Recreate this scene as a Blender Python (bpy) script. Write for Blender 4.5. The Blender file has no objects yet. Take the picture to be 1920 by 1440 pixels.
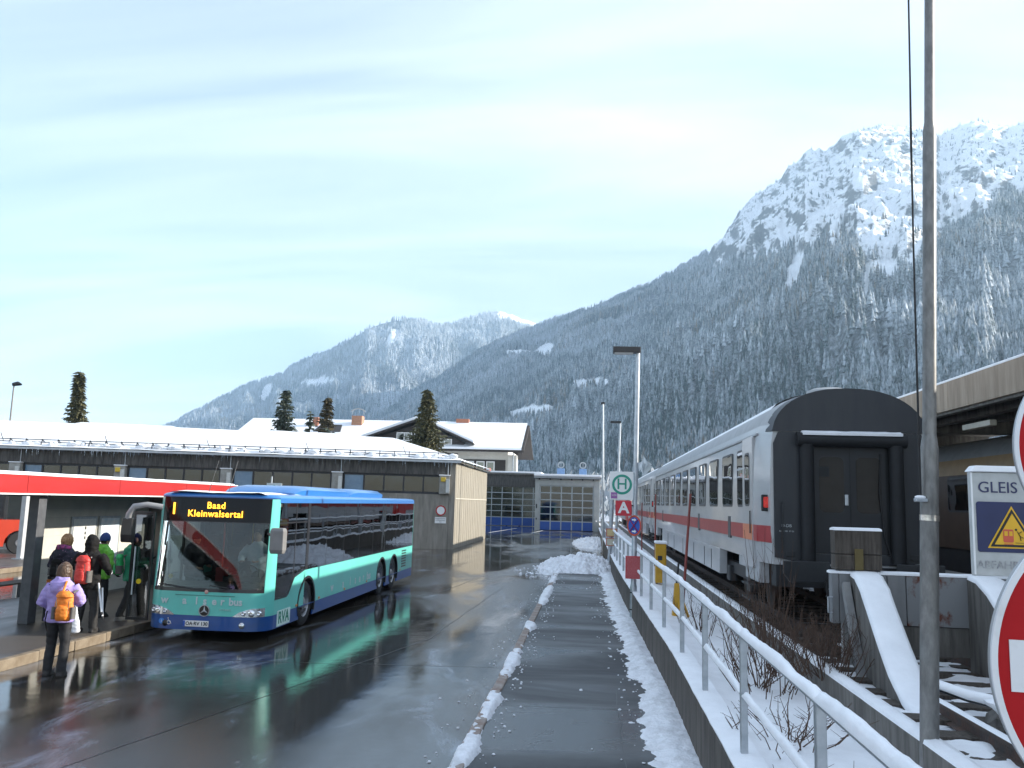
import bpy, bmesh, math, random
import numpy as np
from mathutils import Vector, Matrix, noise as mnoise

random.seed(7)
RNG = np.random.default_rng(11)
SC = bpy.context.scene
COL = SC.collection
R = math.radians

# ---------------------------------------------------------------- camera, world, sun, exposure
PSI, TH, RO, CAMH = R(5.45549798), R(7.89120271), 0.028, 2.85
def make_camera():
    d = Vector((-math.sin(PSI) * math.cos(TH), math.cos(PSI) * math.cos(TH), math.sin(TH)))
    r = Vector((math.cos(PSI), math.sin(PSI), 0.0))
    u = r.cross(d)
    r2 = math.cos(RO) * r + math.sin(RO) * u
    u2 = -math.sin(RO) * r + math.cos(RO) * u
    cd = bpy.data.cameras.new('camera')
    cam = bpy.data.objects.new('camera', cd)
    COL.objects.link(cam)
    m = Matrix((r2, u2, -d)).transposed().to_4x4()
    m.translation = Vector((0, 0, CAMH))
    cam.matrix_world = m
    cd.sensor_width = 36.0
    cd.lens = 30.0
    cd.clip_start = 0.05
    cd.clip_end = 40000.0
    SC.camera = cam
make_camera()

SUN_EL, SUN_AZ = R(21.0), R(78.0)          # azimuth measured from +Y towards +X
w = bpy.data.worlds.new('World')
SC.world = w
w.use_nodes = True
nt = w.node_tree
nt.nodes.clear()
N = nt.nodes.new
L = nt.links.new
out = N('ShaderNodeOutputWorld')
bg = N('ShaderNodeBackground')
bg.inputs['Strength'].default_value = 0.10
sky = N('ShaderNodeTexSky')
sky.sky_type = 'NISHITA'
sky.sun_disc = False
sky.sun_elevation = SUN_EL
sky.sun_rotation = SUN_AZ
sky.altitude = 800.0
sky.air_density = 1.0
sky.dust_density = 1.2
sky.ozone_density = 1.6
# thin high cloud veil over the whole sky
tc = N('ShaderNodeTexCoord')
sep = N('ShaderNodeSeparateXYZ')
L(tc.outputs['Generated'], sep.inputs[0])
mx = N('ShaderNodeMath'); mx.operation = 'MAXIMUM'; mx.inputs[1].default_value = 0.0
L(sep.outputs['Z'], mx.inputs[0])
ad = N('ShaderNodeMath'); ad.operation = 'ADD'; ad.inputs[1].default_value = 0.18
L(mx.outputs[0], ad.inputs[0])
dx = N('ShaderNodeMath'); dx.operation = 'DIVIDE'
dy = N('ShaderNodeMath'); dy.operation = 'DIVIDE'
L(sep.outputs['X'], dx.inputs[0]); L(ad.outputs[0], dx.inputs[1])
L(sep.outputs['Y'], dy.inputs[0]); L(ad.outputs[0], dy.inputs[1])
cmb = N('ShaderNodeCombineXYZ')
L(dx.outputs[0], cmb.inputs[0]); L(dy.outputs[0], cmb.inputs[1])
mp = N('ShaderNodeMapping')
mp.inputs['Rotation'].default_value = (0, 0, R(28))
mp.inputs['Scale'].default_value = (0.55, 2.2, 1)
L(cmb.outputs[0], mp.inputs[0])
nz = N('ShaderNodeTexNoise')
nz.inputs['Scale'].default_value = 1.1
nz.inputs['Detail'].default_value = 7.0
nz.inputs['Roughness'].default_value = 0.52
nz.inputs['Distortion'].default_value = 0.5
L(mp.outputs[0], nz.inputs['Vector'])
cr = N('ShaderNodeMapRange')
cr.inputs['From Min'].default_value = 0.36
cr.inputs['From Max'].default_value = 0.72
cr.inputs['To Min'].default_value = 0.15
cr.inputs['To Max'].default_value = 0.62
L(nz.outputs['Fac'], cr.inputs['Value'])
mixc = N('ShaderNodeMix'); mixc.data_type = 'RGBA'
L(cr.outputs[0], mixc.inputs[0])
L(sky.outputs[0], mixc.inputs[6])
mixc.inputs[7].default_value = (6.7, 7.15, 7.6, 1)
L(mixc.outputs[2], bg.inputs['Color'])
L(bg.outputs[0], out.inputs['Surface'])

sl = bpy.data.lights.new('sun', 'SUN')
sl.energy = 4.3
sl.angle = R(0.53)
sl.color = (1.0, 0.93, 0.82)
sun = bpy.data.objects.new('sun', sl)
COL.objects.link(sun)
sdir = Vector((math.sin(SUN_AZ) * math.cos(SUN_EL), math.cos(SUN_AZ) * math.cos(SUN_EL), math.sin(SUN_EL)))
sun.rotation_euler = sdir.to_track_quat('Z', 'Y').to_euler()
sun.location = sdir * 60

SC.view_settings.view_transform = 'Standard'
SC.view_settings.look = 'None'
SC.view_settings.gamma = 1.0
SC.view_settings.exposure = 1.28
SC.view_settings.use_curve_mapping = False
SC.render.engine = 'CYCLES'
SC.cycles.use_denoising = True
SC.cycles.max_bounces = 8
SC.cycles.transparent_max_bounces = 12
SC.cycles.volume_bounces = 1
SC.cycles.sample_clamp_indirect = 6.0

# ---------------------------------------------------------------- materials
MATS = {}
def new_mat(name):
    m = bpy.data.materials.new(name)
    m.use_nodes = True
    n = m.node_tree.nodes
    return m, m.node_tree, n['Principled BSDF']
def rgba(c):
    return (c[0], c[1], c[2], 1.0)
def mat(name, col, rough=0.6, metal=0.0, var=0.12, scale=3.0, bump=0.0, bscale=40.0, col2=None, stretch=(1, 1, 1), coat=0.0, emit=0.0, spec=0.5, lo=0.35, hi=0.65, rvar=0.0):
    if name in MATS:
        return MATS[name]
    m, t, p = new_mat(name)
    nn, ln = t.nodes.new, t.links.new
    p.inputs['Roughness'].default_value = rough
    p.inputs['Metallic'].default_value = metal
    p.inputs['Specular IOR Level'].default_value = spec
    p.inputs['Coat Weight'].default_value = coat
    p.inputs['Coat Roughness'].default_value = 0.06
    if emit:
        p.inputs['Emission Color'].default_value = rgba(col)
        p.inputs['Emission Strength'].default_value = emit
    co = nn('ShaderNodeTexCoord')
    mpn = nn('ShaderNodeMapping')
    mpn.inputs['Scale'].default_value = stretch
    ln(co.outputs['Object'], mpn.inputs[0])
    if var > 0 or col2:
        no = nn('ShaderNodeTexNoise')
        no.inputs['Scale'].default_value = scale
        no.inputs['Detail'].default_value = 6
        no.inputs['Roughness'].default_value = 0.6
        ln(mpn.outputs[0], no.inputs['Vector'])
        rg = nn('ShaderNodeMapRange')
        rg.inputs['From Min'].default_value = lo
        rg.inputs['From Max'].default_value = hi
        ln(no.outputs['Fac'], rg.inputs['Value'])
        mi = nn('ShaderNodeMix'); mi.data_type = 'RGBA'
        a = col if col2 else tuple(max(0, c * (1 - var)) for c in col)
        b = col2 if col2 else tuple(min(1, c * (1 + var)) for c in col)
        mi.inputs[6].default_value = rgba(a)
        mi.inputs[7].default_value = rgba(b)
        ln(rg.outputs[0], mi.inputs[0])
        ln(mi.outputs[2], p.inputs['Base Color'])
        if rvar:
            rr = nn('ShaderNodeMapRange')
            rr.inputs['To Min'].default_value = max(0.02, rough - rvar)
            rr.inputs['To Max'].default_value = min(1.0, rough + rvar)
            ln(no.outputs['Fac'], rr.inputs['Value'])
            ln(rr.outputs[0], p.inputs['Roughness'])
    else:
        p.inputs['Base Color'].default_value = rgba(col)
    if bump > 0:
        nb = nn('ShaderNodeTexNoise')
        nb.inputs['Scale'].default_value = bscale
        nb.inputs['Detail'].default_value = 4
        ln(mpn.outputs[0], nb.inputs['Vector'])
        bp = nn('ShaderNodeBump')
        bp.inputs['Strength'].default_value = bump
        bp.inputs['Distance'].default_value = 0.02
        ln(nb.outputs['Fac'], bp.inputs['Height'])
        ln(bp.outputs[0], p.inputs['Normal'])
    MATS[name] = m
    return m

def glass(name, tint=(0.3, 0.33, 0.34), gloss=0.16, rough=0.02, wave=0.0):
    """Window pane: tinted see-through with a mirror reflection that grows at grazing angles."""
    if name in MATS:
        return MATS[name]
    m = bpy.data.materials.new(name); m.use_nodes = True
    t = m.node_tree; t.nodes.clear()
    nn, ln = t.nodes.new, t.links.new
    o = nn('ShaderNodeOutputMaterial'); tr = nn('ShaderNodeBsdfTransparent'); gl = nn('ShaderNodeBsdfGlossy'); mi = nn('ShaderNodeMixShader')
    fr = nn('ShaderNodeFresnel'); fr.inputs['IOR'].default_value = 1.5
    ma = nn('ShaderNodeMath'); ma.operation = 'ADD'; ma.inputs[1].default_value = gloss; ma.use_clamp = True
    tr.inputs['Color'].default_value = rgba(tint)
    gl.inputs['Color'].default_value = (0.95, 0.97, 1, 1)
    gl.inputs['Roughness'].default_value = rough
    ln(fr.outputs[0], ma.inputs[0]); ln(ma.outputs[0], mi.inputs[0])
    ln(tr.outputs[0], mi.inputs[1]); ln(gl.outputs[0], mi.inputs[2]); ln(mi.outputs[0], o.inputs[0])
    if wave:
        co = nn('ShaderNodeTexCoord'); nb = nn('ShaderNodeTexNoise'); bp = nn('ShaderNodeBump')
        nb.inputs['Scale'].default_value = 1.3; nb.inputs['Detail'].default_value = 1
        ln(co.outputs['Object'], nb.inputs['Vector']); ln(nb.outputs['Fac'], bp.inputs['Height'])
        bp.inputs['Strength'].default_value = wave; bp.inputs['Distance'].default_value = 0.05
        ln(bp.outputs[0], gl.inputs['Normal'])
    MATS[name] = m
    return m

def asphalt(name, base=(0.055, 0.055, 0.058), frost=0.0, wet=0.5, scale=0.35, frost_col=(0.30, 0.34, 0.40), stretch=(1.0, 0.35, 1.0), offset=(0, 0, 0), rmin=0.05, rmax=0.42, bump=0.25, grad=None, sharp=0.11):
    """Asphalt with wet and drying areas, tyre-drawn streaks and patches of thin frost."""
    m, t, p = new_mat(name)
    nn, ln = t.nodes.new, t.links.new
    co = nn('ShaderNodeTexCoord')
    mpn = nn('ShaderNodeMapping'); mpn.inputs['Scale'].default_value = stretch; mpn.inputs['Location'].default_value = offset
    ln(co.outputs['Object'], mpn.inputs[0])
    def noise_(sc, det, vec=None, dist=0.0, ro=0.55):
        n = nn('ShaderNodeTexNoise'); n.inputs['Scale'].default_value = sc; n.inputs['Detail'].default_value = det
        n.inputs['Distortion'].default_value = dist; n.inputs['Roughness'].default_value = ro
        ln((vec or mpn).outputs[0] if vec else mpn.outputs[0], n.inputs['Vector']); return n
    def rng_(src, a, b, c=0.0, d=1.0):
        r = nn('ShaderNodeMapRange'); r.inputs['From Min'].default_value = a; r.inputs['From Max'].default_value = b
        r.inputs['To Min'].default_value = c; r.inputs['To Max'].default_value = d
        ln(src, r.inputs['Value']); return r
    big = noise_(scale, 6, dist=0.6)
    src = big.outputs['Fac']
    if grad:                                  # one side of the yard lies wetter than the other
        sx = nn('ShaderNodeSeparateXYZ'); ln(co.outputs['Object'], sx.inputs[0])
        g_ = rng_(sx.outputs['X'], grad[0], grad[1], -grad[2], grad[2])
        sm_ = nn('ShaderNodeMath'); sm_.operation = 'ADD'
        ln(src, sm_.inputs[0]); ln(g_.outputs[0], sm_.inputs[1]); src = sm_.outputs[0]
    wetm = rng_(src, wet - sharp, wet + sharp)          # 0 = wet film, 1 = drying
    grain = nn('ShaderNodeTexNoise'); grain.inputs['Scale'].default_value = 55; grain.inputs['Detail'].default_value = 3
    ln(co.outputs['Object'], grain.inputs['Vector'])
    mid = nn('ShaderNodeTexNoise'); mid.inputs['Scale'].default_value = 1.7; mid.inputs['Detail'].default_value = 8; mid.inputs['Roughness'].default_value = 0.65
    ln(co.outputs['Object'], mid.inputs['Vector'])
    c1 = nn('ShaderNodeMix'); c1.data_type = 'RGBA'
    c1.inputs[6].default_value = rgba(tuple(c * 0.55 for c in base)); c1.inputs[7].default_value = rgba(tuple(c * 1.5 for c in base))
    av = nn('ShaderNodeMath'); av.operation = 'MULTIPLY_ADD'; av.inputs[1].default_value = 0.5
    hf = nn('ShaderNodeMath'); hf.operation = 'MULTIPLY'; hf.inputs[1].default_value = 0.5
    ln(wetm.outputs[0], av.inputs[0]); ln(mid.outputs['Fac'], hf.inputs[0]); ln(hf.outputs[0], av.inputs[2])
    ln(av.outputs[0], c1.inputs[0])
    last = c1.outputs[2]
    if frost > 0:
        fn = noise_(scale * 2.3, 9, dist=1.2, ro=0.68)
        fm = rng_(fn.outputs['Fac'], 0.72 - frost * 0.32, 0.86 - frost * 0.26, 0.0, 0.8)
        c2 = nn('ShaderNodeMix'); c2.data_type = 'RGBA'
        ln(fm.outputs[0], c2.inputs[0]); ln(last, c2.inputs[6]); c2.inputs[7].default_value = rgba(frost_col)
        last = c2.outputs[2]
        rsum = nn('ShaderNodeMath'); rsum.operation = 'MAXIMUM'
        ln(wetm.outputs[0], rsum.inputs[0]); ln(fm.outputs[0], rsum.inputs[1])
        rsrc = rsum.outputs[0]
    else:
        rsrc = wetm.outputs[0]
    rr = rng_(rsrc, 0, 1, rmin, rmax)
    ln(rr.outputs[0], p.inputs['Roughness'])
    ln(last, p.inputs['Base Color'])
    p.inputs['IOR'].default_value = 1.45
    bs = rng_(rsrc, 0, 1, 0.25, 1.0)
    mb_ = nn('ShaderNodeMath'); mb_.operation = 'MULTIPLY'; mb_.inputs[1].default_value = bump
    ln(bs.outputs[0], mb_.inputs[0])
    bp = nn('ShaderNodeBump'); bp.inputs['Distance'].default_value = 0.006
    ln(mb_.outputs[0], bp.inputs['Strength']); ln(grain.outputs['Fac'], bp.inputs['Height'])
    bp2 = nn('ShaderNodeBump'); bp2.inputs['Distance'].default_value = 0.05; bp2.inputs['Strength'].default_value = 0.06
    ln(mid.outputs['Fac'], bp2.inputs['Height']); ln(bp.outputs[0], bp2.inputs['Normal'])
    ln(bp2.outputs[0], p.inputs['Normal'])
    MATS[name] = m
    return m

# ---------------------------------------------------------------- mesh building helpers
def frame(d):
    d = Vector(d).normalized()
    a = Vector((0, 0, 1)) if abs(d.z) < 0.95 else Vector((1, 0, 0))
    x = d.cross(a).normalized()
    return x, d.cross(x).normalized() * -1.0

class MB:
    def __init__(s):
        s.v, s.f, s.m = [], [], []
    def add(s, verts, faces, mi=0):
        o = len(s.v)
        s.v.extend(tuple(p) for p in verts)
        for f in faces:
            s.f.append(tuple(i + o for i in f)); s.m.append(mi)
        return s
    def box(s, x0, x1, y0, y1, z0, z1, mi=0):
        v = [(x0, y0, z0), (x1, y0, z0), (x1, y1, z0), (x0, y1, z0), (x0, y0, z1), (x1, y0, z1), (x1, y1, z1), (x0, y1, z1)]
        return s.add(v, [(3, 2, 1, 0), (4, 5, 6, 7), (0, 1, 5, 4), (1, 2, 6, 5), (2, 3, 7, 6), (3, 0, 4, 7)], mi)
    def hexa(s, v, mi=0):          # 4 bottom + 4 top corners
        return s.add(v, [(3, 2, 1, 0), (4, 5, 6, 7), (0, 1, 5, 4), (1, 2, 6, 5), (2, 3, 7, 6), (3, 0, 4, 7)], mi)
    def bar(s, p0, p1, wd, h, mi=0):     # rectangular bar between two points
        p0, p1 = Vector(p0), Vector(p1)
        x, y = frame(p1 - p0)
        x, y = x * wd / 2, y * h / 2
        return s.add([p0 - x - y, p0 + x - y, p0 + x + y, p0 - x + y, p1 - x - y, p1 + x - y, p1 + x + y, p1 - x + y],
                     [(3, 2, 1, 0), (4, 5, 6, 7), (0, 1, 5, 4), (1, 2, 6, 5), (2, 3, 7, 6), (3, 0, 4, 7)], mi)
    def rings(s, rings, caps=True, mi=0, closed=True):
        n = len(rings[0]); o = len(s.v)
        for r_ in rings:
            s.v.extend(tuple(p) for p in r_)
        k = n if closed else n - 1
        for i in range(len(rings) - 1):
            for j in range(k):
                a = o + i * n + j; b = o + i * n + (j + 1) % n
                s.f.append((a, b, b + n, a + n)); s.m.append(mi)
        if caps and closed:
            s.f.append(tuple(o + j for j in reversed(range(n)))); s.m.append(mi)
            s.f.append(tuple(o + (len(rings) - 1) * n + j for j in range(n))); s.m.append(mi)
        return s
    def tube(s, pts, rad, n=10, mi=0, caps=True):
        pts = [Vector(p) for p in pts]
        rad = [rad] * len(pts) if not isinstance(rad, (list, tuple)) else rad
        rr = []
        ref = None
        for i, p in enumerate(pts):
            d = (pts[min(i + 1, len(pts) - 1)] - pts[max(i - 1, 0)])
            x, y = frame(d)
            if ref is not None:
                x = (ref - ref.dot(d.normalized()) * d.normalized())
                if x.length < 1e-6: x, _ = frame(d)
                x.normalize(); y = d.normalized().cross(x)
            else:
                y = d.normalized().cross(x)
            ref = x
            rr.append([p + (x * math.cos(2 * math.pi * k / n) + y * math.sin(2 * math.pi * k / n)) * rad[i] for k in range(n)])
        return s.rings(rr, caps, mi)
    def prism(s, poly, axis, a0, a1, mi=0):
        """poly: 2-D points; axis 'x' -> (y,z), 'y' -> (x,z), 'z' -> (x,y)"""
        def P(q, a):
            return {'x': (a, q[0], q[1]), 'y': (q[0], a, q[1]), 'z': (q[0], q[1], a)}[axis]
        return s.rings([[P(q, a0) for q in poly], [P(q, a1) for q in poly]], True, mi)
    def lathe(s, prof, c, axis='z', n=24, mi=0, caps=False):
        c = Vector(c); rr = []
        for (r_, h) in prof:
            ring = []
            for k in range(n):
                a = 2 * math.pi * k / n
                u, v = r_ * math.cos(a), r_ * math.sin(a)
                ring.append(c + Vector({'x': (h, u, v), 'y': (u, h, v), 'z': (u, v, h)}[axis]))
            rr.append(ring)
        return s.rings(rr, caps, mi)
    def ball(s, c, r, n=12, m=8, mi=0):
        c = Vector(c); r = Vector(r) if isinstance(r, (tuple, list)) else Vector((r, r, r))
        rr = []
        for i in range(m + 1):
            a = -math.pi / 2 + math.pi * i / m
            q = max(math.cos(a), 0.02)
            rr.append([c + Vector((r.x * q * math.cos(2 * math.pi * k / n), r.y * q * math.sin(2 * math.pi * k / n), r.z * math.sin(a))) for k in range(n)])
        return s.rings(rr, True, mi)
    def build(s, name, mats, parent=None, smooth=None, bevel=0.0, local=False, segs=2, base=None):
        me = bpy.data.meshes.new(name)
        org = Vector((0, 0, 0))
        o = bpy.data.objects.new(name, me)
        if parent is not None:
            o.parent = parent
            if not local:
                q = parent
                while q is not None:
                    org = org + q.location
                    q = q.parent
        elif base is not None:
            org = Vector(base); o.location = org
        elif s.v and not local:
            a = np.array(s.v)
            org = Vector(((a[:, 0].min() + a[:, 0].max()) / 2, (a[:, 1].min() + a[:, 1].max()) / 2, a[:, 2].min()))
            o.location = org
        me.from_pydata([(p[0] - org.x, p[1] - org.y, p[2] - org.z) for p in s.v], [], s.f)
        mats = mats if isinstance(mats, (list, tuple)) else [mats]
        for m_ in mats:
            me.materials.append(m_)
        if len(mats) > 1:
            me.polygons.foreach_set('material_index', s.m)
        if smooth is not None:
            me.polygons.foreach_set('use_smooth', [True] * len(me.polygons))
            me.update()
            me.set_sharp_from_angle(angle=R(smooth))
        COL.objects.link(o)
        if bevel > 0:
            b = o.modifiers.new('bevel', 'BEVEL'); b.width = bevel; b.segments = segs; b.limit_method = 'ANGLE'; b.angle_limit = R(35)
            b.harden_normals = False
        me.update()
        return o

def tag(o, label=None, cat=None, group=None, kind=None):
    if label: o['label'] = label
    if cat: o['category'] = cat
    if group: o['group'] = group
    if kind: o['kind'] = kind
    return o
def thing(name, label, cat, loc=(0, 0, 0), group=None, rz=0.0):
    o = bpy.data.objects.new(name, None)
    o.empty_display_size = 0.2
    o.location = loc; o.rotation_euler = (0, 0, rz)
    COL.objects.link(o)
    return tag(o, label, cat, group)
def struct(o):
    o['kind'] = 'structure'; return o
def stuff(o):
    o['kind'] = 'stuff'; return o
CHILD = {}
def copy_tree(o, parent=None):
    c = o.copy(); COL.objects.link(c)
    if parent is not None:
        c.parent = parent
    for ch in list(o.children):
        copy_tree(ch, c)
    return c

def text(s, size, loc, mat_, name='lettering', parent=None, face='-y', align='CENTER', space=1.0, ext=0.002, bold=0.0, rot=None):
    cu = bpy.data.curves.new(name, 'FONT')
    cu.body = s; cu.size = size; cu.extrude = ext; cu.offset = bold
    cu.align_x = align; cu.align_y = 'CENTER'; cu.space_character = space
    cu.resolution_u = 4
    cu.materials.append(mat_)
    o = bpy.data.objects.new(name, cu); COL.objects.link(o)
    o.rotation_euler = rot if rot else {'-y': (R(90), 0, 0), '+x': (R(90), 0, R(90)), '-x': (R(90), 0, R(-90))}[face]
    org = Vector((0, 0, 0)); q = parent
    while q is not None:
        org = org + q.location; q = q.parent
    dg = bpy.context.evaluated_depsgraph_get()
    me = bpy.data.meshes.new_from_object(o.evaluated_get(dg))
    me.name = name
    m_ = bpy.data.objects.new(name, me)
    m_.rotation_euler = o.rotation_euler
    bpy.data.objects.remove(o)
    COL.objects.link(m_)
    m_.name = name
    if parent is not None: m_.parent = parent
    m_.location = Vector(loc) - org
    return m_

def annulus(mb, c, r0, r1, y0, y1, n=40, mi=0):
    c = Vector(c)
    def ring(r_, y): return [c + Vector((r_ * math.cos(2 * math.pi * k / n), y, r_ * math.sin(2 * math.pi * k / n))) for k in range(n)]
    rr = [ring(r0, y1), ring(r0, y0), ring(r1, y0), ring(r1, y1), ring(r0, y1)]
    return mb.rings(rr, False, mi)
def disc(mb, c, r_, y0, y1, n=40, mi=0):
    c = Vector(c)
    return mb.rings([[c + Vector((r_ * math.cos(2 * math.pi * k / n), y, r_ * math.sin(2 * math.pi * k / n))) for k in range(n)] for y in (y0, y1)], True, mi)

def fb(x, y, sc=1.0, oct_=4, seed=0.0):
    v, a, tot = 0.0, 1.0, 0.0
    for _ in range(oct_):
        v += a * mnoise.noise((x * sc + seed, y * sc + seed * 1.7, seed)); tot += a; a *= 0.5; sc *= 2.03
    return v / tot

def snow_field(name, x0, x1, y0, y1, nx, ny, fn, m, parent=None, low=0.0, smooth=60):
    """snow lying on a surface: fn(x, y) -> height of its top (or <= low where none lies)"""
    mb = MB(); idx = {}
    P = [[None] * (ny + 1) for _ in range(nx + 1)]
    for i in range(nx + 1):
        for j in range(ny + 1):
            x = x0 + (x1 - x0) * i / nx; y = y0 + (y1 - y0) * j / ny
            P[i][j] = (x, y, fn(x, y))
    def vid(i, j):
        if (i, j) not in idx:
            idx[(i, j)] = len(mb.v); mb.v.append(P[i][j])
        return idx[(i, j)]
    for i in range(nx):
        for j in range(ny):
            q = [(i, j), (i + 1, j), (i + 1, j + 1), (i, j + 1)]
            if any(P[a][b][2] > low for a, b in q):
                mb.f.append(tuple(vid(a, b) for a, b in q)); mb.m.append(0)
    o = mb.build(name, m, parent, smooth=smooth)
    return o

# ---------------------------------------------------------------- shared materials
snow_m = mat('snow', (0.87, 0.885, 0.91), 0.62, var=0.05, scale=2.5, bump=0.35, bscale=14)
snow_dirty = mat('trodden_snow', (0.80, 0.82, 0.86), 0.6, col2=(0.52, 0.53, 0.54), scale=5, bump=0.8, bscale=22, lo=0.45, hi=0.8)
concrete = mat('concrete', (0.27, 0.255, 0.225), 0.85, col2=(0.40, 0.38, 0.33), scale=2.2, bump=0.35, bscale=30, stretch=(2.2, 2.2, 0.5))
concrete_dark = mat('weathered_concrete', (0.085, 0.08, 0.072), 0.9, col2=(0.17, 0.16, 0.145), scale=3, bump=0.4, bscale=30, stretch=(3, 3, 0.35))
concrete_grey = mat('grey_concrete', (0.20, 0.20, 0.20), 0.85, col2=(0.31, 0.31, 0.30), scale=3, bump=0.3, bscale=30)
galv = mat('galvanised_steel', (0.36, 0.39, 0.42), 0.42, 0.75, col2=(0.48, 0.51, 0.54), scale=9)
galv_dull = mat('dull_galvanised_steel', (0.15, 0.148, 0.142), 0.5, 0.55, col2=(0.25, 0.245, 0.235), scale=14, stretch=(1, 1, 0.4))
dark_metal = mat('dark_metal', (0.03, 0.032, 0.035), 0.5, 0.3, var=0.2)
black_rubber = mat('black_rubber', (0.018, 0.018, 0.019), 0.75, var=0.2, scale=8)
rust = mat('rusty_steel', (0.09, 0.05, 0.035), 0.8, col2=(0.05, 0.045, 0.042), scale=7, bump=0.3)
white_paint = mat('white_paint', (0.78, 0.78, 0.77), 0.35, var=0.04)
red_paint = mat('red_paint', (0.60, 0.035, 0.03), 0.35, var=0.08)
blue_paint = mat('sign_blue', (0.02, 0.09, 0.42), 0.4, var=0.06)
wood_dark = mat('dark_timber', (0.045, 0.035, 0.028), 0.85, col2=(0.10, 0.085, 0.07), scale=4, bump=0.4, stretch=(6, 6, 0.6))
# ---------------------------------------------------------------- terrain tables: ridge lines as (azimuth in degrees from +Y, slope)
B_RIDGE = [(-21.86, 0.0138), (-19.31, 0.0423), (-16.69, 0.0777), (-14.67, 0.101), (-12.62, 0.1245), (-10.51, 0.1407), (-9.11, 0.1608), (-7.7, 0.1777), (-6.26, 0.1895), (-4.83, 0.2032), (-3.74, 0.2088), (-2.66, 0.2157), (-1.21, 0.2252), (0.59, 0.2385), (2.39, 0.2521), (3.65, 0.2604), (4.9, 0.2717), (5.96, 0.2817), (7.02, 0.2934), (7.9, 0.3013), (8.61, 0.3124), (9.13, 0.3249), (9.66, 0.3426), (10.19, 0.3543), (10.54, 0.3624), (11.06, 0.3669), (11.92, 0.3767), (12.89, 0.3901), (13.3, 0.3939), (13.98, 0.4076), (15.15, 0.4071), (16.14, 0.4139), (16.81, 0.4245), (17.46, 0.4312), (18.58, 0.4313), (20.14, 0.4275), (21.51, 0.4214), (21.94, 0.4095), (22.54, 0.4137), (23.29, 0.418), (24.02, 0.4203), (25.15, 0.4114), (25.78, 0.4067), (26.54, 0.4086), (28.16, 0.4063), (29.67, 0.3857), (32.3, 0.358), (35.58, 0.3178)]
A_RIDGE = [(-31.14, 0.0166), (-29.49, 0.0404), (-27.8, 0.0666), (-26.31, 0.0822), (-25.1, 0.0948), (-24.18, 0.1072), (-23.24, 0.1173), (-22.29, 0.1257), (-21.64, 0.1301), (-20.65, 0.1368), (-20.17, 0.1454), (-19.52, 0.1524), (-18.69, 0.1608), (-18.01, 0.1641), (-16.66, 0.1808), (-15.3, 0.1969), (-14.43, 0.2049), (-13.55, 0.2097), (-12.48, 0.2121), (-11.39, 0.2079), (-10.3, 0.2069), (-9.4, 0.2108), (-8.5, 0.2173), (-7.42, 0.2232), (-6.69, 0.2269), (-5.59, 0.2236), (-4.67, 0.2182), (-3.75, 0.2134), (-3.01, 0.2052), (-0.45, 0.1917), (4.91, 0.192)]
TREELINE = [(-30, 0.9), (5.5, 0.9), (6.2, 0.2845), (8.77, 0.28), (10.15, 0.2853), (11.85, 0.2805), (14.18, 0.2874), (16.78, 0.2931), (18.01, 0.2758), (19.54, 0.2643), (21.08, 0.2826), (21.71, 0.2993), (23.77, 0.3123), (26.31, 0.323), (30.94, 0.314), (40, 0.31)]
CLEAR = [(13.18, 0.2741, 0.6, 0.016, 0.9), (18.63, 0.2706, 0.9, 0.009, -0.5), (17.52, 0.2583, 0.25, 0.016, 0.6), (-5.15, 0.1772, 1.0, 0.004, 0.2), (-3.34, 0.1812, 0.75, 0.007, 0.7), (-18.25, 0.132, 1.1, 0.005, 0.5), (-21.58, 0.1161, 0.4, 0.009, 0.6), (-13.68, 0.189, 0.4, 0.008, 0.8), (-3.97, 0.1076, 1.5, 0.008, 0.5), (-0.41, 0.1437, 1.5, 0.005, 0.4), (-4.3, 0.2205, 1.3, 0.008, -0.3)]

def vnoise(x, y, seed):
    r_ = np.random.default_rng(seed); G = r_.random((256, 256))
    xi = np.floor(x).astype(int); yi = np.floor(y).astype(int)
    fx = x - xi; fy = y - yi
    fx = fx * fx * (3 - 2 * fx); fy = fy * fy * (3 - 2 * fy)
    g = lambda a, b: G[a % 256, b % 256]
    return (g(xi, yi) * (1 - fx) + g(xi + 1, yi) * fx) * (1 - fy) + (g(xi, yi + 1) * (1 - fx) + g(xi + 1, yi + 1) * fx) * fy
def fbm(x, y, seed, octv=5, gain=0.5, ridged=False):
    v = 0.0; a = 1.0; t = 0.0
    for o_ in range(octv):
        n_ = vnoise(x, y, seed + o_)
        if ridged: n_ = 1 - np.abs(2 * n_ - 1)
        v = v + a * n_; t += a; a *= gain; x = x * 2.07 + 13.1; y = y * 2.07 + 7.7
    return v / t

def clear_mask(az, sl):
    m = np.zeros_like(az)
    for (a, s_, ra, rs, sk) in CLEAR:
        u = (az - a) / ra; v = (sl - s_) / rs - sk * u
        n_ = fbm(az * 2.2, sl * 160, 91, 3) - 0.5
        m = np.maximum(m, ((u * u + v * v + n_ * 1.3) < 1.0).astype(float))
    return m

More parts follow.
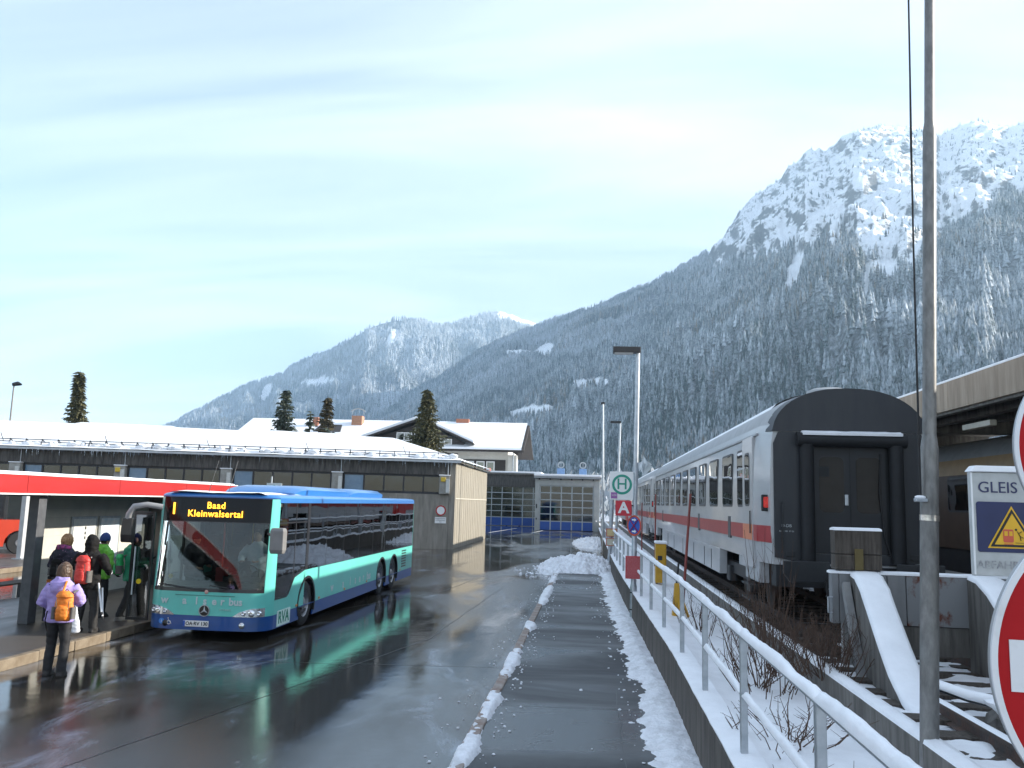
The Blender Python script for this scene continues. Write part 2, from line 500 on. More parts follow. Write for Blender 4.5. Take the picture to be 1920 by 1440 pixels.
def terrain(ridge, az0, az1, na, ntt, Dr, Df, seed, amp, p, rocky):
    az = np.linspace(az0, az1, na); t = np.linspace(0, 1.3, ntt)
    AZ, T = np.meshgrid(az, t, indexing='ij')
    rs = np.interp(AZ, [q[0] for q in ridge], [q[1] for q in ridge])
    rs = rs + (fbm(AZ * 3.1, AZ * 0 + 3.3, seed + 50, 4) - 0.5) * 0.004
    dr = np.interp(AZ, [q[0] for q in Dr], [q[1] for q in Dr]); df = np.interp(AZ, [q[0] for q in Df], [q[1] for q in Df])
    D = df + (dr - df) * T
    X = D * np.sin(np.radians(AZ)); Y = D * np.cos(np.radians(AZ))
    zr = rs * dr + CAMH
    tt = np.clip(T, 0, 1)
    Z = zr * (0.22 * tt + 0.78 * tt ** p)
    Z = np.where(T > 1, zr - (T - 1) * (dr - df) * 0.55, Z)
    env = np.clip(tt * 5, 0, 1) * np.clip((1 - tt) * 4.5, 0.0, 1) 
    gul = fbm(X / 420 + Y / 900, Y / 420 - X / 900, seed, 5, 0.5, True) - 0.55
    Z = Z + gul * amp * env
    # buttresses running down the slope
    but = fbm(AZ * 0.55, T * 1.2, seed + 9, 4, 0.5, True) - 0.55
    rk0 = np.where(AZ > 5.9, np.clip((Z / np.maximum(D, 1) - 0.265) / 0.03, 0, 1), 0)
    Z = Z + but * amp * 0.8 * env * (1 - 0.72 * rk0)
    sl = Z / np.maximum(D, 1)
    if rocky:
        tl = np.interp(AZ, [q[0] for q in TREELINE], [q[1] for q in TREELINE]) + (fbm(AZ * 1.6, AZ * 0 + 1.0, seed + 31, 5) - 0.5) * 0.035 + (fbm(AZ * 5, sl * 90, seed + 33, 3) - 0.5) * 0.02
        rk = np.clip((sl - tl) / 0.012, 0, 1)
        rk = np.where(AZ < 5.9, 0, rk)
        # stratified crags above the tree line
        ac = X * 0.966 - Y * 0.259
        q1 = ac * 0.62 + Z * 0.78; q2 = ac * 0.78 - Z * 0.62
        s1 = fbm(q1 / 330, q2 / 105, seed + 3, 5, 0.55, True) - 0.5
        s2 = fbm(q2 / 120 + 9, q1 / 48, seed + 5, 4, 0.6, True) - 0.5
        s3 = fbm(ac / 34, Z / 30, seed + 6, 3, 0.6) - 0.5
        edge = np.clip((1.0 - tt) * 14, 0.06, 1)
        Z = Z + rk * (s1 * np.where(AZ > 20.5, 80, 110) + s2 * 34 + s3 * 9) * edge * np.where(T > 1, 0.2, 1)
    else:
        rk = np.zeros_like(Z)
    Z = np.where(T <= 0, -3.0, Z)
    sl = Z / np.maximum(D, 1)
    cl = clear_mask(AZ, sl)
    return dict(az=az, t=t, AZ=AZ, T=T, X=X, Y=Y, Z=Z, D=D, rk=rk, cl=cl, sl=sl)

def grid_mesh(name, g, m):
    na, ntt = g['X'].shape
    co = np.stack([g['X'], g['Y'], g['Z']], -1).reshape(-1, 3)
    i = np.arange(na - 1)[:, None] * ntt + np.arange(ntt - 1)[None, :]
    i = i.reshape(-1)
    q = np.stack([i, i + ntt, i + ntt + 1, i + 1], -1)[:, ::1]
    me = bpy.data.meshes.new(name)
    me.vertices.add(len(co)); me.vertices.foreach_set('co', co.astype(np.float32).ravel())
    me.loops.add(len(q) * 4); me.loops.foreach_set('vertex_index', q.ravel().astype(np.int32))
    me.polygons.add(len(q)); me.polygons.foreach_set('loop_start', (np.arange(len(q)) * 4).astype(np.int32))
    me.update(calc_edges=True); me.validate()
    me.polygons.foreach_set('use_smooth', [True] * len(me.polygons))
    for key in ('rk', 'cl'):
        a = me.attributes.new(key, 'FLOAT', 'POINT'); a.data.foreach_set('value', g[key].astype(np.float32).ravel())
    me.materials.append(m)
    o = bpy.data.objects.new(name, me); COL.objects.link(o)
    return o

def mountain_material(name):
    m, t, p = new_mat(name)
    nn, ln = t.nodes.new, t.links.new
    p.inputs['Roughness'].default_value = 0.85
    p.inputs['Specular IOR Level'].default_value = 0.2
    geo = nn('ShaderNodeNewGeometry'); sp = nn('ShaderNodeSeparateXYZ'); ln(geo.outputs['Normal'], sp.inputs[0])
    no = nn('ShaderNodeTexNoise'); no.inputs['Scale'].default_value = 0.10; no.inputs['Detail'].default_value = 10; no.inputs['Roughness'].default_value = 0.68
    ln(geo.outputs['Position'], no.inputs['Vector'])
    mpn = nn('ShaderNodeMapping'); mpn.inputs['Scale'].default_value = (0.035, 0.035, 0.075); mpn.inputs['Rotation'].default_value = (R(10), R(38), 0)
    ln(geo.outputs['Position'], mpn.inputs[0])
    no2 = nn('ShaderNodeTexNoise'); no2.inputs['Scale'].default_value = 1.0; no2.inputs['Detail'].default_value = 8; no2.inputs['Roughness'].default_value = 0.66
    ln(mpn.outputs[0], no2.inputs['Vector'])
    ma = nn('ShaderNodeMath'); ma.operation = 'MULTIPLY_ADD'; ma.inputs[1].default_value = 0.75
    ln(no2.outputs['Fac'], ma.inputs[0]); ln(sp.outputs['Z'], ma.inputs[2])
    mb_ = nn('ShaderNodeMath'); mb_.operation = 'MULTIPLY_ADD'; mb_.inputs[1].default_value = 0.85
    ln(no.outputs['Fac'], mb_.inputs[0]); ln(ma.outputs[0], mb_.inputs[2])
    rg = nn('ShaderNodeMapRange'); rg.inputs['From Min'].default_value = 1.29; rg.inputs['From Max'].default_value = 1.44
    ln(mb_.outputs[0], rg.inputs['Value'])
    rock = nn('ShaderNodeMix'); rock.data_type = 'RGBA'
    rock.inputs[6].default_value = (0.13, 0.135, 0.14, 1); rock.inputs[7].default_value = (0.80, 0.82, 0.85, 1)
    ln(rg.outputs[0], rock.inputs[0])
    floor_ = nn('ShaderNodeMix'); floor_.data_type = 'RGBA'
    floor_.inputs[6].default_value = (0.06, 0.07, 0.075, 1); floor_.inputs[7].default_value = (0.30, 0.33, 0.36, 1)
    r2 = nn('ShaderNodeMapRange'); r2.inputs['From Min'].default_value = 0.44; r2.inputs['From Max'].default_value = 0.66
    ln(no.outputs['Fac'], r2.inputs['Value']); ln(r2.outputs[0], floor_.inputs[0])
    ak = nn('ShaderNodeAttribute'); ak.attribute_name = 'rk'
    ac = nn('ShaderNodeAttribute'); ac.attribute_name = 'cl'
    m1 = nn('ShaderNodeMix'); m1.data_type = 'RGBA'
    ln(ak.outputs['Fac'], m1.inputs[0]); ln(floor_.outputs[2], m1.inputs[6]); ln(rock.outputs[2], m1.inputs[7])
    m2 = nn('ShaderNodeMix'); m2.data_type = 'RGBA'
    ln(ac.outputs['Fac'], m2.inputs[0]); ln(m1.outputs[2], m2.inputs[6]); m2.inputs[7].default_value = (0.82, 0.84, 0.87, 1)
    ln(m2.outputs[2], p.inputs['Base Color'])
    bp = nn('ShaderNodeBump'); bp.inputs['Strength'].default_value = 0.7; bp.inputs['Distance'].default_value = 9.0
    ln(no2.outputs['Fac'], bp.inputs['Height']); ln(bp.outputs[0], p.inputs['Normal'])
    return m

def forest(name, g, n, hmin, hmax, azr, tmax, frost0, frost1, m, seed, wide=0.2):
    """tens of thousands of small spruces standing on a slope, one mesh"""
    r_ = np.random.default_rng(seed)
    na, ntt = g['X'].shape
    k = n * 3
    a = r_.uniform(azr[0], azr[1], k); t_ = r_.uniform(0.0, tmax, k) 
    ia = (a - g['az'][0]) / (g['az'][1] - g['az'][0]); it = t_ / (g['t'][1] - g['t'][0])
    i0 = np.clip(ia.astype(int), 0, na - 2); j0 = np.clip(it.astype(int), 0, ntt - 2)
    fa = np.clip(ia - i0, 0, 1); ft = np.clip(it - j0, 0, 1)
    def smp(A):
        return A[i0, j0] * (1 - fa) * (1 - ft) + A[i0 + 1, j0] * fa * (1 - ft) + A[i0, j0 + 1] * (1 - fa) * ft + A[i0 + 1, j0 + 1] * fa * ft
    X, Y, Z, D, rk, cl = (smp(g[q]) for q in ('X', 'Y', 'Z', 'D', 'rk', 'cl'))
    dens = (D / D.max()) ** 0.6
    patch = fbm(X / 130, Y / 130, seed + 3, 4)
    dens = dens * np.clip((patch - 0.30) * 5, 0.12, 1)
    rkt = np.where(rk > 0.5, 0.035 * np.clip((patch - 0.42) * 9, 0, 1) , 1 - rk)
    keep = (r_.random(k) < dens * rkt) & (cl < 0.35)
    idx = np.nonzero(keep)[0][:n]
    X, Y, Z, rk, D = X[idx], Y[idx], Z[idx], rk[idx], D[idx]
    c = len(idx)
    h = r_.uniform(hmin, hmax, c) * np.where(rk > 0.4, 0.6, 1.0) * (0.75 + 0.5 * vnoise(X / 90, Y / 90, seed + 5))
    rad = h * wide * r_.uniform(0.8, 1.2, c)
    S = 5
    tiers = [(0.04, 0.50, 1.0), (0.32, 0.76, 0.72), (0.58, 1.02, 0.44)]
    vs = []; tint = []; kindn = fbm(X / 300, Y / 300, seed + 8, 4)
    fro = np.clip(frost0 + (frost1 - frost0) * (Z / Z.max()) + r_.normal(0, 0.15, c) + (fbm(X / 170, Y / 170, seed + 12, 4) - 0.5) * 0.9, 0, 1)
    brown = ((kindn > 0.52) & (r_.random(c) < 0.24) & (Z < Z.max() * 0.55)).astype(float)
    for (z0, z1, rr) in tiers:
        ph = r_.uniform(0, 6.28, c)
        for s_ in range(S):
            an = ph + 2 * np.pi * s_ / S
            jit = r_.uniform(0.7, 1.2, c)
            vs.append(np.stack([X + rad * rr * jit * np.cos(an), Y + rad * rr * jit * np.sin(an), Z + h * (z0 + r_.uniform(-0.04, 0.04, c))], -1))
        vs.append(np.stack([X, Y, Z + h * z1], -1))
    V = np.stack(vs, 1)                      # c x 18 x 3
    nv = (S + 1) * len(tiers)
    tri = []
    for q in range(len(tiers)):
        o_ = q * (S + 1)
        for s_ in range(S):
            tri.append((o_ + s_, o_ + (s_ + 1) % S, o_ + S))
    tri = np.array(tri)
    F = (np.arange(c)[:, None, None] * nv + tri[None]).reshape(-1, 3)
    me = bpy.data.meshes.new(name)
    me.vertices.add(c * nv); me.vertices.foreach_set('co', V.astype(np.float32).ravel())
    me.loops.add(len(F) * 3); me.loops.foreach_set('vertex_index', F.astype(np.int32).ravel())
    me.polygons.add(len(F)); me.polygons.foreach_set('loop_start', (np.arange(len(F)) * 3).astype(np.int32))
    me.update(calc_edges=True)
    tn = np.repeat(np.clip(r_.normal(1.0, 0.28, c), 0.4, 1.8)[:, None], nv, 1)
    a1 = me.attributes.new('tint', 'FLOAT', 'POINT'); a1.data.foreach_set('value', tn.astype(np.float32).ravel())
    a2 = me.attributes.new('frost', 'FLOAT', 'POINT'); a2.data.foreach_set('value', np.repeat(fro[:, None], nv, 1).astype(np.float32).ravel())
    a3 = me.attributes.new('larch', 'FLOAT', 'POINT'); a3.data.foreach_set('value', np.repeat(brown[:, None], nv, 1).astype(np.float32).ravel())
    me.materials.append(m)
    o = bpy.data.objects.new(name, me); COL.objects.link(o)
    return o

def forest_material(name):
    m, t, p = new_mat(name)
    nn, ln = t.nodes.new, t.links.new
    p.inputs['Roughness'].default_value = 0.8
    p.inputs['Specular IOR Level'].default_value = 0.15
    geo = nn('ShaderNodeNewGeometry')
    no = nn('ShaderNodeTexNoise'); no.inputs['Scale'].default_value = 0.35; no.inputs['Detail'].default_value = 5
    ln(geo.outputs['Position'], no.inputs['Vector'])
    at = nn('ShaderNodeAttribute'); at.attribute_name = 'tint'
    af = nn('ShaderNodeAttribute'); af.attribute_name = 'frost'
    al = nn('ShaderNodeAttribute'); al.attribute_name = 'larch'
    c0 = nn('ShaderNodeMix'); c0.data_type = 'RGBA'
    c0.inputs[6].default_value = (0.018, 0.036, 0.034, 1); c0.inputs[7].default_value = (0.115, 0.09, 0.055, 1)
    ln(al.outputs['Fac'], c0.inputs[0])
    c1 = nn('ShaderNodeMix'); c1.data_type = 'RGBA'; c1.blend_type = 'MULTIPLY'; c1.inputs[0].default_value = 1.0
    ln(c0.outputs[2], c1.inputs[6]); ln(at.outputs['Fac'], c1.inputs[7])
    ma = nn('ShaderNodeMath'); ma.operation = 'MULTIPLY_ADD'; ma.inputs[1].default_value = 1.1; ma.inputs[2].default_value = -0.72
    ln(no.outputs['Fac'], ma.inputs[0])
    ad_ = nn('ShaderNodeMath'); ad_.operation = 'ADD'; ad_.use_clamp = True
    ln(ma.outputs[0], ad_.inputs[0]); ln(af.outputs['Fac'], ad_.inputs[1])
    c2 = nn('ShaderNodeMix'); c2.data_type = 'RGBA'
    ln(ad_.outputs[0], c2.inputs[0]); ln(c1.outputs[2], c2.inputs[6]); c2.inputs[7].default_value = (0.58, 0.63, 0.69, 1)
    ln(c2.outputs[2], p.inputs['Base Color'])
    return m

mtn = mountain_material('mountain_rock_and_snow')
fm_ = forest_material('frosted_spruce_wood')
gB = terrain(B_RIDGE, -22, 34, 580, 340, [(-22, 4300), (-5, 3400), (10, 2900), (22, 2700), (36, 2500)], [(-22, 1700), (-5, 900), (5, 520), (15, 430), (36, 400)], 21, 95, 1.35, True)
gA = terrain(A_RIDGE, -31, 5, 300, 120, [(-31, 5200), (-12, 5000), (-6, 5600), (5, 5800)], [(-31, 2400), (5, 3200)], 61, 190, 1.25, False)
# the snow dome of the far summit lies open
gA['cl'] = np.maximum(gA['cl'], ((gA['AZ'] > -6.6) & (gA['sl'] > 0.2045 + 0.012 * vnoise(gA['AZ'] * 5, gA['T'] * 60, 3) + np.clip((-5.2 - gA['AZ']) * 0.008, 0, 1))).astype(float))
struct(tag(grid_mesh('mountain', gB, mtn), 'high rocky mountain with snowfields above a steep frosted forest', 'mountain'))
struct(tag(grid_mesh('hill', gA, mtn), 'distant wooded ridge with small bright snow summit', 'hill'))
stuff(tag(forest('mountain_forest', gB, 92000, 11, 21, (-20, 32.5), 1.0, 0.40, 0.64, fm_, 5), 'frosted spruce forest covering the slopes below the cliffs', 'forest'))
stuff(tag(forest('ridge_forest', gA, 42000, 19, 33, (-31, -1.5), 1.0, 0.50, 0.75, fm_, 8, 0.2), 'pale frosted forest on the distant ridge', 'forest'))

# ---------------------------------------------------------------- haze: even thin air round the whole scene
hz = MB().box(-3900, 2400, -120, 6900, -4, 1400).build('haze', [], base=(0, 0, 0))
hm = bpy.data.materials.new('haze_air'); hm.use_nodes = True
ht = hm.node_tree; ht.nodes.clear()
ho = ht.nodes.new('ShaderNodeOutputMaterial'); hv = ht.nodes.new('ShaderNodeVolumePrincipled')
hv.inputs['Color'].default_value = (0.58, 0.80, 1.0, 1)
hv.inputs['Density'].default_value = 0.000125
hv.inputs['Anisotropy'].default_value = 0.2
ht.links.new(hv.outputs[0], ho.inputs['Volume'])
hz.data.materials.append(hm)
stuff(tag(hz, 'thin blue winter haze filling the valley', 'haze'))

# ---------------------------------------------------------------- ground, road, pavement, track bed
ground_m = mat('snow_field', (0.78, 0.80, 0.84), 0.7, var=0.06, scale=0.3, bump=0.3, bscale=1.5)
def plane_grid(name, x0, x1, y0, y1, nx, ny, z, m, fn=None):
    mb = MB()
    for j in range(ny + 1):
        for i in range(nx + 1):
            x = x0 + (x1 - x0) * i / nx; y = y0 + (y1 - y0) * j / ny
            mb.v.append((x, y, z + (fn(x, y) if fn else 0)))
    for j in range(ny):
        for i in range(nx):
            a = j * (nx + 1) + i
            mb.f.append((a, a + 1, a + nx + 2, a + nx + 1)); mb.m.append(0)
    return mb.build(name, m, base=(0, 0, 0))
struct(plane_grid('ground', -3800, 2350, -110, 6800, 4, 4, -0.35, ground_m))
road_m = asphalt('wet_asphalt_yard', frost=0.58, wet=0.55, scale=0.30, base=(0.042, 0.036, 0.029), rmin=0.018, rmax=0.27, grad=(-11.0, -1.0, 0.11), sharp=0.08, bump=0.16)
struct(plane_grid('road', -75, 0.9, -20, 125, 1, 1, 0.0, road_m))
# lower layer under the road so its edge is a real slab
WALL = [(-20, 1.22), (2, 1.19), (13, 1.19), (25, 0.95), (33, 0.86), (66, 0.72), (90, 0.70)]
def wallx(y):
    return float(np.interp(y, [q[0] for q in WALL], [q[1] for q in WALL]))
walk_m = asphalt('damp_asphalt_footway', frost=0.42, wet=0.5, scale=0.5, base=(0.025, 0.026, 0.028), frost_col=(0.07, 0.082, 0.10), stretch=(0.35, 1.0, 1.0), rmin=0.24, rmax=0.62)
wk = MB()
ys = [-6 + k * 1.0 for k in range(42)]
wk.rings([[(-1.27, y, 0.02) for y in ys], [(-1.27, y, 0.1) for y in ys], [(wallx(y) + 0.02, y, 0.1) for y in ys]], False, closed=False)
footway = struct(wk.build('pavement', walk_m, base=(0, 0, 0)))
# kerb stones, one by one
kerb_m = mat('kerb_granite', (0.22, 0.15, 0.12), 0.75, col2=(0.33, 0.29, 0.26), scale=6, bump=0.4)
k0 = None
for k in range(35):
    y0 = 1.0 + k * 1.0
    if k0 is None:
        k0 = MB().box(-0.075, 0.075, 0.008, 0.992, 0.0, 0.135).build('kerb_stone', kerb_m, footway, bevel=0.018, local=True)
        c = k0
    else:
        c = k0.copy(); COL.objects.link(c); c.parent = footway
    c.location = (-1.345 + random.uniform(-0.006, 0.006), y0, random.uniform(-0.008, 0.004)); c.rotation_euler = (0, random.uniform(-0.03, 0.03), random.uniform(-0.006, 0.006))
# paving joints and the darker drain strip beside the road
def kerb_snow(x, y):
    c = fb(x, y, 0.55, 3, 3.1) + 0.42 * fb(x, y, 3.6, 4, 5.0)
    e = 1 - abs((x + 1.33) / 0.125)
    return 0.115 + min(0.06, (c * 0.62 + min(e, 0.55) * 0.26 - 0.15) * 0.6)
stuff(tag(snow_field('kerb_snow', -1.62, -0.98, 3, 36, 22, 700, lambda x, y: kerb_snow(x, y) if x > -1.43 else kerb_snow(x, y) - 0.11 * min(1, (-1.43 - x) / 0.05), snow_dirty, low=0.105), 'crusty broken snow lying along the kerb', 'snow'))
def bank(x, y):
    d = wallx(y) - x
    wv = 0.44 + 0.34 * fb(1.0, y, 0.45, 3, 9.0) + 0.26 * fb(x, y, 2.2, 4, 1.0)
    q = 1 - d / max(wv, 0.02)
    return 0.1 + 0.13 * min(q, 0.6) + 0.045 * fb(x, y, 5, 4, 2.0)
stuff(tag(snow_field('wall_foot_snow', -0.15, 1.2, 3, 38, 44, 560, lambda x, y: bank(min(x, wallx(y)), y), snow_dirty, low=0.1), 'lumpy cleared snow at the foot of the retaining wall', 'snow'))

# crumbs of snow scattered off the banks
def crumbs(name, label, spots, seed):
    r_ = random.Random(seed); m = MB()
    for (x, y, z, s_) in spots(r_):
        b = MB().ball((0, 0, 0), 1.0, 7, 5); k = r_.uniform(0, 50)
        for p in b.v:
            pass
        v = []
        for p in b.v:
            d = Vector(p); q = 1 + 0.55 * mnoise.noise(d * 1.3 + Vector((k, 0, 0)))
            v.append((x + d.x * s_ * q, y + d.y * s_ * 1.25 * q, z + d.z * s_ * 0.62 * q))
        m.add(v, b.f)
    return stuff(tag(m.build(name, snow_dirty, smooth=50), label, 'snow'))
def cr_walk(r_):
    o_ = []
    for k in range(330):
        y = 5.5 + 30 * r_.random() ** 1.7; d = 0.30 + abs(r_.gauss(0, 0.28))
        o_.append((wallx(y) - d, y, 0.105, r_.choice((0.008, 0.010, 0.013, 0.018, 0.026))))
    for k in range(200):
        y = 5.5 + 28 * r_.random() ** 1.7; x = -1.18 + abs(r_.gauss(0, 0.14)); o_.append((x, y, 0.105, r_.choice((0.007, 0.010, 0.013, 0.02))))
    return o_
crumbs('snow_crumbs', 'small frozen crumbs of snow scattered over the footway edges', cr_walk, 4)
def cr_road(r_):
    o_ = []
    for k in range(120):
        y = 6 + 32 * r_.random() ** 1.4; x = -1.52 - abs(r_.gauss(0, 0.22)); o_.append((x, y, 0.004, r_.choice((0.007, 0.010, 0.014, 0.02))))
    for k in range(110):
        a = r_.uniform(0, 6.28); d = r_.uniform(1.0, 1.6); o_.append((-0.4 + 1.7 * d * math.cos(a) - 0.2, 37.3 + 3.0 * d * math.sin(a), 0.01, r_.choice((0.03, 0.05, 0.08))))
    return [q for q in o_ if q[0] < wallx(q[1]) - 0.1]
crumbs('snow_crumbs', 'frozen crumbs of snow scattered on the road along the kerb', cr_road, 6)

# bus platform on the far side, with its kerb stones
plat_m = asphalt('damp_asphalt_platform', frost=0.0, wet=0.47, scale=0.4, base=(0.06, 0.052, 0.045), rmin=0.2, rmax=0.6)
pm = MB().box(-14.2, -9.30, -12, 32, 0.015, 0.16)
platform = struct(pm.build('platform', plat_m, base=(0, 0, 0)))
pk = None
kerb2 = mat('kerb_limestone', (0.15, 0.112, 0.072), 0.8, col2=(0.23, 0.185, 0.13), scale=5, bump=0.5)
for k in range(26):
    if pk is None:
        pk = MB().box(-0.14, 0.0, 0.006, 0.994, 0.0, 0.175).build('kerb_stone', kerb2, platform, bevel=0.015, local=True); c = pk
    else:
        c = pk.copy(); COL.objects.link(c); c.parent = platform
    c.location = (-9.155 + random.uniform(-0.005, 0.005), 6.0 + k, random.uniform(-0.006, 0.004)); c.rotation_euler = (0, 0, random.uniform(-0.006, 0.006))
# second traffic island behind
isl = MB().box(-26, -19.75, 27.4, 34, 0.012, 0.16)
island = struct(isl.build('traffic_island', plat_m, base=(0, 0, 0)))
ik = None
for k in range(7):
    if ik is None:
        ik = MB().box(-0.0, 0.14, 0.006, 0.994, 0.0, 0.17).build('kerb_stone', kerb2, island, bevel=0.015, local=True); c = ik
    else:
        c = ik.copy(); COL.objects.link(c); c.parent = island
    c.location = (-19.745, 27.3 + k * 0.95, 0)
for k in range(8):
    c = ik.copy(); COL.objects.link(c); c.parent = island
    c.location = (-26 + k * 0.78 + 0.9, 27.28, 0); c.rotation_euler = (0, 0, R(90))
# repaired seams in the asphalt
seam_m = mat('bitumen_seam', (0.012, 0.012, 0.013), 0.35, var=0.2)
def seam(name, pts, z, wd, par):
    rr = []; n = 60; P_ = [Vector((a, b, z)) for a, b in pts]
    for k in range(n + 1):
        f = k / n * (len(P_) - 1); i = min(int(f), len(P_) - 2); p = P_[i].lerp(P_[i + 1], f - i); d = (P_[i + 1] - P_[i]).normalized(); s_ = Vector((-d.y, d.x, 0))
        w_ = wd * (0.6 + 0.7 * abs(fb(p.x, p.y, 2.2, 3, 4))); c = p + s_ * 0.05 * fb(p.x, p.y, 1.1, 3, 7)
        rr.append([c - s_ * w_, c + s_ * w_])
    struct(MB().rings(rr, False, closed=False).build(name, seam_m, par))
seam('asphalt_seam', ((-8.8, 14.6), (-5.0, 14.9), (-1.5, 15.3)), 0.004, 0.012, None)
seam('asphalt_seam', ((-7.4, 19.0), (-4.6, 27.5), (-3.9, 36)), 0.004, 0.012, None)
seam('asphalt_seam', ((-5.6, 8.0), (-3.3, 18.0), (-2.9, 30.0)), 0.004, 0.010, None)
seam('asphalt_seam', ((0.43, 6.0), (0.40, 13.4)), 0.104, 0.007, None)
seam('asphalt_seam', ((-1.2, 12.1), (0.7, 12.2)), 0.104, 0.008, None)
seam('asphalt_seam', ((-1.2, 20.4), (0.8, 20.3)), 0.104, 0.010, None)
# painted lines in front of the garages
ln_m = mat('worn_line_paint', (0.62, 0.62, 0.60), 0.6, col2=(0.2, 0.2, 0.2), scale=6, lo=0.5, hi=0.75)
for (xa, ya, xb, yb) in ((-8.2, 96, -9.4, 80), (-12.6, 96, -15.5, 78), (-5.0, 91, -5.6, 82)):
    v = Vector((xb - xa, yb - ya, 0)).normalized(); n_ = Vector((-v.y, v.x, 0)) * 0.09
    a, b = Vector((xa, ya, 0.004)), Vector((xb, yb, 0.004))
    struct(MB().add([a - n_, a + n_, b + n_, b - n_], [(0, 1, 2, 3)]).build('road_marking', ln_m))

# track bed: snow covered ballast at the height of the wall top
ballast_m = mat('snowy_ballast', (0.045, 0.042, 0.04), 0.9, col2=(0.62, 0.64, 0.68), scale=5.5, bump=1.0, bscale=16, lo=0.44, hi=0.54)
def bed(x, y):
    return 0.10 * fb(x, y, 0.35, 3, 4.0) * (0.3 if x < 1.6 else 1)
bm = MB(); nxs = [0, 0.35, 0.8, 1.3, 1.75]
rr = []
ysb = [-15 + k * 1.1 for k in range(105)]
for i, dxx in enumerate([0.25, 0.5, 0.8, 1.1, 1.4, 1.75, 2.05]):
    rr.append([(wallx(y) + 0.25 + (2.95 - wallx(y) - 0.25) * (dxx - 0.25) / 1.8, y, 0.75 - 0.06 * i * 0.5 + bed(wallx(y) + dxx, y) * (0 if i == 0 else 1)) for y in ysb])
bm.rings(rr, False, closed=False)
struct(tag(bm.build('track_verge', snow_m, smooth=60, base=(0, 0, 0))))
bb = MB()
rr = []
for x in [2.9, 3.1, 3.35, 3.7, 4.0, 4.3, 4.6, 4.95, 5.3, 5.7, 6.0, 6.5]:
    rr.append([(x, y, 0.80 + 0.035 * fb(x, y, 2.2, 3, 8) + 0.015 * fb(x, y, 9, 2, 3)) for y in [-15 + k * 0.45 for k in range(250)]])
bb.rings(rr, False, closed=False)
struct(bb.build('track_ballast', ballast_m, smooth=70, base=(0, 0, 0)))
struct(MB().box(8.2, 34, -15, 130, 0.3, 0.82).build('far_track_bed', ballast_m, base=(0, 0, 0)))
struct(MB().box(6.45, 8.4, -15, 130, 0.3, 1.55).build('station_platform', concrete_grey, base=(0, 0, 0)))
emb = [(wallx(y) + 0.2, y) for y in (-16, 2, 13, 25, 33, 66, 90)] + [(1.0, 131), (40, 131), (40, -16)]
struct(MB().prism(emb, 'z', -0.3, 0.40).build('track_embankment', concrete_dark, base=(0, 0, 0)))
# ---------------------------------------------------------------- retaining wall with railing
wall_m = mat('stained_wall_concrete', (0.060, 0.052, 0.045), 0.9, col2=(0.125, 0.112, 0.098), scale=2.5, bump=0.6, bscale=30, stretch=(2, 2.4, 0.4))
wall_t = thing('retaining_wall', 'dark stained concrete retaining wall carrying the galvanised railing beside the footway', 'wall', (1.19, 3, 0))
yy = 0.0
while yy < 78:
    y1 = yy + 4.985
    n = 4
    rr = []
    for k in range(n + 1):
        y = yy + (y1 - yy) * k / n
        a = wallx(y)
        rr.append([(a, y, -0.05), (a + 0.27, y, -0.05), (a + 0.27, y, 0.755), (a + 0.012, y, 0.755), (a, y, 0.743)])
    MB().rings(rr).build('wall_panel', wall_m, wall_t)
    yy += 5.0
rr = []
for k in range(330):
    y = 0.0 + k * 0.24
    a = wallx(y) + 0.008 + 0.016 * fb(0, y, 3, 3, 4)
    t_ = 0.04 + 0.012 * fb(2, y, 2, 3, 7)
    rr.append([(a, y, 0.756), (a - 0.006, y, 0.756 + t_ * 0.6), (a + 0.03, y, 0.756 + t_), (a + 0.16, y, 0.760 + t_ * 1.05), (a + 0.262, y, 0.756 + t_), (a + 0.262, y, 0.756)])
stuff(MB().rings(rr).build('snow_cap', snow_m, wall_t, smooth=50))

rail_t = thing('railing', 'galvanised tube railing with snow lying on both rails beside the tracks', 'railing', (1.32, 2.75, 0.78))
RY = [0.25 + 2.5 * k for k in range(30)]
def rx(y): return wallx(y) + 0.135
pm_ = None
for y in RY:
    if pm_ is None:
        q = MB(); q.box(-0.03, 0.03, -0.03, 0.03, 0, 0.985).box(-0.07, 0.07, -0.06, 0.06, -0.01, 0.012)
        pm_ = q.build('post', galv, rail_t, bevel=0.006, local=True); c = pm_
    else:
        c = pm_.copy(); COL.objects.link(c); c.parent = rail_t
    c.location = (rx(y) - 1.32, y - 2.75, 0.0)
def snow_on(a, b, r_, hgt, seed):
    """rounded snow ridge lying along a rail from a to b"""
    a, b = Vector(a), Vector(b); n = max(4, int((b - a).length / 0.07)); rr = []
    for k in range(n + 1):
        p = a.lerp(b, k / n); e = min(1, min(k, n - k) / 1.5 + 0.25)
        hh = hgt * e * max(0.12, 0.95 + 0.55 * fb(p.y, p.x, 1.3, 2, seed) + 0.30 * fb(p.y, p.x, 5.0, 3, seed)); ww = r_ * (1.02 + 0.14 * fb(p.y, p.z, 3.0, 3, seed + 2))
        rr.append([(p.x - ww, p.y, p.z - r_ * 0.25), (p.x - ww * 0.98, p.y, p.z + hh * 0.55), (p.x - ww * 0.5, p.y, p.z + hh * 0.95), (p.x, p.y, p.z + hh * 1.05),
                   (p.x + ww * 0.5, p.y, p.z + hh * 0.95), (p.x + ww * 0.98, p.y, p.z + hh * 0.55), (p.x + ww, p.y, p.z - r_ * 0.25)])
    return rr
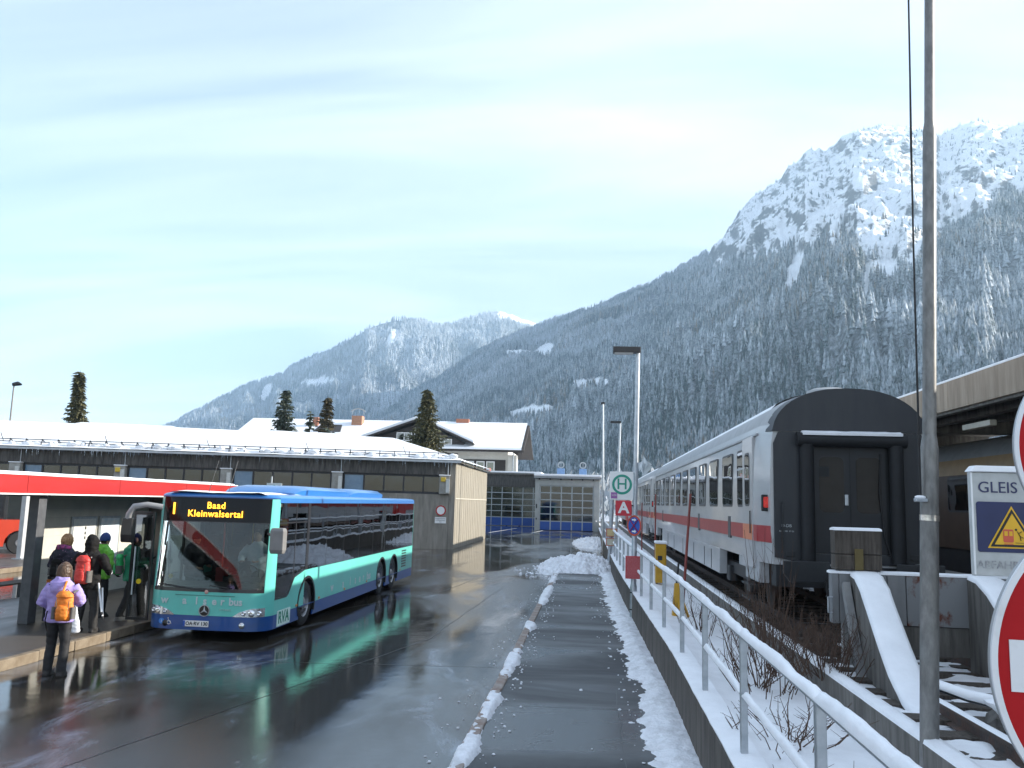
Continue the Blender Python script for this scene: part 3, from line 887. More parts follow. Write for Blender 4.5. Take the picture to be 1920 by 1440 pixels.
for i in range(len(RY) - 1):
    y0, y1 = RY[i], RY[i + 1]
    a, b = Vector((rx(y0), y0, 1.765)), Vector((rx(y1), y1, 1.765))
    o = MB().tube([a, b], 0.031, 10).build('top_rail', galv, rail_t, smooth=40)
    stuff(MB().rings(snow_on(a + Vector((0, 0, 0.012)), b + Vector((0, 0, 0.012)), 0.034, 0.062, i)).build('snow', snow_m, o, smooth=60))
    a, b = Vector((rx(y0), y0 + 0.03, 1.27)), Vector((rx(y1), y1 - 0.03, 1.27))
    o = MB().tube([a, b], 0.023, 8).build('mid_rail', galv, rail_t, smooth=40)
    stuff(MB().rings(snow_on(a + Vector((0, 0.03, 0.008)), b + Vector((0, -0.03, 0.008)), 0.027, 0.05, i + 40)).build('snow', snow_m, o, smooth=60))

# ---------------------------------------------------------------- dwarf wall, rails, sleepers, buffer stop
dw = thing('dwarf_wall', 'low dark concrete edging with a snow ridge beside the stabled train track', 'wall', (2.95, 4, 0.4))
for k in range(30):
    y0 = 2.0 + k * 3.0
    MB().box(2.86, 3.05, y0, y0 + 2.985, 0.38, 0.90).build('edging_block', concrete_dark, dw, bevel=0.012)
stuff(MB().rings([[(2.862 + 0.014 * fb(1, y, 2, 3), y, 0.90), (2.87, y, 0.935 + 0.012 * fb(3, y, 2, 3)), (2.955, y, 0.955 + 0.02 * fb(4, y, 1.5, 3)), (3.03, y, 0.935 + 0.012 * fb(3, y, 2, 3)), (3.046, y, 0.90)] for y in [2.2 + 0.3 * k for k in range(290)]]).build('snow_cap', snow_m, dw, smooth=60))

rail_prof = [(-0.07, 0), (0.07, 0), (0.07, 0.012), (0.012, 0.03), (0.012, 0.105), (0.036, 0.115), (0.036, 0.15), (-0.036, 0.15), (-0.036, 0.115), (-0.012, 0.105), (-0.012, 0.03), (-0.07, 0.012)]
def track(name, label, xc, y0, y1, sleepers_to, snowy=True):
    t_ = thing(name, label, 'railway track', (xc, y0, 0.8))
    for s_ in (-1, 1):
        x = xc + s_ * 0.7535
        r_ = MB().prism([(x + a, 0.825 + b) for a, b in rail_prof], 'y', y0, y1).build('rail', rust, t_)
        if snowy:
            stuff(MB().rings([[(x - 0.035, y, 0.976), (x - 0.02, y, 0.998 + 0.006 * fb(1, y, 3, 2)), (x + 0.02, y, 0.998 + 0.006 * fb(2, y, 3, 2)), (x + 0.035, y, 0.976)] for y in [y0 + 0.1 + (12.8 - y0) * k / 60 for k in range(61)]]).build('snow', snow_m, r_, smooth=60))
    sm_ = None; y = y0 + 0.2
    while y < sleepers_to:
        if sm_ is None:
            sm_ = MB().box(-1.27, 1.27, -0.13, 0.13, 0.0, 0.055).build('sleeper', wood_dark, t_, local=True); c = sm_
        else:
            c = sm_.copy(); COL.objects.link(c); c.parent = t_
        c.location = (random.uniform(-0.02, 0.02), y - y0, random.uniform(-0.012, 0.006)); y += 0.63
    return t_
track('railway_track', 'snowy dead-end track under the stabled white coaches', 4.3, 5.2, 110, 40)
track('railway_track', 'track under the beige train behind the platform', 10.9, -6, 120, 30, False)

bs = thing('buffer_stop', 'grey steel buffer stop with timber block, curved snowy braces and rust stains', 'buffer stop', (4.3, 12, 0.8))
panel_m = mat('stained_grey_steel', (0.15, 0.155, 0.16), 0.6, col2=(0.23, 0.235, 0.24), scale=3, stretch=(1, 1, 0.4))
rust_panel = mat('rust_flaked_steel', (0.20, 0.205, 0.21), 0.65, col2=(0.11, 0.035, 0.02), scale=2.6, lo=0.50, hi=0.56, stretch=(1, 1, 0.7))
for i, (xa, xb) in enumerate(((3.22, 3.31), (3.318, 3.93), (3.938, 4.17), (4.178, 5.02), (5.028, 5.55))):
    MB().box(xa, xb, 12.0, 12.16, 1.38, 2.03).build('panel', rust_panel if i == 3 else panel_m, bs, bevel=0.008)
MB().box(3.9, 5.2, 12.02, 12.12, 1.0, 1.37).build('lower_plate', concrete_dark, bs)
MB().rings([[(x, 11.99, 2.03), (x, 11.99, 2.055 + 0.01 * fb(x, 1, 3, 2)), (x, 12.08, 2.075 + 0.012 * fb(x, 2, 3, 2)), (x, 12.17, 2.055), (x, 12.17, 2.03)] for x in [3.2 + 0.08 * k for k in range(30)]]).build('snow_cap', snow_m, bs, smooth=60)
blk = MB().box(3.27, 3.88, 12.0, 12.22, 2.29, 2.60).build('timber_block', wood_dark, bs, bevel=0.008)
MB().box(3.27, 3.88, 12.005, 12.21, 2.082, 2.283).build('beam', wood_dark, blk, bevel=0.006)
MB().box(3.52, 3.63, 11.98, 11.998, 2.08, 2.36).build('bracket', mat('brass_plate', (0.13, 0.10, 0.04), 0.5, 0.5), blk)
MB().rings([[(x, 11.99, 2.60), (x, 12.0, 2.625), (x, 12.11, 2.64), (x, 12.22, 2.625), (x, 12.23, 2.60)] for x in [3.265 + 0.062 * k for k in range(11)]]).build('snow', snow_m, blk, smooth=60)
# handle at the end of the beam
MB().tube([(3.22, 11.98, 1.72), (3.16, 11.98, 1.72), (3.16, 11.98, 1.52), (3.22, 11.98, 1.52)], 0.012, 6).build('handle', galv, bs)
def brace(x0, x1, sx):
    prof = [(12.0, 2.02), (11.75, 1.99), (11.45, 1.86), (11.15, 1.66), (10.7, 1.36), (10.2, 1.06), (9.7, 0.87), (9.1, 0.76), (8.5, 0.71)]
    under = [(8.5, 0.45), (9.6, 0.52), (10.4, 0.60), (11.2, 0.62), (12.0, 0.62)]
    m_ = MB()
    P = prof + under
    sh = lambda y: (12.0 - y) * sx
    m_.rings([[(x0 + sh(y), y, z) for y, z in P], [(x1 + sh(y), y, z) for y, z in P]])
    b_ = m_.build('brace', concrete_dark, bs)
    rr = []
    for i in range(len(prof) * 3 - 2):
        f = i / 3; k = min(int(f), len(prof) - 2); u = f - k
        y = prof[k][0] * (1 - u) + prof[k + 1][0] * u; z = prof[k][1] * (1 - u) + prof[k + 1][1] * u
        a, b = x0 + sh(y) - 0.01 + 0.014 * fb(y, 1, 3, 2), x1 + sh(y) + 0.012 + 0.016 * fb(y, 2, 3, 2)
        t_ = 0.05 + 0.012 * fb(y, 5, 2, 2)
        rr.append([(a, y - 0.02, z - 0.01), (a + 0.005, y - t_ * 0.8, z + t_ * 0.7), (a + 0.05, y - t_, z + t_), ((a + b) / 2, y - t_ * 1.1, z + t_ * 1.1), (b - 0.05, y - t_, z + t_), (b - 0.005, y - t_ * 0.8, z + t_ * 0.7), (b, y - 0.02, z - 0.01)])
    stuff(MB().rings(rr).build('snow', snow_m, b_, smooth=70))
brace(3.46, 3.80, -0.075)
brace(4.95, 5.29, 0.0)
for (a, b) in (((3.42, 12.1, 0.65), (3.40, 12.02, 1.40)), ((3.86, 12.1, 0.65), (3.80, 12.02, 1.40)), ((3.36, 11.2, 0.65), (3.38, 11.95, 1.9))):
    MB().bar(a, b, 0.09, 0.12).build('strut', concrete_grey, bs)
# snow lying between the rails in front of the buffer stop
def loose(x, y):
    return 0.825 + 0.13 * fb(x, y, 0.9, 4, 12.0) + 0.05 * fb(x, y, 4, 2, 2.0)
stuff(tag(snow_field('drifted_snow', 3.06, 6.0, 5.0, 13.5, 60, 130, loose, snow_m, low=0.80), 'drifted snow lying between rails in front of the buffer stop', 'snow'))
# broken lumps: snowy rock and bent pipe near the foot of the brace
lump = MB()
def blob(c, r_, seed, n=14, m=9, amp=0.35):
    b = MB().ball((0, 0, 0), 1.0, n, m)
    out_ = []
    for p in b.v:
        d = Vector(p); k = 1 + amp * mnoise.noise(d * 1.6 + Vector((seed, seed * 2, 0)))
        out_.append((c[0] + d.x * r_[0] * k, c[1] + d.y * r_[1] * k, c[2] + d.z * r_[2] * k))
    return out_, b.f
rk_ = thing('boulder', 'dark lump of ballast stone capped with snow near the buffer stop', 'rock', (4.1, 8.9, 0.8))
v, f = blob((4.12, 8.9, 0.92), (0.30, 0.25, 0.2), 2); MB().add(v, f).build('stone', concrete_dark, rk_)
v, f = blob((4.12, 8.88, 1.06), (0.29, 0.25, 0.11), 4); MB().add(v, f).build('snow', snow_m, rk_, smooth=60)
pp = thing('pipe', 'bent pipe covered with snow between the rails', 'pipe', (3.85, 9.6, 0.9))
PTS = [(3.55, 10.2, 0.98), (3.7, 9.9, 1.02), (3.9, 9.55, 0.98), (4.1, 9.3, 0.97), (4.2, 9.05, 0.92)]
MB().tube(PTS, 0.04, 8).build('tube', dark_metal, pp)
MB().tube([(a, b - 0.01, c + 0.035) for a, b, c in PTS], [0.03, 0.05, 0.055, 0.06, 0.04], 8).build('snow', snow_m, pp, smooth=60)

# ---------------------------------------------------------------- trains
RZ = 0.97
coach_white = mat('coach_grey_white_paint', (0.38, 0.39, 0.40), 0.32, col2=(0.47, 0.47, 0.47), scale=1.6, coat=0.3, stretch=(1, 0.5, 1.5))
coach_dark = mat('coach_dark_grey_paint', (0.016, 0.019, 0.025), 0.5, col2=(0.028, 0.030, 0.034), scale=2.4, stretch=(2.5, 2.5, 0.5), rvar=0.15)
coach_black = mat('coach_recess_black', (0.006, 0.0085, 0.010), 0.6, var=0.15)
gang_rubber = mat('gangway_rubber', (0.008, 0.009, 0.011), 0.7, var=0.2, scale=8)
gang_door = mat('gangway_door_paint', (0.011, 0.0125, 0.016), 0.5, var=0.15)
coach_roof = mat('coach_roof_grey', (0.33, 0.34, 0.35), 0.5, var=0.1)
stripe_red = mat('coach_red_stripe', (0.34, 0.03, 0.038), 0.35, col2=(0.42, 0.06, 0.06), scale=4, lo=0.5, hi=0.75)
skirt_m = mat('coach_grey_skirt', (0.33, 0.34, 0.35), 0.5, col2=(0.42, 0.42, 0.42), scale=3)
glass_train = glass('coach_window_glass', (0.10, 0.11, 0.12), 0.22, 0.015, 0.12)
end_glass = mat('end_window_glass', (0.02, 0.018, 0.018), 0.2, var=0.2, spec=0.2)
frame_m = mat('window_frame_rubber', (0.07, 0.072, 0.075), 0.5, var=0.1)
lens_red = mat('tail_lamp_lens', (0.75, 0.02, 0.015), 0.2, col2=(0.25, 0.004, 0.004), scale=14, emit=0.10)
def coach_section(wd, top=3.96, bot=0.98, n=15, drop=0.0):
    """half-round roof over gently curved sides; returns (x, z) loop"""
    w = wd / 2
    side = [(-w * 0.965, bot), (-w, bot + 0.55), (-w, bot + 1.3), (-w * 0.985, bot + 1.95), (-w * 0.965, 3.15 - drop)]
    arc = []
    for k in range(n):
        a = math.pi * (0.5 - (k + 1) / (n + 1) * 0.5 * 1.0)
        pass
    roof = []
    for k in range(1, n):
        a = math.pi - math.pi * k / n
        cx, sx_ = math.cos(a), math.sin(a)
        roof.append((w * 0.965 * math.copysign(abs(cx) ** 0.9, cx), 3.15 - drop + (top - 3.15 + drop) * sx_ ** 0.92))
    right = [(-x, z) for x, z in reversed(side)]
    return side + roof + right
def rrect(cy, cz, wd, ht, r_, n=4):
    pts = []
    for (sx_, sz, a0) in ((1, 1, 0), (-1, 1, 90), (-1, -1, 180), (1, -1, 270)):
        for k in range(n + 1):
            a = R(a0 + 90 * k / n)
            pts.append((cy + sx_ * (wd / 2 - r_) + r_ * math.cos(a), cz + sz * (ht / 2 - r_) + r_ * math.sin(a)))
    return pts
def side_x(z, wd=2.82):     # half width of the body at height z above rail
    return wd / 2 * float(np.interp(z, [0.98, 1.53, 2.28, 2.93, 3.15], [0.965, 1.0, 1.0, 0.985, 0.965]))

def make_coach(label, xc, y0, Lc=26.4):
    t_ = thing('passenger_coach', label, 'train coach', (xc, y0, RZ), 'white long-distance coaches on the dead-end track')
    X = lambda x: xc + x
    sec = coach_section(2.82); sec2 = coach_section(2.60, 3.93, 0.98, drop=0.02)
    ring = lambda s_, y: [(X(x), y, RZ + z) for x, z in s_]
    mbd = MB().rings([ring(sec2, y0 + 0.012), ring(sec, y0 + 0.62), ring(sec, y0 + Lc - 0.62), ring(sec2, y0 + Lc - 0.012)])
    n = len(sec); mats_ = []
    for i, f in enumerate(mbd.f):
        if len(f) == 4:
            j = i % n
            mbd.m[i] = 1 if 5 <= j <= n - 7 else 0
    body = mbd.build('body', [coach_white, coach_roof], t_, smooth=30)
    # dark end cap over the arc of the roof and round the gangway
    capo = [(x, z) for x, z in coach_section(2.605, 3.945, 0.98, 24, 0.02)]
    hood = [(x, z) for x, z in capo if z > 3.1]
    hood = [(-1.262, 3.20)] + [q for q in hood if q[1] > 3.2] + [(1.262, 3.20)]
    inner = [(q[0] * 0.99, q[1] - 0.005) for q in hood]
    MB().rings([[(X(x * 1.003), y0 - 0.03, RZ + z + 0.003) for x, z in hood], [(X(x * 1.035), y0 + 0.33, RZ + z + 0.014) for x, z in hood]]).build('end_hood', coach_dark, t_, smooth=40)
    # end wall (dark) with recessed gangway
    ew = MB().prism([(X(-1.245), RZ + 1.10), (X(-0.80), RZ + 1.02), (X(-0.80), RZ + 3.195), (X(-1.16), RZ + 3.195), (X(-1.245), RZ + 3.0)], 'y', y0 - 0.028, y0 + 0.01)
    ew.prism([(X(0.80), RZ + 1.02), (X(1.245), RZ + 1.10), (X(1.245), RZ + 3.0), (X(1.16), RZ + 3.195), (X(0.80), RZ + 3.195)], 'y', y0 - 0.028, y0 + 0.01)
    ew.prism([(X(-0.798), RZ + 2.98), (X(0.798), RZ + 2.98), (X(0.798), RZ + 3.195), (X(-0.798), RZ + 3.195)], 'y', y0 - 0.028, y0 + 0.01)
    ew.prism([(X(-0.798), RZ + 1.02), (X(0.798), RZ + 1.02), (X(0.798), RZ + 1.18), (X(-0.798), RZ + 1.18)], 'y', y0 - 0.028, y0 + 0.01)
    ewo = ew.build('end_wall', coach_dark, t_, bevel=0.008)
    # gangway doors
    for s_ in (-1, 1):
        d_ = MB().box(X(0.004 if s_ > 0 else -0.58), X(0.58 if s_ > 0 else -0.004), y0 - 0.012, y0 + 0.008, RZ + 1.185, RZ + 2.97).build('gangway_door', gang_door, t_)
        MB().prism(rrect(X(0.30 * s_), RZ + 2.32, 0.40, 0.92, 0.09), 'y', y0 - 0.018, y0 - 0.0125).build('window', end_glass, d_)
    MB().box(X(-0.10), X(-0.04), y0 - 0.05, y0 - 0.013, RZ + 1.98, RZ + 2.16).build('handle', galv, t_, bevel=0.008)
    MB().box(X(-0.008), X(0.008), y0 - 0.016, y0 - 0.009, RZ + 1.19, RZ + 2.97).build('door_seam', coach_black, t_)
    MB().box(X(-0.797), X(-0.582), y0 - 0.005, y0 + 0.006, RZ + 1.19, RZ + 2.97).build('recess_panel', coach_black, t_)
    MB().box(X(0.582), X(0.797), y0 - 0.005, y0 + 0.006, RZ + 1.19, RZ + 2.97).build('recess_panel', coach_black, t_)
    # rubber bellows tubes
    for x in (-0.72, 0.72):
        MB().tube([(X(x), y0 - 0.11, RZ + 1.04), (X(x), y0 - 0.11, RZ + 2.98)], 0.115, 14).build('gangway_tube', gang_rubber, t_, smooth=50)
    MB().tube([(X(-0.88), y0 - 0.12, RZ + 3.06), (X(0.88), y0 - 0.12, RZ + 3.06)], 0.12, 14).build('gangway_roller', gang_rubber, t_, smooth=50)
    stuff(MB().rings([[(X(x), y0 - 0.24, RZ + 3.13), (X(x), y0 - 0.25, RZ + 3.17 + 0.008 * fb(x, 1, 6, 2)), (X(x), y0 - 0.12, RZ + 3.21 + 0.012 * fb(x, 3, 5, 2)), (X(x), y0 - 0.02, RZ + 3.18), (X(x), y0 - 0.03, RZ + 3.14)] for x in [-0.80 + 0.08 * k for k in range(21)]]).build('snow', snow_m, t_, smooth=60))
    # buffers and gear below the end
    for x in (-0.875, 0.875):
        b_ = MB().prism([(X(x) - 0.36, RZ + 0.88), (X(x) - 0.26, RZ + 0.75), (X(x) + 0.26, RZ + 0.75), (X(x) + 0.36, RZ + 0.88), (X(x) + 0.36, RZ + 1.08), (X(x) - 0.36, RZ + 1.08)], 'y', y0 - 0.62, y0 - 0.55).build('buffer', dark_metal, t_, bevel=0.012)
        MB().tube([(X(x), y0 - 0.55, RZ + 0.95), (X(x), y0 + 0.2, RZ + 0.95)], 0.12, 12).build('shank', dark_metal, b_, smooth=40)
    MB().box(X(-1.22), X(1.22), y0 + 0.02, y0 + 0.4, RZ + 0.62, RZ + 1.0).build('headstock', dark_metal, t_)
    MB().box(X(-0.08), X(0.08), y0 - 0.3, y0 + 0.02, RZ + 0.72, RZ + 0.92).build('coupling', dark_metal, t_)
    for x in (-0.45, -0.25, 0.3, 0.5):
        MB().tube([(X(x), y0 - 0.02, RZ + 0.85), (X(x), y0 - 0.16, RZ + 0.62), (X(x + 0.05), y0 - 0.14, RZ + 0.35), (X(x + 0.1), y0 + 0.05, RZ + 0.5)], 0.025, 6).build('air_hose', black_rubber, t_, smooth=50)
    for s_ in (-1, 1):
        MB().tube([(X(s_ * 1.12), y0 - 0.03, RZ + 1.25), (X(s_ * 1.12), y0 - 0.075, RZ + 1.28), (X(s_ * 1.12), y0 - 0.075, RZ + 1.98), (X(s_ * 1.12), y0 - 0.03, RZ + 2.01)], 0.013, 6).build('handrail', dark_metal, t_, smooth=50)
        MB().box(X(s_ * 1.0) - 0.07, X(s_ * 1.0) + 0.07, y0 - 0.05, y0 - 0.03, RZ + 1.12, RZ + 1.2).build('socket_cover', dark_metal, t_, bevel=0.006)
    MB().tube([(X(0.50), y0 - 0.03, RZ + 2.85), (X(0.46), y0 - 0.05, RZ + 2.2), (X(0.52), y0 - 0.06, RZ + 1.5), (X(0.62), y0 - 0.05, RZ + 1.15)], 0.012, 6).build('cable', black_rubber, t_, smooth=50)
    MB().box(X(-0.5), X(-0.34), y0 - 0.022, y0 - 0.0185, RZ + 2.45, RZ + 2.62).build('warning_plate', coach_black, t_)
    # tail lamps on the tapered corners
    for s_ in (-1, 1):
        lb = MB().box(X(s_ * 1.33) - 0.085, X(s_ * 1.33) + 0.085, y0 + 0.12, y0 + 0.22, RZ + 1.85, RZ + 2.13).build('tail_lamp', coach_black, t_, bevel=0.015)
        MB().prism(rrect(X(s_ * 1.33), RZ + 2.0, 0.125, 0.18, 0.02), 'y', y0 + 0.105, y0 + 0.119).build('lens', lens_red, lb)
    # red stripe, one length per side, broken by the small grilles
    for s_ in (-1, 1):
        spans = [(0.0, 0.62), (0.62, 3.42), (3.72, 8.55), (8.95, Lc - 6.2), (Lc - 5.8, Lc - 0.62)]
        for k, (a, b) in enumerate(spans):
            m_ = MB(); z0, z1 = 1.33, 1.61
            if k == 0:
                xa, xb = 1.279, 1.398
                m_.hexa([(X(s_ * (xa - .01)), y0 + 0.014, RZ + z0), (X(s_ * (xa + 0.012)), y0 + 0.014, RZ + z0), (X(s_ * (xb + 0.006)), y0 + b, RZ + z0), (X(s_ * (xb - .01)), y0 + b, RZ + z0),
                         (X(s_ * 1.285), y0 + 0.014, RZ + z1), (X(s_ * 1.308), y0 + 0.014, RZ + z1), (X(s_ * 1.418), y0 + b, RZ + z1), (X(s_ * 1.39), y0 + b, RZ + z1)])
            else:
                x0, x1 = sorted((X(s_ * 1.395), X(s_ * 1.4155)))
                m_.box(x0, x1, y0 + a, y0 + b, RZ + z0, RZ + z1)
            m_.build('red_stripe', stripe_red, t_)
        for a in (3.45, 8.58, Lc - 6.17):
            x0, x1 = sorted((X(s_ * 1.395), X(s_ * 1.418)))
            MB().box(x0, x1, y0 + a, y0 + a + 0.32, RZ + 1.28, RZ + 1.72).build('vent_grille', frame_m, t_)
        # doors at both ends
        for (ya, sgn) in ((0.95, 1), (Lc - 1.95, 1)):
            x0, x1 = sorted((X(s_ * 1.36), X(s_ * 1.424)))
            dd = MB().prism(rrect(y0 + ya + 0.5, RZ + 2.02, 1.0, 2.34, 0.07), 'x', x0, x1).build('door', coach_white, t_, bevel=0.008)
            xa, xb = sorted((X(s_ * 1.41), X(s_ * 1.430)))
            MB().prism(rrect(y0 + ya + 0.5, RZ + 2.42, 0.50, 0.98, 0.12), 'x', xa, xb).build('window_frame', frame_m, dd)
            xa, xb = sorted((X(s_ * 1.42), X(s_ * 1.433)))
            MB().prism(rrect(y0 + ya + 0.5, RZ + 2.42, 0.42, 0.90, 0.09), 'x', xa, xb).build('window', glass_train, dd)
            xa, xb = sorted((X(s_ * 1.41), X(s_ * 1.45)))
            MB().tube([(X(s_ * 1.445), y0 + ya + 0.14, RZ + 1.45), (X(s_ * 1.445), y0 + ya + 0.14, RZ + 1.85)], 0.012, 6).build('handle', dark_metal, dd)
            xa, xb = sorted((X(s_ * 1.395), X(s_ * 1.4275)))
            MB().box(xa, xb, y0 + ya + 0.02, y0 + ya + 0.98, RZ + 1.33, RZ + 1.61).build('stripe', mat('faded_orange_stripe', (0.62, 0.20, 0.10), 0.35, var=0.12), dd)
            for q in range(2):
                MB().box(min(X(s_ * 1.2), X(s_ * 1.47)), max(X(s_ * 1.2), X(s_ * 1.47)), y0 + ya + 0.1, y0 + ya + 0.9, RZ + 0.52 - 0.25 * q, RZ + 0.55 - 0.25 * q).build('step', dark_metal, t_)
        # windows
        ws = [(2.25, 0.62, 1)] + [(3.85 + 2.08 * k, 1.28, 0) for k in range(10)] + [(Lc - 2.45, 0.55, 1)]
        for (yc, wd, split) in ws:
            xa, xb = sorted((X(s_ * 1.37), X(s_ * 1.417)))
            fr_ = MB().prism(rrect(y0 + yc, RZ + 2.46, wd + 0.09, 1.09, 0.12), 'x', xa, xb).build('window', frame_m, t_)
            xa, xb = sorted((X(s_ * 1.40), X(s_ * 1.4205)))
            MB().prism(rrect(y0 + yc, RZ + 2.46, wd, 1.00, 0.09), 'x', xa, xb).build('pane', glass_train, fr_)
            if split:
                xa, xb = sorted((X(s_ * 1.40), X(s_ * 1.424)))
                MB().box(xa, xb, y0 + yc - wd / 2, y0 + yc + wd / 2, RZ + 2.62, RZ + 2.66).build('bar', galv, fr_)
        # lower body skirt between the bogies, with grey band
        x0, x1 = sorted((X(s_ * 1.20), X(s_ * 1.372)))
        for (a, b, z0) in ((0.66, 1.98, 0.62), (2.0, 2.7, 0.80), (5.3, Lc - 5.3, 0.42), (Lc - 2.7, Lc - 0.66, 0.62)):
            MB().box(x0, x1, y0 + a, y0 + b, RZ + z0, RZ + 0.978).build('skirt', skirt_m if z0 > 0.5 else coach_white, t_, bevel=0.01)
        for a in (6.6, 7.9, 10.2, 13.1, 16.0, 18.4):
            xa, xb = sorted((X(s_ * 1.36), X(s_ * 1.378)))
            MB().box(xa, xb, y0 + a, y0 + a + 0.06, RZ + 0.44, RZ + 0.9).build('hatch_seam', coach_black, t_)
    # bogies
    for yb in (3.7, Lc - 3.7):
        bg_ = MB()
        for s_ in (-1, 1):
            bg_.box(X(s_ * 1.08) - 0.07, X(s_ * 1.08) + 0.07, y0 + yb - 1.75, y0 + yb + 1.75, RZ + 0.48, RZ + 0.72)
        bg_.box(X(-1.0), X(1.0), y0 + yb - 0.4, y0 + yb + 0.4, RZ + 0.4, RZ + 0.85)
        bo = bg_.build('bogie', dark_metal, t_)
        for dy_ in (-1.25, 1.25):
            for s_ in (-1, 1):
                MB().lathe([(0.05, -0.07), (0.46, -0.07), (0.46, 0.05), (0.36, 0.06), (0.16, 0.02), (0.05, 0.07)], (X(s_ * 0.76), y0 + yb + dy_, RZ + 0.46), 'x', 24).build('wheel', rust, bo, smooth=40)
                MB().box(X(s_ * 1.15) - 0.09, X(s_ * 1.15) + 0.09, y0 + yb + dy_ - 0.2, y0 + yb + dy_ + 0.2, RZ + 0.3, RZ + 0.64).build('axle_box', dark_metal, bo, bevel=0.03)
    MB().box(X(-0.95), X(0.95), y0 + 6.0, y0 + Lc - 6, RZ + 0.35, RZ + 0.975).build('underframe', dark_metal, t_)
    MB().lathe([(0.0, 0.10), (0.26, 0.09), (0.36, 0.05), (0.38, 0.0)], (X(-0.12), y0 + 0.75, RZ + 3.945), 'z', 20).build('roof_vent', coach_roof, t_, smooth=40)
    # snow lying on the roof, thinner towards the gutter
    rr = []
    for k in range(90):
        y = y0 + 0.9 + (Lc - 1.8) * k / 89
        row = []
        e0 = 0.20 + 0.05 * fb(1.3, y, 0.9, 4, 6)
        for q in range(13):
            a = math.pi * (1 - e0) + (math.pi * e0 - math.pi * (1 - e0)) * q / 12
            cx, sx_ = math.cos(a), math.sin(a)
            up = 0.035 * min(1, min(q, 12 - q) / 1.2) - (0.012 if q in (0, 12) else 0)
            row.append((X(1.36 * math.copysign(abs(cx) ** 0.9, cx)), y, RZ + 3.15 + 0.81 * sx_ ** 0.92 + up + 0.006 * fb(q, y, 1.4, 2, 2)))
        rr.append(row)
    stuff(MB().rings(rr, False, closed=False).build('roof_snow', snow_m, t_, smooth=60))
    for s_ in (-1, 1):
        MB().bar((X(s_ * 1.375), y0 + 0.7, RZ + 3.2), (X(s_ * 1.375), y0 + Lc - 0.7, RZ + 3.2), 0.03, 0.035).build('gutter', coach_roof, t_)
    return t_
c1 = make_coach('white coach with dark grey end wall, red stripe and lit tail lamp', 4.30, 14.8)
text('D-DB', 0.07, (3.25, 14.765, RZ + 1.62), galv, parent=c1)
text('Bvmz 185  07-36', 0.035, (3.25, 14.765, RZ + 1.53), galv, parent=c1)
c2 = copy_tree(c1)
c2.location = (4.30, 14.8 + 26.55, RZ)
c2['label'] = 'second white coach coupled beyond the dark-ended one, farther along the track'

# red locomotive at the far end
lo_t = thing('locomotive', 'red locomotive at the far head of the white coaches', 'locomotive', (4.3, 68.0, RZ))
red_loco = mat('locomotive_red', (0.55, 0.035, 0.03), 0.35, coat=0.2)
secL = [(-1.45, 0.7), (-1.47, 1.5), (-1.45, 2.6), (-1.25, 3.3), (-0.8, 3.7), (0.8, 3.7), (1.25, 3.3), (1.45, 2.6), (1.47, 1.5), (1.45, 0.7)]
rl = lambda k, y, dz=0: [(4.3 + x * k, y, RZ + 0.7 + (z - 0.7) * (1 + dz)) for x, z in secL]
MB().rings([rl(0.94, 68.0, -0.12), rl(1.0, 69.2), rl(1.0, 85.6), rl(0.94, 86.8, -0.12)]).build('body', red_loco, lo_t, smooth=30)
for yb in (72, 83):
    MB().box(3.0, 5.6, yb - 1.8, yb + 1.8, RZ + 0.1, RZ + 0.75).build('bogie', dark_metal, lo_t)
MB().box(2.822, 2.84, 69.4, 70.4, RZ + 2.0, RZ + 2.8).build('window', glass_train, lo_t)
MB().box(2.815, 2.835, 71.5, 83.5, RZ + 0.75, RZ + 1.0).build('grey_band', skirt_m, lo_t)
for y in (72.5, 82.5):
    MB().tube([(4.3 - 0.5, y, RZ + 3.72), (4.3, y + 0.9, RZ + 4.1), (4.3 + 0.5, y, RZ + 3.72)], 0.04, 6).build('pantograph', dark_metal, lo_t)

# beige train at the next platform
bt = thing('passenger_train', 'beige and brown train standing under the platform roof', 'train', (11.15, 4, RZ))
beige = mat('train_beige_paint', (0.42, 0.27, 0.13), 0.4, var=0.08)
brown = mat('train_brown_paint', (0.10, 0.062, 0.04), 0.45, var=0.1)
XB = 11.15
sB = coach_section(2.82, 3.98)
mb_ = MB().rings([[(XB + x, y, RZ + z) for x, z in sB] for y in (4.0, 58.0)])
for i in range(len(mb_.f)):
    j = i % len(sB)
    if len(mb_.f[i]) == 4:
        mb_.m[i] = 2 if 5 <= j <= len(sB) - 7 else (1 if j in (3, 4, len(sB) - 6, len(sB) - 5) else 0)
mb_.build('body', [brown, beige, coach_roof], bt, smooth=30)
for k in range(20):
    y = 6.0 + 2.55 * k
    fr_ = MB().prism(rrect(y, RZ + 2.42, 1.45, 0.95, 0.12), 'x', XB - 1.425, XB - 1.39).build('window', frame_m, bt)
    MB().prism(rrect(y, RZ + 2.42, 1.35, 0.85, 0.10), 'x', XB - 1.432, XB - 1.42).build('pane', glass_train, fr_)
for y in (16.6, 32.0, 46.0):
    MB().prism(rrect(y + 0.2, RZ + 2.0, 0.9, 2.1, 0.06), 'x', XB - 1.425, XB - 1.38).build('door', beige, bt)
for k in range(40):
    MB().bar((XB - 1.29, 5 + 1.3 * k, RZ + 3.40), (XB - 1.02, 5.0 + 1.3 * k, RZ + 3.63), 0.05, 0.03).build('roof_rib', coach_roof, bt)
MB().box(XB - 1.30, XB + 1.3, 4.4, 57.6, RZ + 0.25, RZ + 0.97).build('underframe', dark_metal, bt)

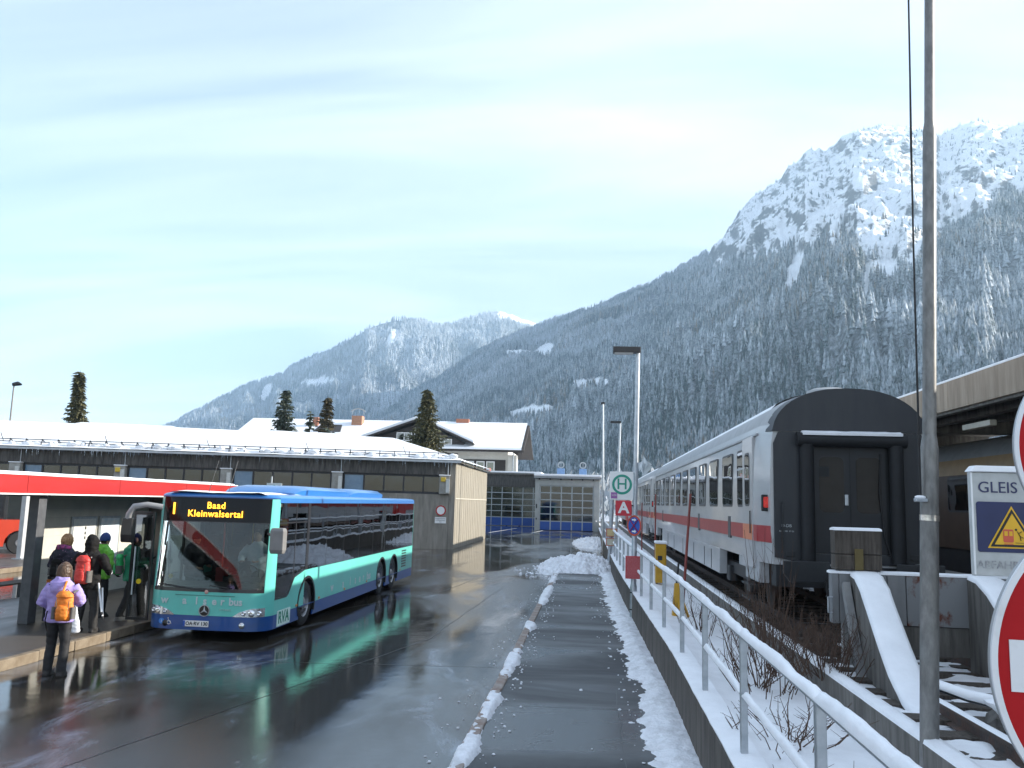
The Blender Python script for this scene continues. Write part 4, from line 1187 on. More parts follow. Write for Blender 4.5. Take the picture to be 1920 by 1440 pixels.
# platform roof
pr = thing('platform_roof', 'long concrete platform roof with brown stained fascia above the tracks', 'platform roof', (9.4, 3, 1.55))
fas_m = mat('fascia_concrete', (0.26, 0.205, 0.155), 0.85, col2=(0.40, 0.325, 0.25), scale=1.8, bump=0.3, stretch=(3, 3, 0.35))
for k in range(15):
    MB().box(7.6, 7.75, 3.0 + 4 * k, 6.985 + 4 * k, 5.06, 5.68).build('fascia_panel', fas_m, pr, bevel=0.008)
MB().box(7.63, 12.5, 3, 63, 5.30, 5.60).build('roof_slab', concrete_dark, pr)
MB().box(7.66, 7.80, 3, 63, 5.0, 5.055).build('drip_edge', concrete_dark, pr)
stuff(MB().box(7.62, 12.5, 3, 63, 5.684, 5.74).build('roof_snow', snow_m, pr, bevel=0.02))
for k in range(11):
    MB().box(8.0, 12.4, 4 + 6 * k, 4.35 + 6 * k, 4.85, 5.30).build('beam', concrete_dark, pr)
for x in (8.35, 9.2):
    MB().box(x, x + 0.22, 3, 63, 4.98, 5.295).build('girder', concrete_dark, pr)
for k in range(6):
    MB().box(8.0, 8.3, 6.0 + 10 * k, 6.5 + 10 * k, 1.55, 4.97).build('column', concrete_dark, pr, bevel=0.02)
for k in range(10):
    lt = MB().box(8.0, 8.14, 8.0 + 5 * k, 9.3 + 5 * k, 4.66, 4.78).build('lamp_fitting', mat('lamp_cover', (0.45, 0.42, 0.34), 0.4), pr, bevel=0.01)

# ---------------------------------------------------------------- the mast with its halyard
mast = thing('flagpole', 'tall stepped steel pole with halyard cable and bright clamp band', 'pole', (2.99, 8, 0.55))
lean = lambda z: 2.93 + (z - 0.87) * 0.0375
MB().tube([(lean(0.4), 8, 0.4), (lean(3.42), 8, 3.42)], 0.0775, 20).build('lower_tube', galv_dull, mast, smooth=40)
MB().tube([(lean(3.42), 8, 3.42), (lean(3.55), 8, 3.56)], [0.0775, 0.059], 20).build('collar', galv_dull, mast, smooth=40)
MB().tube([(lean(3.55), 8, 3.55), (lean(6.45), 8, 6.45)], 0.058, 20).build('middle_tube', galv_dull, mast, smooth=40)
MB().tube([(lean(6.45), 8, 6.44), (lean(6.53), 8, 6.53), (lean(9.5), 8, 9.5)], [0.058, 0.044, 0.040], 20).build('upper_tube', galv_dull, mast, smooth=40)
MB().tube([(lean(2.79), 8, 2.79), (lean(2.84), 8, 2.84)], 0.0815, 20).build('clamp_band', mat('bright_steel', (0.7, 0.66, 0.6), 0.3, 0.9, col2=(0.35, 0.33, 0.3), scale=30), mast, smooth=40)
MB().tube([(2.905, 7.93, 2.99), (2.93, 7.93, 5.4), (2.995, 7.93, 9.2)], 0.0085, 6).build('halyard', black_rubber, mast)
MB().tube([(2.92, 7.95, 2.99), (2.945, 7.95, 6.3), (3.015, 7.95, 9.2)], 0.006, 6).build('halyard', black_rubber, mast)
cl_ = MB().box(2.86, 2.96, 7.90, 7.97, 2.955, 2.985).build('cleat', galv, mast, bevel=0.006)
stuff(MB().ball((2.905, 7.93, 2.995), (0.05, 0.035, 0.018), 10, 6).build('snow', snow_m, cl_, smooth=60))

# ---------------------------------------------------------------- round prohibition signs and the platform board, close to the camera
sign_grey = mat('sign_back_grey', (0.40, 0.41, 0.42), 0.45, 0.4)
sign_red = mat('sign_red', (0.40, 0.006, 0.010), 0.5, col2=(0.46, 0.010, 0.014), scale=7, spec=0.2)
sign_white = mat('sign_white', (0.74, 0.75, 0.77), 0.35, col2=(0.60, 0.60, 0.60), scale=12, lo=0.55, hi=0.8)
sign_rim = mat('sign_rim_grey', (0.50, 0.50, 0.50), 0.4)
def no_entry(label, c, r_, yaw, bar, post_to):
    t_ = thing('no_entry_sign', label, 'road sign', (c[0], c[1], 0.0), None)
    Q = Matrix.Rotation(yaw, 4, 'Z')
    def b(mb, name, m, par=None):
        mb.v = [tuple(Q @ Vector((p[0], p[1], p[2]))) for p in mb.v]
        return mb.build(name, m, par or t_, local=True, smooth=40)
    z = c[2]
    pl = b(disc(MB(), (0, 0, z), r_, 0.0, 0.012, 120), 'plate', sign_grey)
    b(annulus(MB(), (0, 0, z), r_ * 0.965, r_, -0.010, -0.001, 120), 'rim', sign_white)
    b(disc(MB(), (0, 0, z), r_ * 0.964, -0.006, -0.001, 120), 'red_disc', sign_red)
    if bar:
        b(MB().box(-r_ * 0.90, r_ * 0.90, -0.0085, -0.0065, z - r_ * 0.145, z + r_ * 0.145), 'white_bar', sign_white)
    b(MB().tube([(0, 0.05, -0.3 + 0.3), (0, 0.05, post_to)], 0.03, 12), 'post', galv)
    return t_
no_entry('large round no entry sign close by, its white bar showing', (1.012, 1.6, 2.59), 0.305, R(-8), True, 2.95)
no_entry('round red sign with white rim cut by the frame edge, higher than the other', (1.335, 2.2, 3.02), 0.285, R(-10), True, 3.35)

gb = thing('platform_board', 'white board reading GLEIS with blue panel and yellow warning triangle', 'sign', (3.35, 7, 0.55))
gx0, gx1 = 2.945, 3.60
MB().box(gx0, gx1, 7.0, 7.06, 2.39, 3.185).build('board', mat('board_off_white', (0.50, 0.51, 0.50), 0.5, col2=(0.40, 0.41, 0.40), scale=6), gb, bevel=0.008)
MB().prism([(gx0 - 0.01, 3.187), (gx0 + 0.03, 3.235), (gx1 - 0.02, 3.235), (gx1 + 0.01, 3.187)], 'y', 6.97, 7.09).build('snow_cap', snow_m, gb, bevel=0.008)
MB().box(gx0, gx0 + 0.012, 6.992, 6.998, 2.40, 3.18).build('edge_trim', white_paint, gb)
navy = mat('navy_panel', (0.012, 0.02, 0.085), 0.4, var=0.1)
navy_ink = mat('navy_ink', (0.03, 0.035, 0.10), 0.5, var=0)
MB().prism(rrect((gx0 + gx1) / 2 + 0.01, 2.765, gx1 - gx0 - 0.045, 0.385, 0.02), 'y', 6.994, 6.998).build('blue_panel', navy, gb)
text('GLEIS', 0.122, (2.995, 6.996, 3.065), navy_ink, parent=gb, align='LEFT')
text('ABFAHRT', 0.085, (2.965, 6.996, 2.475), mat('faded_ink', (0.20, 0.20, 0.22), 0.6, col2=(0.46, 0.47, 0.46), scale=16), parent=gb, align='LEFT')
def tri(r_, cx, cz): return [(cx + r_ * math.cos(R(a)), cz + r_ * math.sin(R(a))) for a in (90, 210, 330)]
yel = mat('warning_yellow', (0.75, 0.42, 0.015), 0.4, var=0.05)
blk_ink = mat('black_ink', (0.012, 0.012, 0.012), 0.5, var=0)
tcx, tcz = 3.235, 2.712
MB().prism(tri(0.215, tcx, tcz), 'y', 6.990, 6.9935).build('triangle', yel, gb, bevel=0)
MB().prism(tri(0.192, tcx, tcz), 'y', 6.987, 6.9895).build('triangle_border', blk_ink, gb)
MB().prism(tri(0.158, tcx, tcz), 'y', 6.984, 6.9865).build('triangle_field', yel, gb)
pic = mat('pictogram_red', (0.60, 0.10, 0.05), 0.5, var=0)
MB().prism(rrect(3.20, 2.70, 0.075, 0.10, 0.012), 'y', 6.981, 6.9835).build('train_symbol', pic, gb)
for dx_ in (-0.018, 0.018):
    MB().box(3.20 + dx_ - 0.012, 3.20 + dx_ + 0.012, 6.979, 6.9805, 2.70, 2.735).build('train_window', yel, gb)
MB().box(3.165, 3.235, 6.981, 6.9835, 2.635, 2.641).build('rail_symbol', pic, gb)
mm = MB().bar((3.265, 6.982, 2.735), (3.285, 6.982, 2.70), 0.012, 0.003).bar((3.285, 6.982, 2.70), (3.31, 6.982, 2.685), 0.009, 0.003).bar((3.285, 6.982, 2.70), (3.29, 6.982, 2.665), 0.009, 0.003).bar((3.275, 6.982, 2.72), (3.30, 6.982, 2.735), 0.008, 0.003).bar((3.25, 6.982, 2.648), (3.32, 6.982, 2.648), 0.007, 0.003)
mm.ball((3.258, 6.982, 2.748), (0.009, 0.002, 0.009), 8, 6)
mm.build('falling_figure', blk_ink, gb)
MB().tube([(3.55, 7.03, 0.4), (3.55, 7.03, 2.39)], 0.03, 10).build('post', galv, gb, smooth=40)
MB().tube([(3.05, 7.03, 0.4), (3.05, 7.03, 0.9)], 0.028, 10).build('stub', galv, gb, smooth=40)

# ---------------------------------------------------------------- footway lamp post with its signs
lp = thing('street_lamp', 'slim grey lamp post with flat box head standing by the railing', 'street lamp', (1.07, 21.4, 0.1))
ll = lambda z: 1.05 + 0.011 * z
MB().tube([(ll(0.08), 21.4, 0.08), (ll(0.9), 21.4, 0.9)], 0.083, 16).build('foot', galv, lp, smooth=40)
MB().tube([(ll(0.9), 21.4, 0.9), (ll(1.0), 21.4, 0.98), (ll(4.0), 21.4, 4.0), (ll(6.7), 21.4, 6.68)], [0.083, 0.066, 0.06, 0.05], 16).build('pole', galv, lp, smooth=40)
for z in (0.35, 0.75):
    MB().tube([(ll(z), 21.4, z), (ll(z), 21.4, z + 0.03)], 0.087, 16).build('band', black_rubber, lp)
hd = MB().box(0.50, 1.19, 21.27, 21.53, 6.66, 6.81).build('lamp_head', mat('lamp_head_brown', (0.035, 0.032, 0.032), 0.5), lp, bevel=0.012)
MB().box(0.54, 1.0, 21.29, 21.51, 6.635, 6.658).build('lens', mat('lamp_lens', (0.40, 0.40, 0.38), 0.3), hd)

hs = thing('bus_stop_sign', 'white square bus stop sign with green ring and H, fixed to the footway lamp post', 'bus stop sign', (0.74, 21.33, 2.98))
MB().box(0.455, 1.03, 21.30, 21.325, 2.985, 3.675).build('plate', white_paint, hs, bevel=0.006)
grn = mat('stop_green', (0.015, 0.28, 0.20), 0.4, var=0.05)
annulus(MB(), (0.755, 21.30, 3.36), 0.185, 0.245, -0.006, -0.001).build('ring', grn, hs)
text('H', 0.37, (0.755, 21.296, 3.36), grn, 'letter', hs, bold=0.004)
MB().box(0.485, 0.64, 21.294, 21.299, 3.015, 3.165).build('sticker', mat('purple_sticker', (0.33, 0.12, 0.36), 0.4), hs)
text('VVM', 0.06, (0.563, 21.292, 3.09), white_paint, 'letter', hs)
for z in (3.64, 3.02):
    MB().bar((0.86, 21.335, z), (1.08, 21.40, z), 0.03, 0.03).build('bracket', dark_metal, hs)
ap = thing('platform_letter_sign', 'red square sign with white letter A under the bus stop sign', 'sign', (0.82, 21.33, 2.6))
MB().box(0.60, 0.995, 21.30, 21.325, 2.60, 2.965).build('plate', mat('letter_sign_red', (0.52, 0.015, 0.035), 0.35), ap, bevel=0.006)
text('A', 0.37, (0.80, 21.296, 2.785), white_paint, 'letter', ap, bold=0.012)
MB().bar((0.95, 21.335, 2.85), (1.07, 21.40, 2.85), 0.03, 0.03).build('bracket', dark_metal, ap)
ns = thing('no_stopping_sign', 'round blue and red no stopping sign turned partly away on the lamp post', 'road sign', (1.06, 21.28, 2.12), rz=R(-50))
disc(MB(), (0, 0, 0.25), 0.25, 0.0, 0.012).build('plate', sign_grey, ns, local=True)
annulus(MB(), (0, 0, 0.25), 0.205, 0.25, -0.008, -0.001).build('red_ring', mat('sign_orange_red', (0.55, 0.07, 0.03), 0.35), ns, local=True)
disc(MB(), (0, 0, 0.25), 0.203, -0.006, -0.001).build('blue_disc', blue_paint, ns, local=True)
xm = MB()
for s_ in (-1, 1):
    xm.bar((-0.145, -0.009, 0.25 - 0.145 * s_), (0.145, -0.009, 0.25 + 0.145 * s_), 0.045, 0.004)
xm.build('red_cross', sign_red, ns, local=True)
for s_ in (-1, 1):
    MB().prism([(-0.07, 0.25 + s_ * 0.14 - 0.018), (0.02, 0.25 + s_ * 0.14 - 0.018), (0.02, 0.25 + s_ * 0.14 - 0.045), (0.08, 0.25 + s_ * 0.14), (0.02, 0.25 + s_ * 0.14 + 0.045), (0.02, 0.25 + s_ * 0.14 + 0.018), (-0.07, 0.25 + s_ * 0.14 + 0.018)], 'y', -0.0135, -0.0115).build('arrow', white_paint, ns, local=True)
rp = thing('notice_case', 'red faced notice case on the lamp post above the railing', 'notice case', (1.05, 21.27, 1.1))
MB().box(0.855, 1.255, 21.24, 21.31, 1.10, 1.64).build('case', mat('notice_case_red', (0.47, 0.04, 0.055), 0.45, col2=(0.55, 0.10, 0.11), scale=18), rp, bevel=0.008)
MB().box(0.885, 1.225, 21.232, 21.238, 1.13, 1.61).build('panel', mat('notice_red', (0.40, 0.05, 0.06), 0.4, col2=(0.50, 0.13, 0.14), scale=30, stretch=(3, 1, 1)), rp)
p2 = thing('timetable_post', 'short grey post with two small framed timetables by the snow heap', 'post', (0.80, 37.2, 0.0))
MB().tube([(0.80, 37.2, 0), (0.90, 37.2, 3.1)], 0.085, 12).build('pole', galv, p2, smooth=40)
for z0, z1, m_ in ((1.52, 1.86, mat('yellowed_paper', (0.52, 0.40, 0.20), 0.6)), (1.13, 1.47, mat('grey_paper', (0.50, 0.46, 0.36), 0.6))):
    f_ = MB().box(0.66, 1.13, 37.06, 37.10, z0, z1).build('frame', mat('faded_red_frame', (0.45, 0.13, 0.09), 0.5), p2)
    MB().box(0.70, 1.09, 37.052, 37.058, z0 + 0.035, z1 - 0.035).build('timetable', m_, f_)
# far lamps
l2 = thing('street_lamp', 'thin lamp post beyond the garages, taller and farther than the box-headed one', 'street lamp', (0.75, 55, 0))
MB().tube([(0.80, 55, 0), (0.68, 55, 9.3)], [0.09, 0.06], 10).build('pole', galv, l2, smooth=40)
MB().box(0.55, 0.80, 54.8, 55.5, 9.3, 9.4).build('lamp_head', dark_metal, l2, bevel=0.02)
l3 = thing('street_lamp', 'leaning slender lamp post behind the bus stop sign', 'street lamp', (1.62, 52, 0))
MB().tube([(1.50, 52, 0.4), (1.70, 52, 7.8)], [0.09, 0.06], 10).build('pole', galv, l3, smooth=40)
MB().box(1.1, 1.75, 51.9, 52.1, 7.78, 7.92).build('lamp_head', dark_metal, l3, bevel=0.02)
l4 = thing('street_lamp', 'thin lamp post rising above the snowy roof beside the bare sky', 'street lamp', (-50.6, 70, 0))
MB().tube([(-50.62, 70, 0), (-50.65, 70, 11.85)], [0.1, 0.07], 10).build('pole', galv_dull, l4, smooth=40)
MB().tube([(-50.75, 70, 11.9), (-50.3, 70, 11.98), (-49.95, 70, 11.9)], [0.16, 0.20, 0.08], 10).build('lamp_head', dark_metal, l4, smooth=40)

# red snow stakes, yellow track machines
stake_m = mat('stake_red', (0.23, 0.05, 0.04), 0.6, var=0.15)
for (a, b, lab) in (((2.02, 19.4, 0.55), (2.20, 19.4, 3.15), 'tall thin red snow stake leaning beside the stabled coach'), ((2.42, 33.0, 0.55), (2.44, 33.0, 3.3), 'thin red snow stake upright between lamp post and coach'), ((2.35, 40.2, 0.55), (2.35, 40.2, 3.0), 'short far red snow stake near the lamp post')):
    tag(MB().tube([a, b], [0.032, 0.026], 8).build('snow_stake', stake_m, smooth=40), lab, 'snow stake', 'red snow stakes beside the track')
ymach = mat('machine_yellow', (0.55, 0.30, 0.01), 0.45, var=0.1, coat=0.2)
ym = thing('signal_box', 'yellow trackside cabinet with a snow cap behind the railing', 'cabinet', (2.0, 25, 0.6))
MB().box(1.84, 2.14, 24.8, 25.2, 0.72, 1.80).build('housing', ymach, ym, bevel=0.02)
MB().box(1.87, 2.11, 24.785, 24.797, 1.05, 1.74).build('door', ymach, ym, bevel=0.004)
MB().box(1.90, 2.02, 24.77, 24.783, 1.35, 1.47).build('label_plate', dark_metal, ym)
for x in (1.88, 2.1):
    MB().bar((x, 25, 0.5), (x, 25, 0.72), 0.06, 0.06).build('leg', dark_metal, ym)
stuff(MB().box(1.82, 2.16, 24.77, 25.22, 1.802, 1.88).build('snow', snow_m, ym, bevel=0.03, segs=3))
y2 = thing('switch_lever', 'yellow lever stand with tapered foot behind the railing', 'lever', (1.74, 17.6, 0.6))
MB().rings([[(1.62, 17.5, 0.6), (1.82, 17.5, 0.6), (1.82, 17.7, 0.6), (1.62, 17.7, 0.6)], [(1.68, 17.56, 1.35), (1.77, 17.56, 1.35), (1.77, 17.65, 1.35), (1.68, 17.65, 1.35)]]).build('stand', ymach, y2, bevel=0.01)
MB().bar((1.77, 17.6, 1.2), (1.95, 17.6, 0.7), 0.05, 0.05).build('strut', ymach, y2)
MB().box(1.52, 1.95, 17.4, 17.8, 0.56, 0.64).build('base', dark_metal, y2, bevel=0.01)
MB().tube([(1.72, 17.6, 1.35), (1.76, 17.6, 1.75)], 0.02, 8).build('handle', dark_metal, y2)
# ---------------------------------------------------------------- bus depot: long concrete building
DP0, DP1 = Vector((-8.1, 50.85, 0)), Vector((-33.4, 45.7, 0))
DE = (DP1 - DP0).normalized()                 # runs away to the west along the front wall
DN = Vector((DE.y, -DE.x, 0)) * -1.0
if DN.y > 0: DN = -DN
def W(s, t, z):
    return DP0 + DE * s + DN * t + Vector((0, 0, z))
def wbox(mb, s0, s1, t0, t1, z0, z1, mi=0):
    return mb.hexa([W(s0, t0, z0), W(s1, t0, z0), W(s1, t1, z0), W(s0, t1, z0), W(s0, t0, z1), W(s1, t0, z1), W(s1, t1, z1), W(s0, t1, z1)], mi)
dep = thing('depot_building', 'long low concrete depot with snowy roof and a strip of high windows', 'building', tuple(DP0))
plank_c = mat('board_marked_concrete', (0.22, 0.20, 0.16), 0.88, col2=(0.31, 0.285, 0.235), scale=2.2, bump=0.35, bscale=28, stretch=(4, 4, 0.35))
front_c = mat('front_concrete', (0.185, 0.168, 0.142), 0.88, col2=(0.29, 0.265, 0.228), scale=1.8, bump=0.3, bscale=28, stretch=(2.5, 2.5, 0.4))
band_c = mat('dark_band_concrete', (0.05, 0.046, 0.043), 0.9, col2=(0.115, 0.107, 0.098), scale=3, bump=0.3, stretch=(3, 3, 0.4))  # shade on the depot's upper band is put into this darker tone
SL = 46.0
bays = [0.35, 6.95, 13.3, 19.2, 24.9, 31.0, 37.0]
for i in range(len(bays) - 1):
    a, b = bays[i], bays[i + 1] - 0.012
    wbox(MB(), a, b, -0.32, 0.0, 0, 3.20).build('lower_panel', front_c, dep)
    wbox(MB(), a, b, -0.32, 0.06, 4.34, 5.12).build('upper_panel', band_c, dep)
wbox(MB(), 0.0, 0.34, -0.32, 0.02, 0, 5.14).build('corner_pier', front_c, dep)
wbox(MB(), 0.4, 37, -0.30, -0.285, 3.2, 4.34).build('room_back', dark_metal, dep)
win_frame = mat('window_frame_dark', (0.022, 0.022, 0.026), 0.5, var=0.1)
win_glass = glass('depot_glass', (0.22, 0.20, 0.17), 0.03, 0.03, 0.1)
blue_glass = mat('blue_infill_panel', (0.10, 0.19, 0.30), 0.25, col2=(0.15, 0.25, 0.36), scale=1.5, coat=0.3)
blind = mat('pale_blind', (0.33, 0.29, 0.22), 0.8, col2=(0.42, 0.38, 0.30), scale=3)
blind2 = mat('brown_blind', (0.17, 0.145, 0.12), 0.8, col2=(0.25, 0.22, 0.19), scale=3)
for i in range(len(bays) - 1):
    a, b = bays[i], bays[i + 1]
    lo_, hi_ = a + 0.38, b - 0.38
    fm = MB()
    wbox(fm, lo_ - 0.05, hi_ + 0.05, -0.2, -0.05, 3.205, 3.33); wbox(fm, lo_ - 0.05, hi_ + 0.05, -0.2, -0.05, 4.22, 4.335)
    n_ = 5; st = (hi_ - lo_) / n_
    for k in range(n_ + 1):
        wbox(fm, lo_ + st * k - 0.045, lo_ + st * k + 0.045, -0.2, -0.052, 3.332, 4.218)
    fr_ = fm.build('window_frame', win_frame, dep)
    for k in range(n_):
        isb = (k == n_ - 1)
        wbox(MB(), lo_ + st * k + 0.047, lo_ + st * (k + 1) - 0.047, -0.13, -0.11, 3.333, 4.217).build('pane', blue_glass if isb else win_glass, fr_)
        if not isb and (i * 7 + k * 3) % 4:
            wbox(MB(), lo_ + st * k + 0.05, lo_ + st * (k + 1) - 0.05, -0.2, -0.185, 3.34 + (0.32 if (i + k) % 3 == 0 else 0.0), 4.21).build('blind', blind if (i + k) % 2 else blind2, fr_)
    # rainwater box in front of each pier
pier_m = mat('pier_concrete', (0.25, 0.24, 0.22), 0.85, col2=(0.36, 0.35, 0.32), scale=3)
for i, a in enumerate(bays[:-1]):
    s0 = a + 0.0 if i == 0 else a - 0.30
    p_ = MB(); wbox(p_, s0, s0 + 0.60, -0.2, 0.30, 3.22, 4.30)
    po = p_.build('rainwater_box', pier_m, dep, bevel=0.02)
    q_ = MB(); wbox(q_, s0 - 0.01, s0 + 0.22, 0.302, 0.42, 3.3, 4.1); q_.build('downpipe_cover', mat('pale_sheet_metal', (0.52, 0.52, 0.50), 0.4, 0.2), po, bevel=0.015)
    q_ = MB(); wbox(q_, s0 - 0.04, s0 + 0.64, -0.1, 0.34, 4.303, 4.36); stuff(q_.build('snow', snow_m, po, bevel=0.02))
    if i in (0, 3):
        q_ = MB(); wbox(q_, s0 + 0.24, s0 + 0.52, 0.30, 0.40, 3.95, 4.2); q_.build('yellow_lamp', mat('lamp_amber', (0.62, 0.42, 0.03), 0.35), po, bevel=0.02)
    MB().tube([W(s0 + 0.1, 0.08, 4.36), W(s0 + 0.1, 0.10, 5.2)], 0.025, 6).build('drain_pipe', galv, dep)
# sunlit end wall: tall board-marked panels
py = 50.95
for k in range(6):
    y1 = py + 2.6
    MB().box(-8.42, -8.10, py, y1 - 0.03, 0, 5.12 + 0.03 * (k % 2)).build('end_panel', plank_c, dep, bevel=0.015)
    for q in range(3):
        MB().box(-8.1, -8.088, py + 0.25 + 0.85 * q, py + 0.30 + 0.85 * q, 0.02, 5.08).build('rib', plank_c, dep)
    py = y1
MB().box(-8.097, -8.06, 51.0, 66.4, 2.95, 3.0).build('ledge', mat('pale_ledge', (0.5, 0.47, 0.40), 0.8), dep)
MB().box(-24, -8.43, 66.2, 66.5, 0, 5.1).build('rear_wall', concrete, dep)
# roof: shallow snow covered slope with hipped end
def W2(s, t, z): return tuple(W(s, t, z))
ridge = [(SL - 2, -12.0, 7.55), (30, -12.0, 7.45), (19.5, -12.2, 7.40), (10, -12.4, 7.3), (4.2, -12.6, 7.2)]
eave = [(SL, 0.45, 5.2), (30, 0.45, 5.2), (19.5, 0.45, 5.2), (10, 0.45, 5.2), (-0.25, 0.45, 5.2)]
rm = MB()
V = [W2(*q) for q in eave] + [W2(*q) for q in ridge] + [(-7.75, 66.7, 5.2), (-12, 66.7, 6.6)]
n = len(eave)
fcs = [(i, i + 1, n + i + 1, n + i) for i in range(n - 1)] + [(n - 1, 2 * n, 2 * n - 1)]
rm.add(V, fcs)
top = [(a[0], a[1], a[2] + 0.16) for a in V]
rm2 = MB()
rows = []
NS, NT = 90, 14
for i in range(NS + 1):
    f = i / NS
    row = []
    for j in range(NT + 1):
        g = j / NT
        s_e = SL + (-0.25 - SL) * f
        s_r = SL - 2 + (4.2 - SL + 2) * f
        s_ = s_e * (1 - g) + s_r * g
        zr = np.interp(s_r, [4.2, 10, 19.5, 30, SL], [7.2, 7.3, 7.4, 7.45, 7.55])
        step = 0.10 * (int(s_ / 6.6) % 2) * g
        z = 5.2 * (1 - g) + zr * g + 0.14 + 0.05 * fb(s_, g * 12, 0.5, 3, 3) + step
        if j == 0: z -= 0.09 + 0.05 * abs(fb(s_, 3, 3.0, 3, 6))
        row.append(W2(s_, 0.45 * (1 - g) - 12.4 * g + (0.06 * fb(s_, 1, 2.0, 3, 8) if j == 0 else 0), z))
    rows.append(row)
rm2.rings(rows, False, closed=False)
row_a = rows[-1]
rb = []
for j in range(NT + 1):
    g = j / NT
    p_ = Vector(row_a[j]); q_ = Vector((-7.7, 66.8, 5.3))
    rb.append([tuple(p_.lerp(q_, u) + Vector((0, 0, 0.05 * fb(g * 5, u * 5, 1, 3, 2) * (0 if u == 0 else 1)))) for u in (0, 0.33, 0.66, 1.0)])
rm2.rings(rb, False, closed=False)
rm.build('roof', dark_metal, dep)
roof_snow_m = mat('roof_snow', (0.82, 0.84, 0.87), 0.6, var=0.03, scale=0.8, bump=0.2, bscale=5)
stuff(rm2.build('roof_snow', roof_snow_m, dep, smooth=50))
gt = MB(); wbox(gt, -0.3, SL, 0.40, 0.50, 5.08, 5.20); gt.build('gutter', mat('icy_gutter', (0.42, 0.44, 0.46), 0.4, 0.4), dep)
gt = MB(); gt.box(-7.95, -7.85, 50.5, 66.7, 5.12, 5.2); gt.build('verge_board', concrete_dark, dep)
# snow guard: two pipes on brackets above the eave
sg = MB()
for t_, z in ((-0.05, 5.52), (-0.05, 5.66)):
    sg.tube([W(-0.1, t_, z), W(SL, t_, z)], 0.028, 6)
sgo = sg.build('snow_guard', dark_metal, dep)
bkm = None
for k in range(52):
    b_ = MB(); b_.bar(W(0.2 + 0.87 * k, 0.1, 5.28), W(0.2 + 0.87 * k, -0.08, 5.70), 0.04, 0.05); b_.bar(W(0.2 + 0.87 * k, -0.5, 5.5), W(0.2 + 0.87 * k, -0.08, 5.66), 0.04, 0.04)
    b_.build('bracket', dark_metal, sgo)
for k in range(8):
    MB().bar(W(3.0 + 5.7 * k, -0.1, 5.5), W(3.2 + 5.7 * k, -0.1, 6.0), 0.03, 0.03).build('rod', dark_metal, dep)
# clumps of snow caught behind the guard
lump = MB()
for k in range(150):
    s_ = random.uniform(0, SL); v, f = blob(tuple(W(s_, random.uniform(-0.15, 0.2), 5.42 + random.uniform(-0.06, 0.08))), (random.uniform(0.12, 0.4), 0.14, random.uniform(0.06, 0.16)), k, 8, 5, 0.5)
    lump.add(v, f)
stuff(lump.build('guard_snow', roof_snow_m, dep, smooth=60))
ice_m = glass('icicle_ice', (0.85, 0.9, 0.95), 0.15, 0.1)
ic = MB()
for k in range(260):
    s_ = random.uniform(-0.2, 40); p_ = W(s_, 0.47 + random.uniform(-0.02, 0.02), 5.09); L_ = random.choice((0.08, 0.1, 0.14, 0.2, 0.34))
    ic.tube([p_, p_ + Vector((0, 0, -L_))], [0.016, 0.002], 5)
stuff(ic.build('icicles', ice_m, dep))
sg = thing('no_vehicles_sign', 'round white sign with red ring and a white plate below on the depot wall', 'road sign', tuple(W(0.95, 0.03, 1.7)))
def wpl(name, fn, m): return fn.build(name, m, sg)
def wdisc(r_, t0, t1, z, r0=None):
    mb = MB(); rr = []
    if r0 is None:
        for t_ in (t1, t0):
            rr.append([W(0.8 + r_ * math.cos(2 * math.pi * k / 32), t_, z + r_ * math.sin(2 * math.pi * k / 32)) for k in range(32)])
        return mb.rings(rr, True)
    for (r_k, t_) in ((r0, t0), (r0, t1), (r_, t1), (r_, t0)):
        rr.append([W(0.8 + r_k * math.cos(2 * math.pi * k / 32), t_, z + r_k * math.sin(2 * math.pi * k / 32)) for k in range(32)])
    return mb.rings(rr, False)
wpl('plate', wdisc(0.30, 0.02, 0.035, 2.25), white_paint)
wpl('red_ring', wdisc(0.30, 0.036, 0.042, 2.25, 0.235), sign_red)
mb = MB(); wbox(mb, 0.47, 1.13, 0.02, 0.034, 1.50, 1.86); mb.build('text_plate', white_paint, sg)
wrot = (R(90), 0, math.atan2(-DE.y, -DE.x))
for k, s_ in enumerate(('Ausgenommen', 'Linienverkehr', 'frei')):
    text(s_, 0.10, tuple(W(0.80, 0.0365, 1.78 - 0.1 * k)), blk_ink, parent=sg, rot=wrot)

# ---------------------------------------------------------------- garages at the end of the yard
gar_grey = mat('garage_render', (0.33, 0.35, 0.34), 0.75, col2=(0.40, 0.42, 0.40), scale=2, bump=0.15)
gframe = mat('garage_frame_grey', (0.36, 0.40, 0.42), 0.4, 0.2, var=0.05)
gblue = mat('garage_blue', (0.015, 0.075, 0.32), 0.35, var=0.06)
ggl = glass('garage_glass', (0.22, 0.26, 0.30), 0.03, 0.03)
hall_glass = glass('hall_glass', (0.55, 0.6, 0.62), 0.08, 0.03)
ga = thing('garage_building', 'grey garage with one blue-footed sectional glass door and snow on its roof', 'garage', (-2.5, 92, 0))
MB().box(-5.98, -5.5, 92, 92.5, 0, 5.45).build('pier', gar_grey, ga, bevel=0.015)
MB().box(0.3, 0.9, 92, 92.5, 0, 5.45).build('pier', gar_grey, ga, bevel=0.015)
MB().box(-5.498, 0.298, 92.02, 92.5, 4.78, 5.45).build('lintel', gar_grey, ga)
MB().box(0.6, 0.88, 92.51, 106, 0, 5.45).build('side_wall', gar_grey, ga)
MB().box(-5.95, -5.65, 92.51, 106, 0, 5.45).build('side_wall', gar_grey, ga)
MB().box(-5.95, 0.88, 105.7, 106, 0, 5.45).build('back_wall', concrete_dark, ga)  # back wall and floor coloured dark so the inside reads as unlit
MB().box(-5.64, 0.59, 92.6, 105.6, 0.02, 0.06).build('floor', concrete_dark, ga)
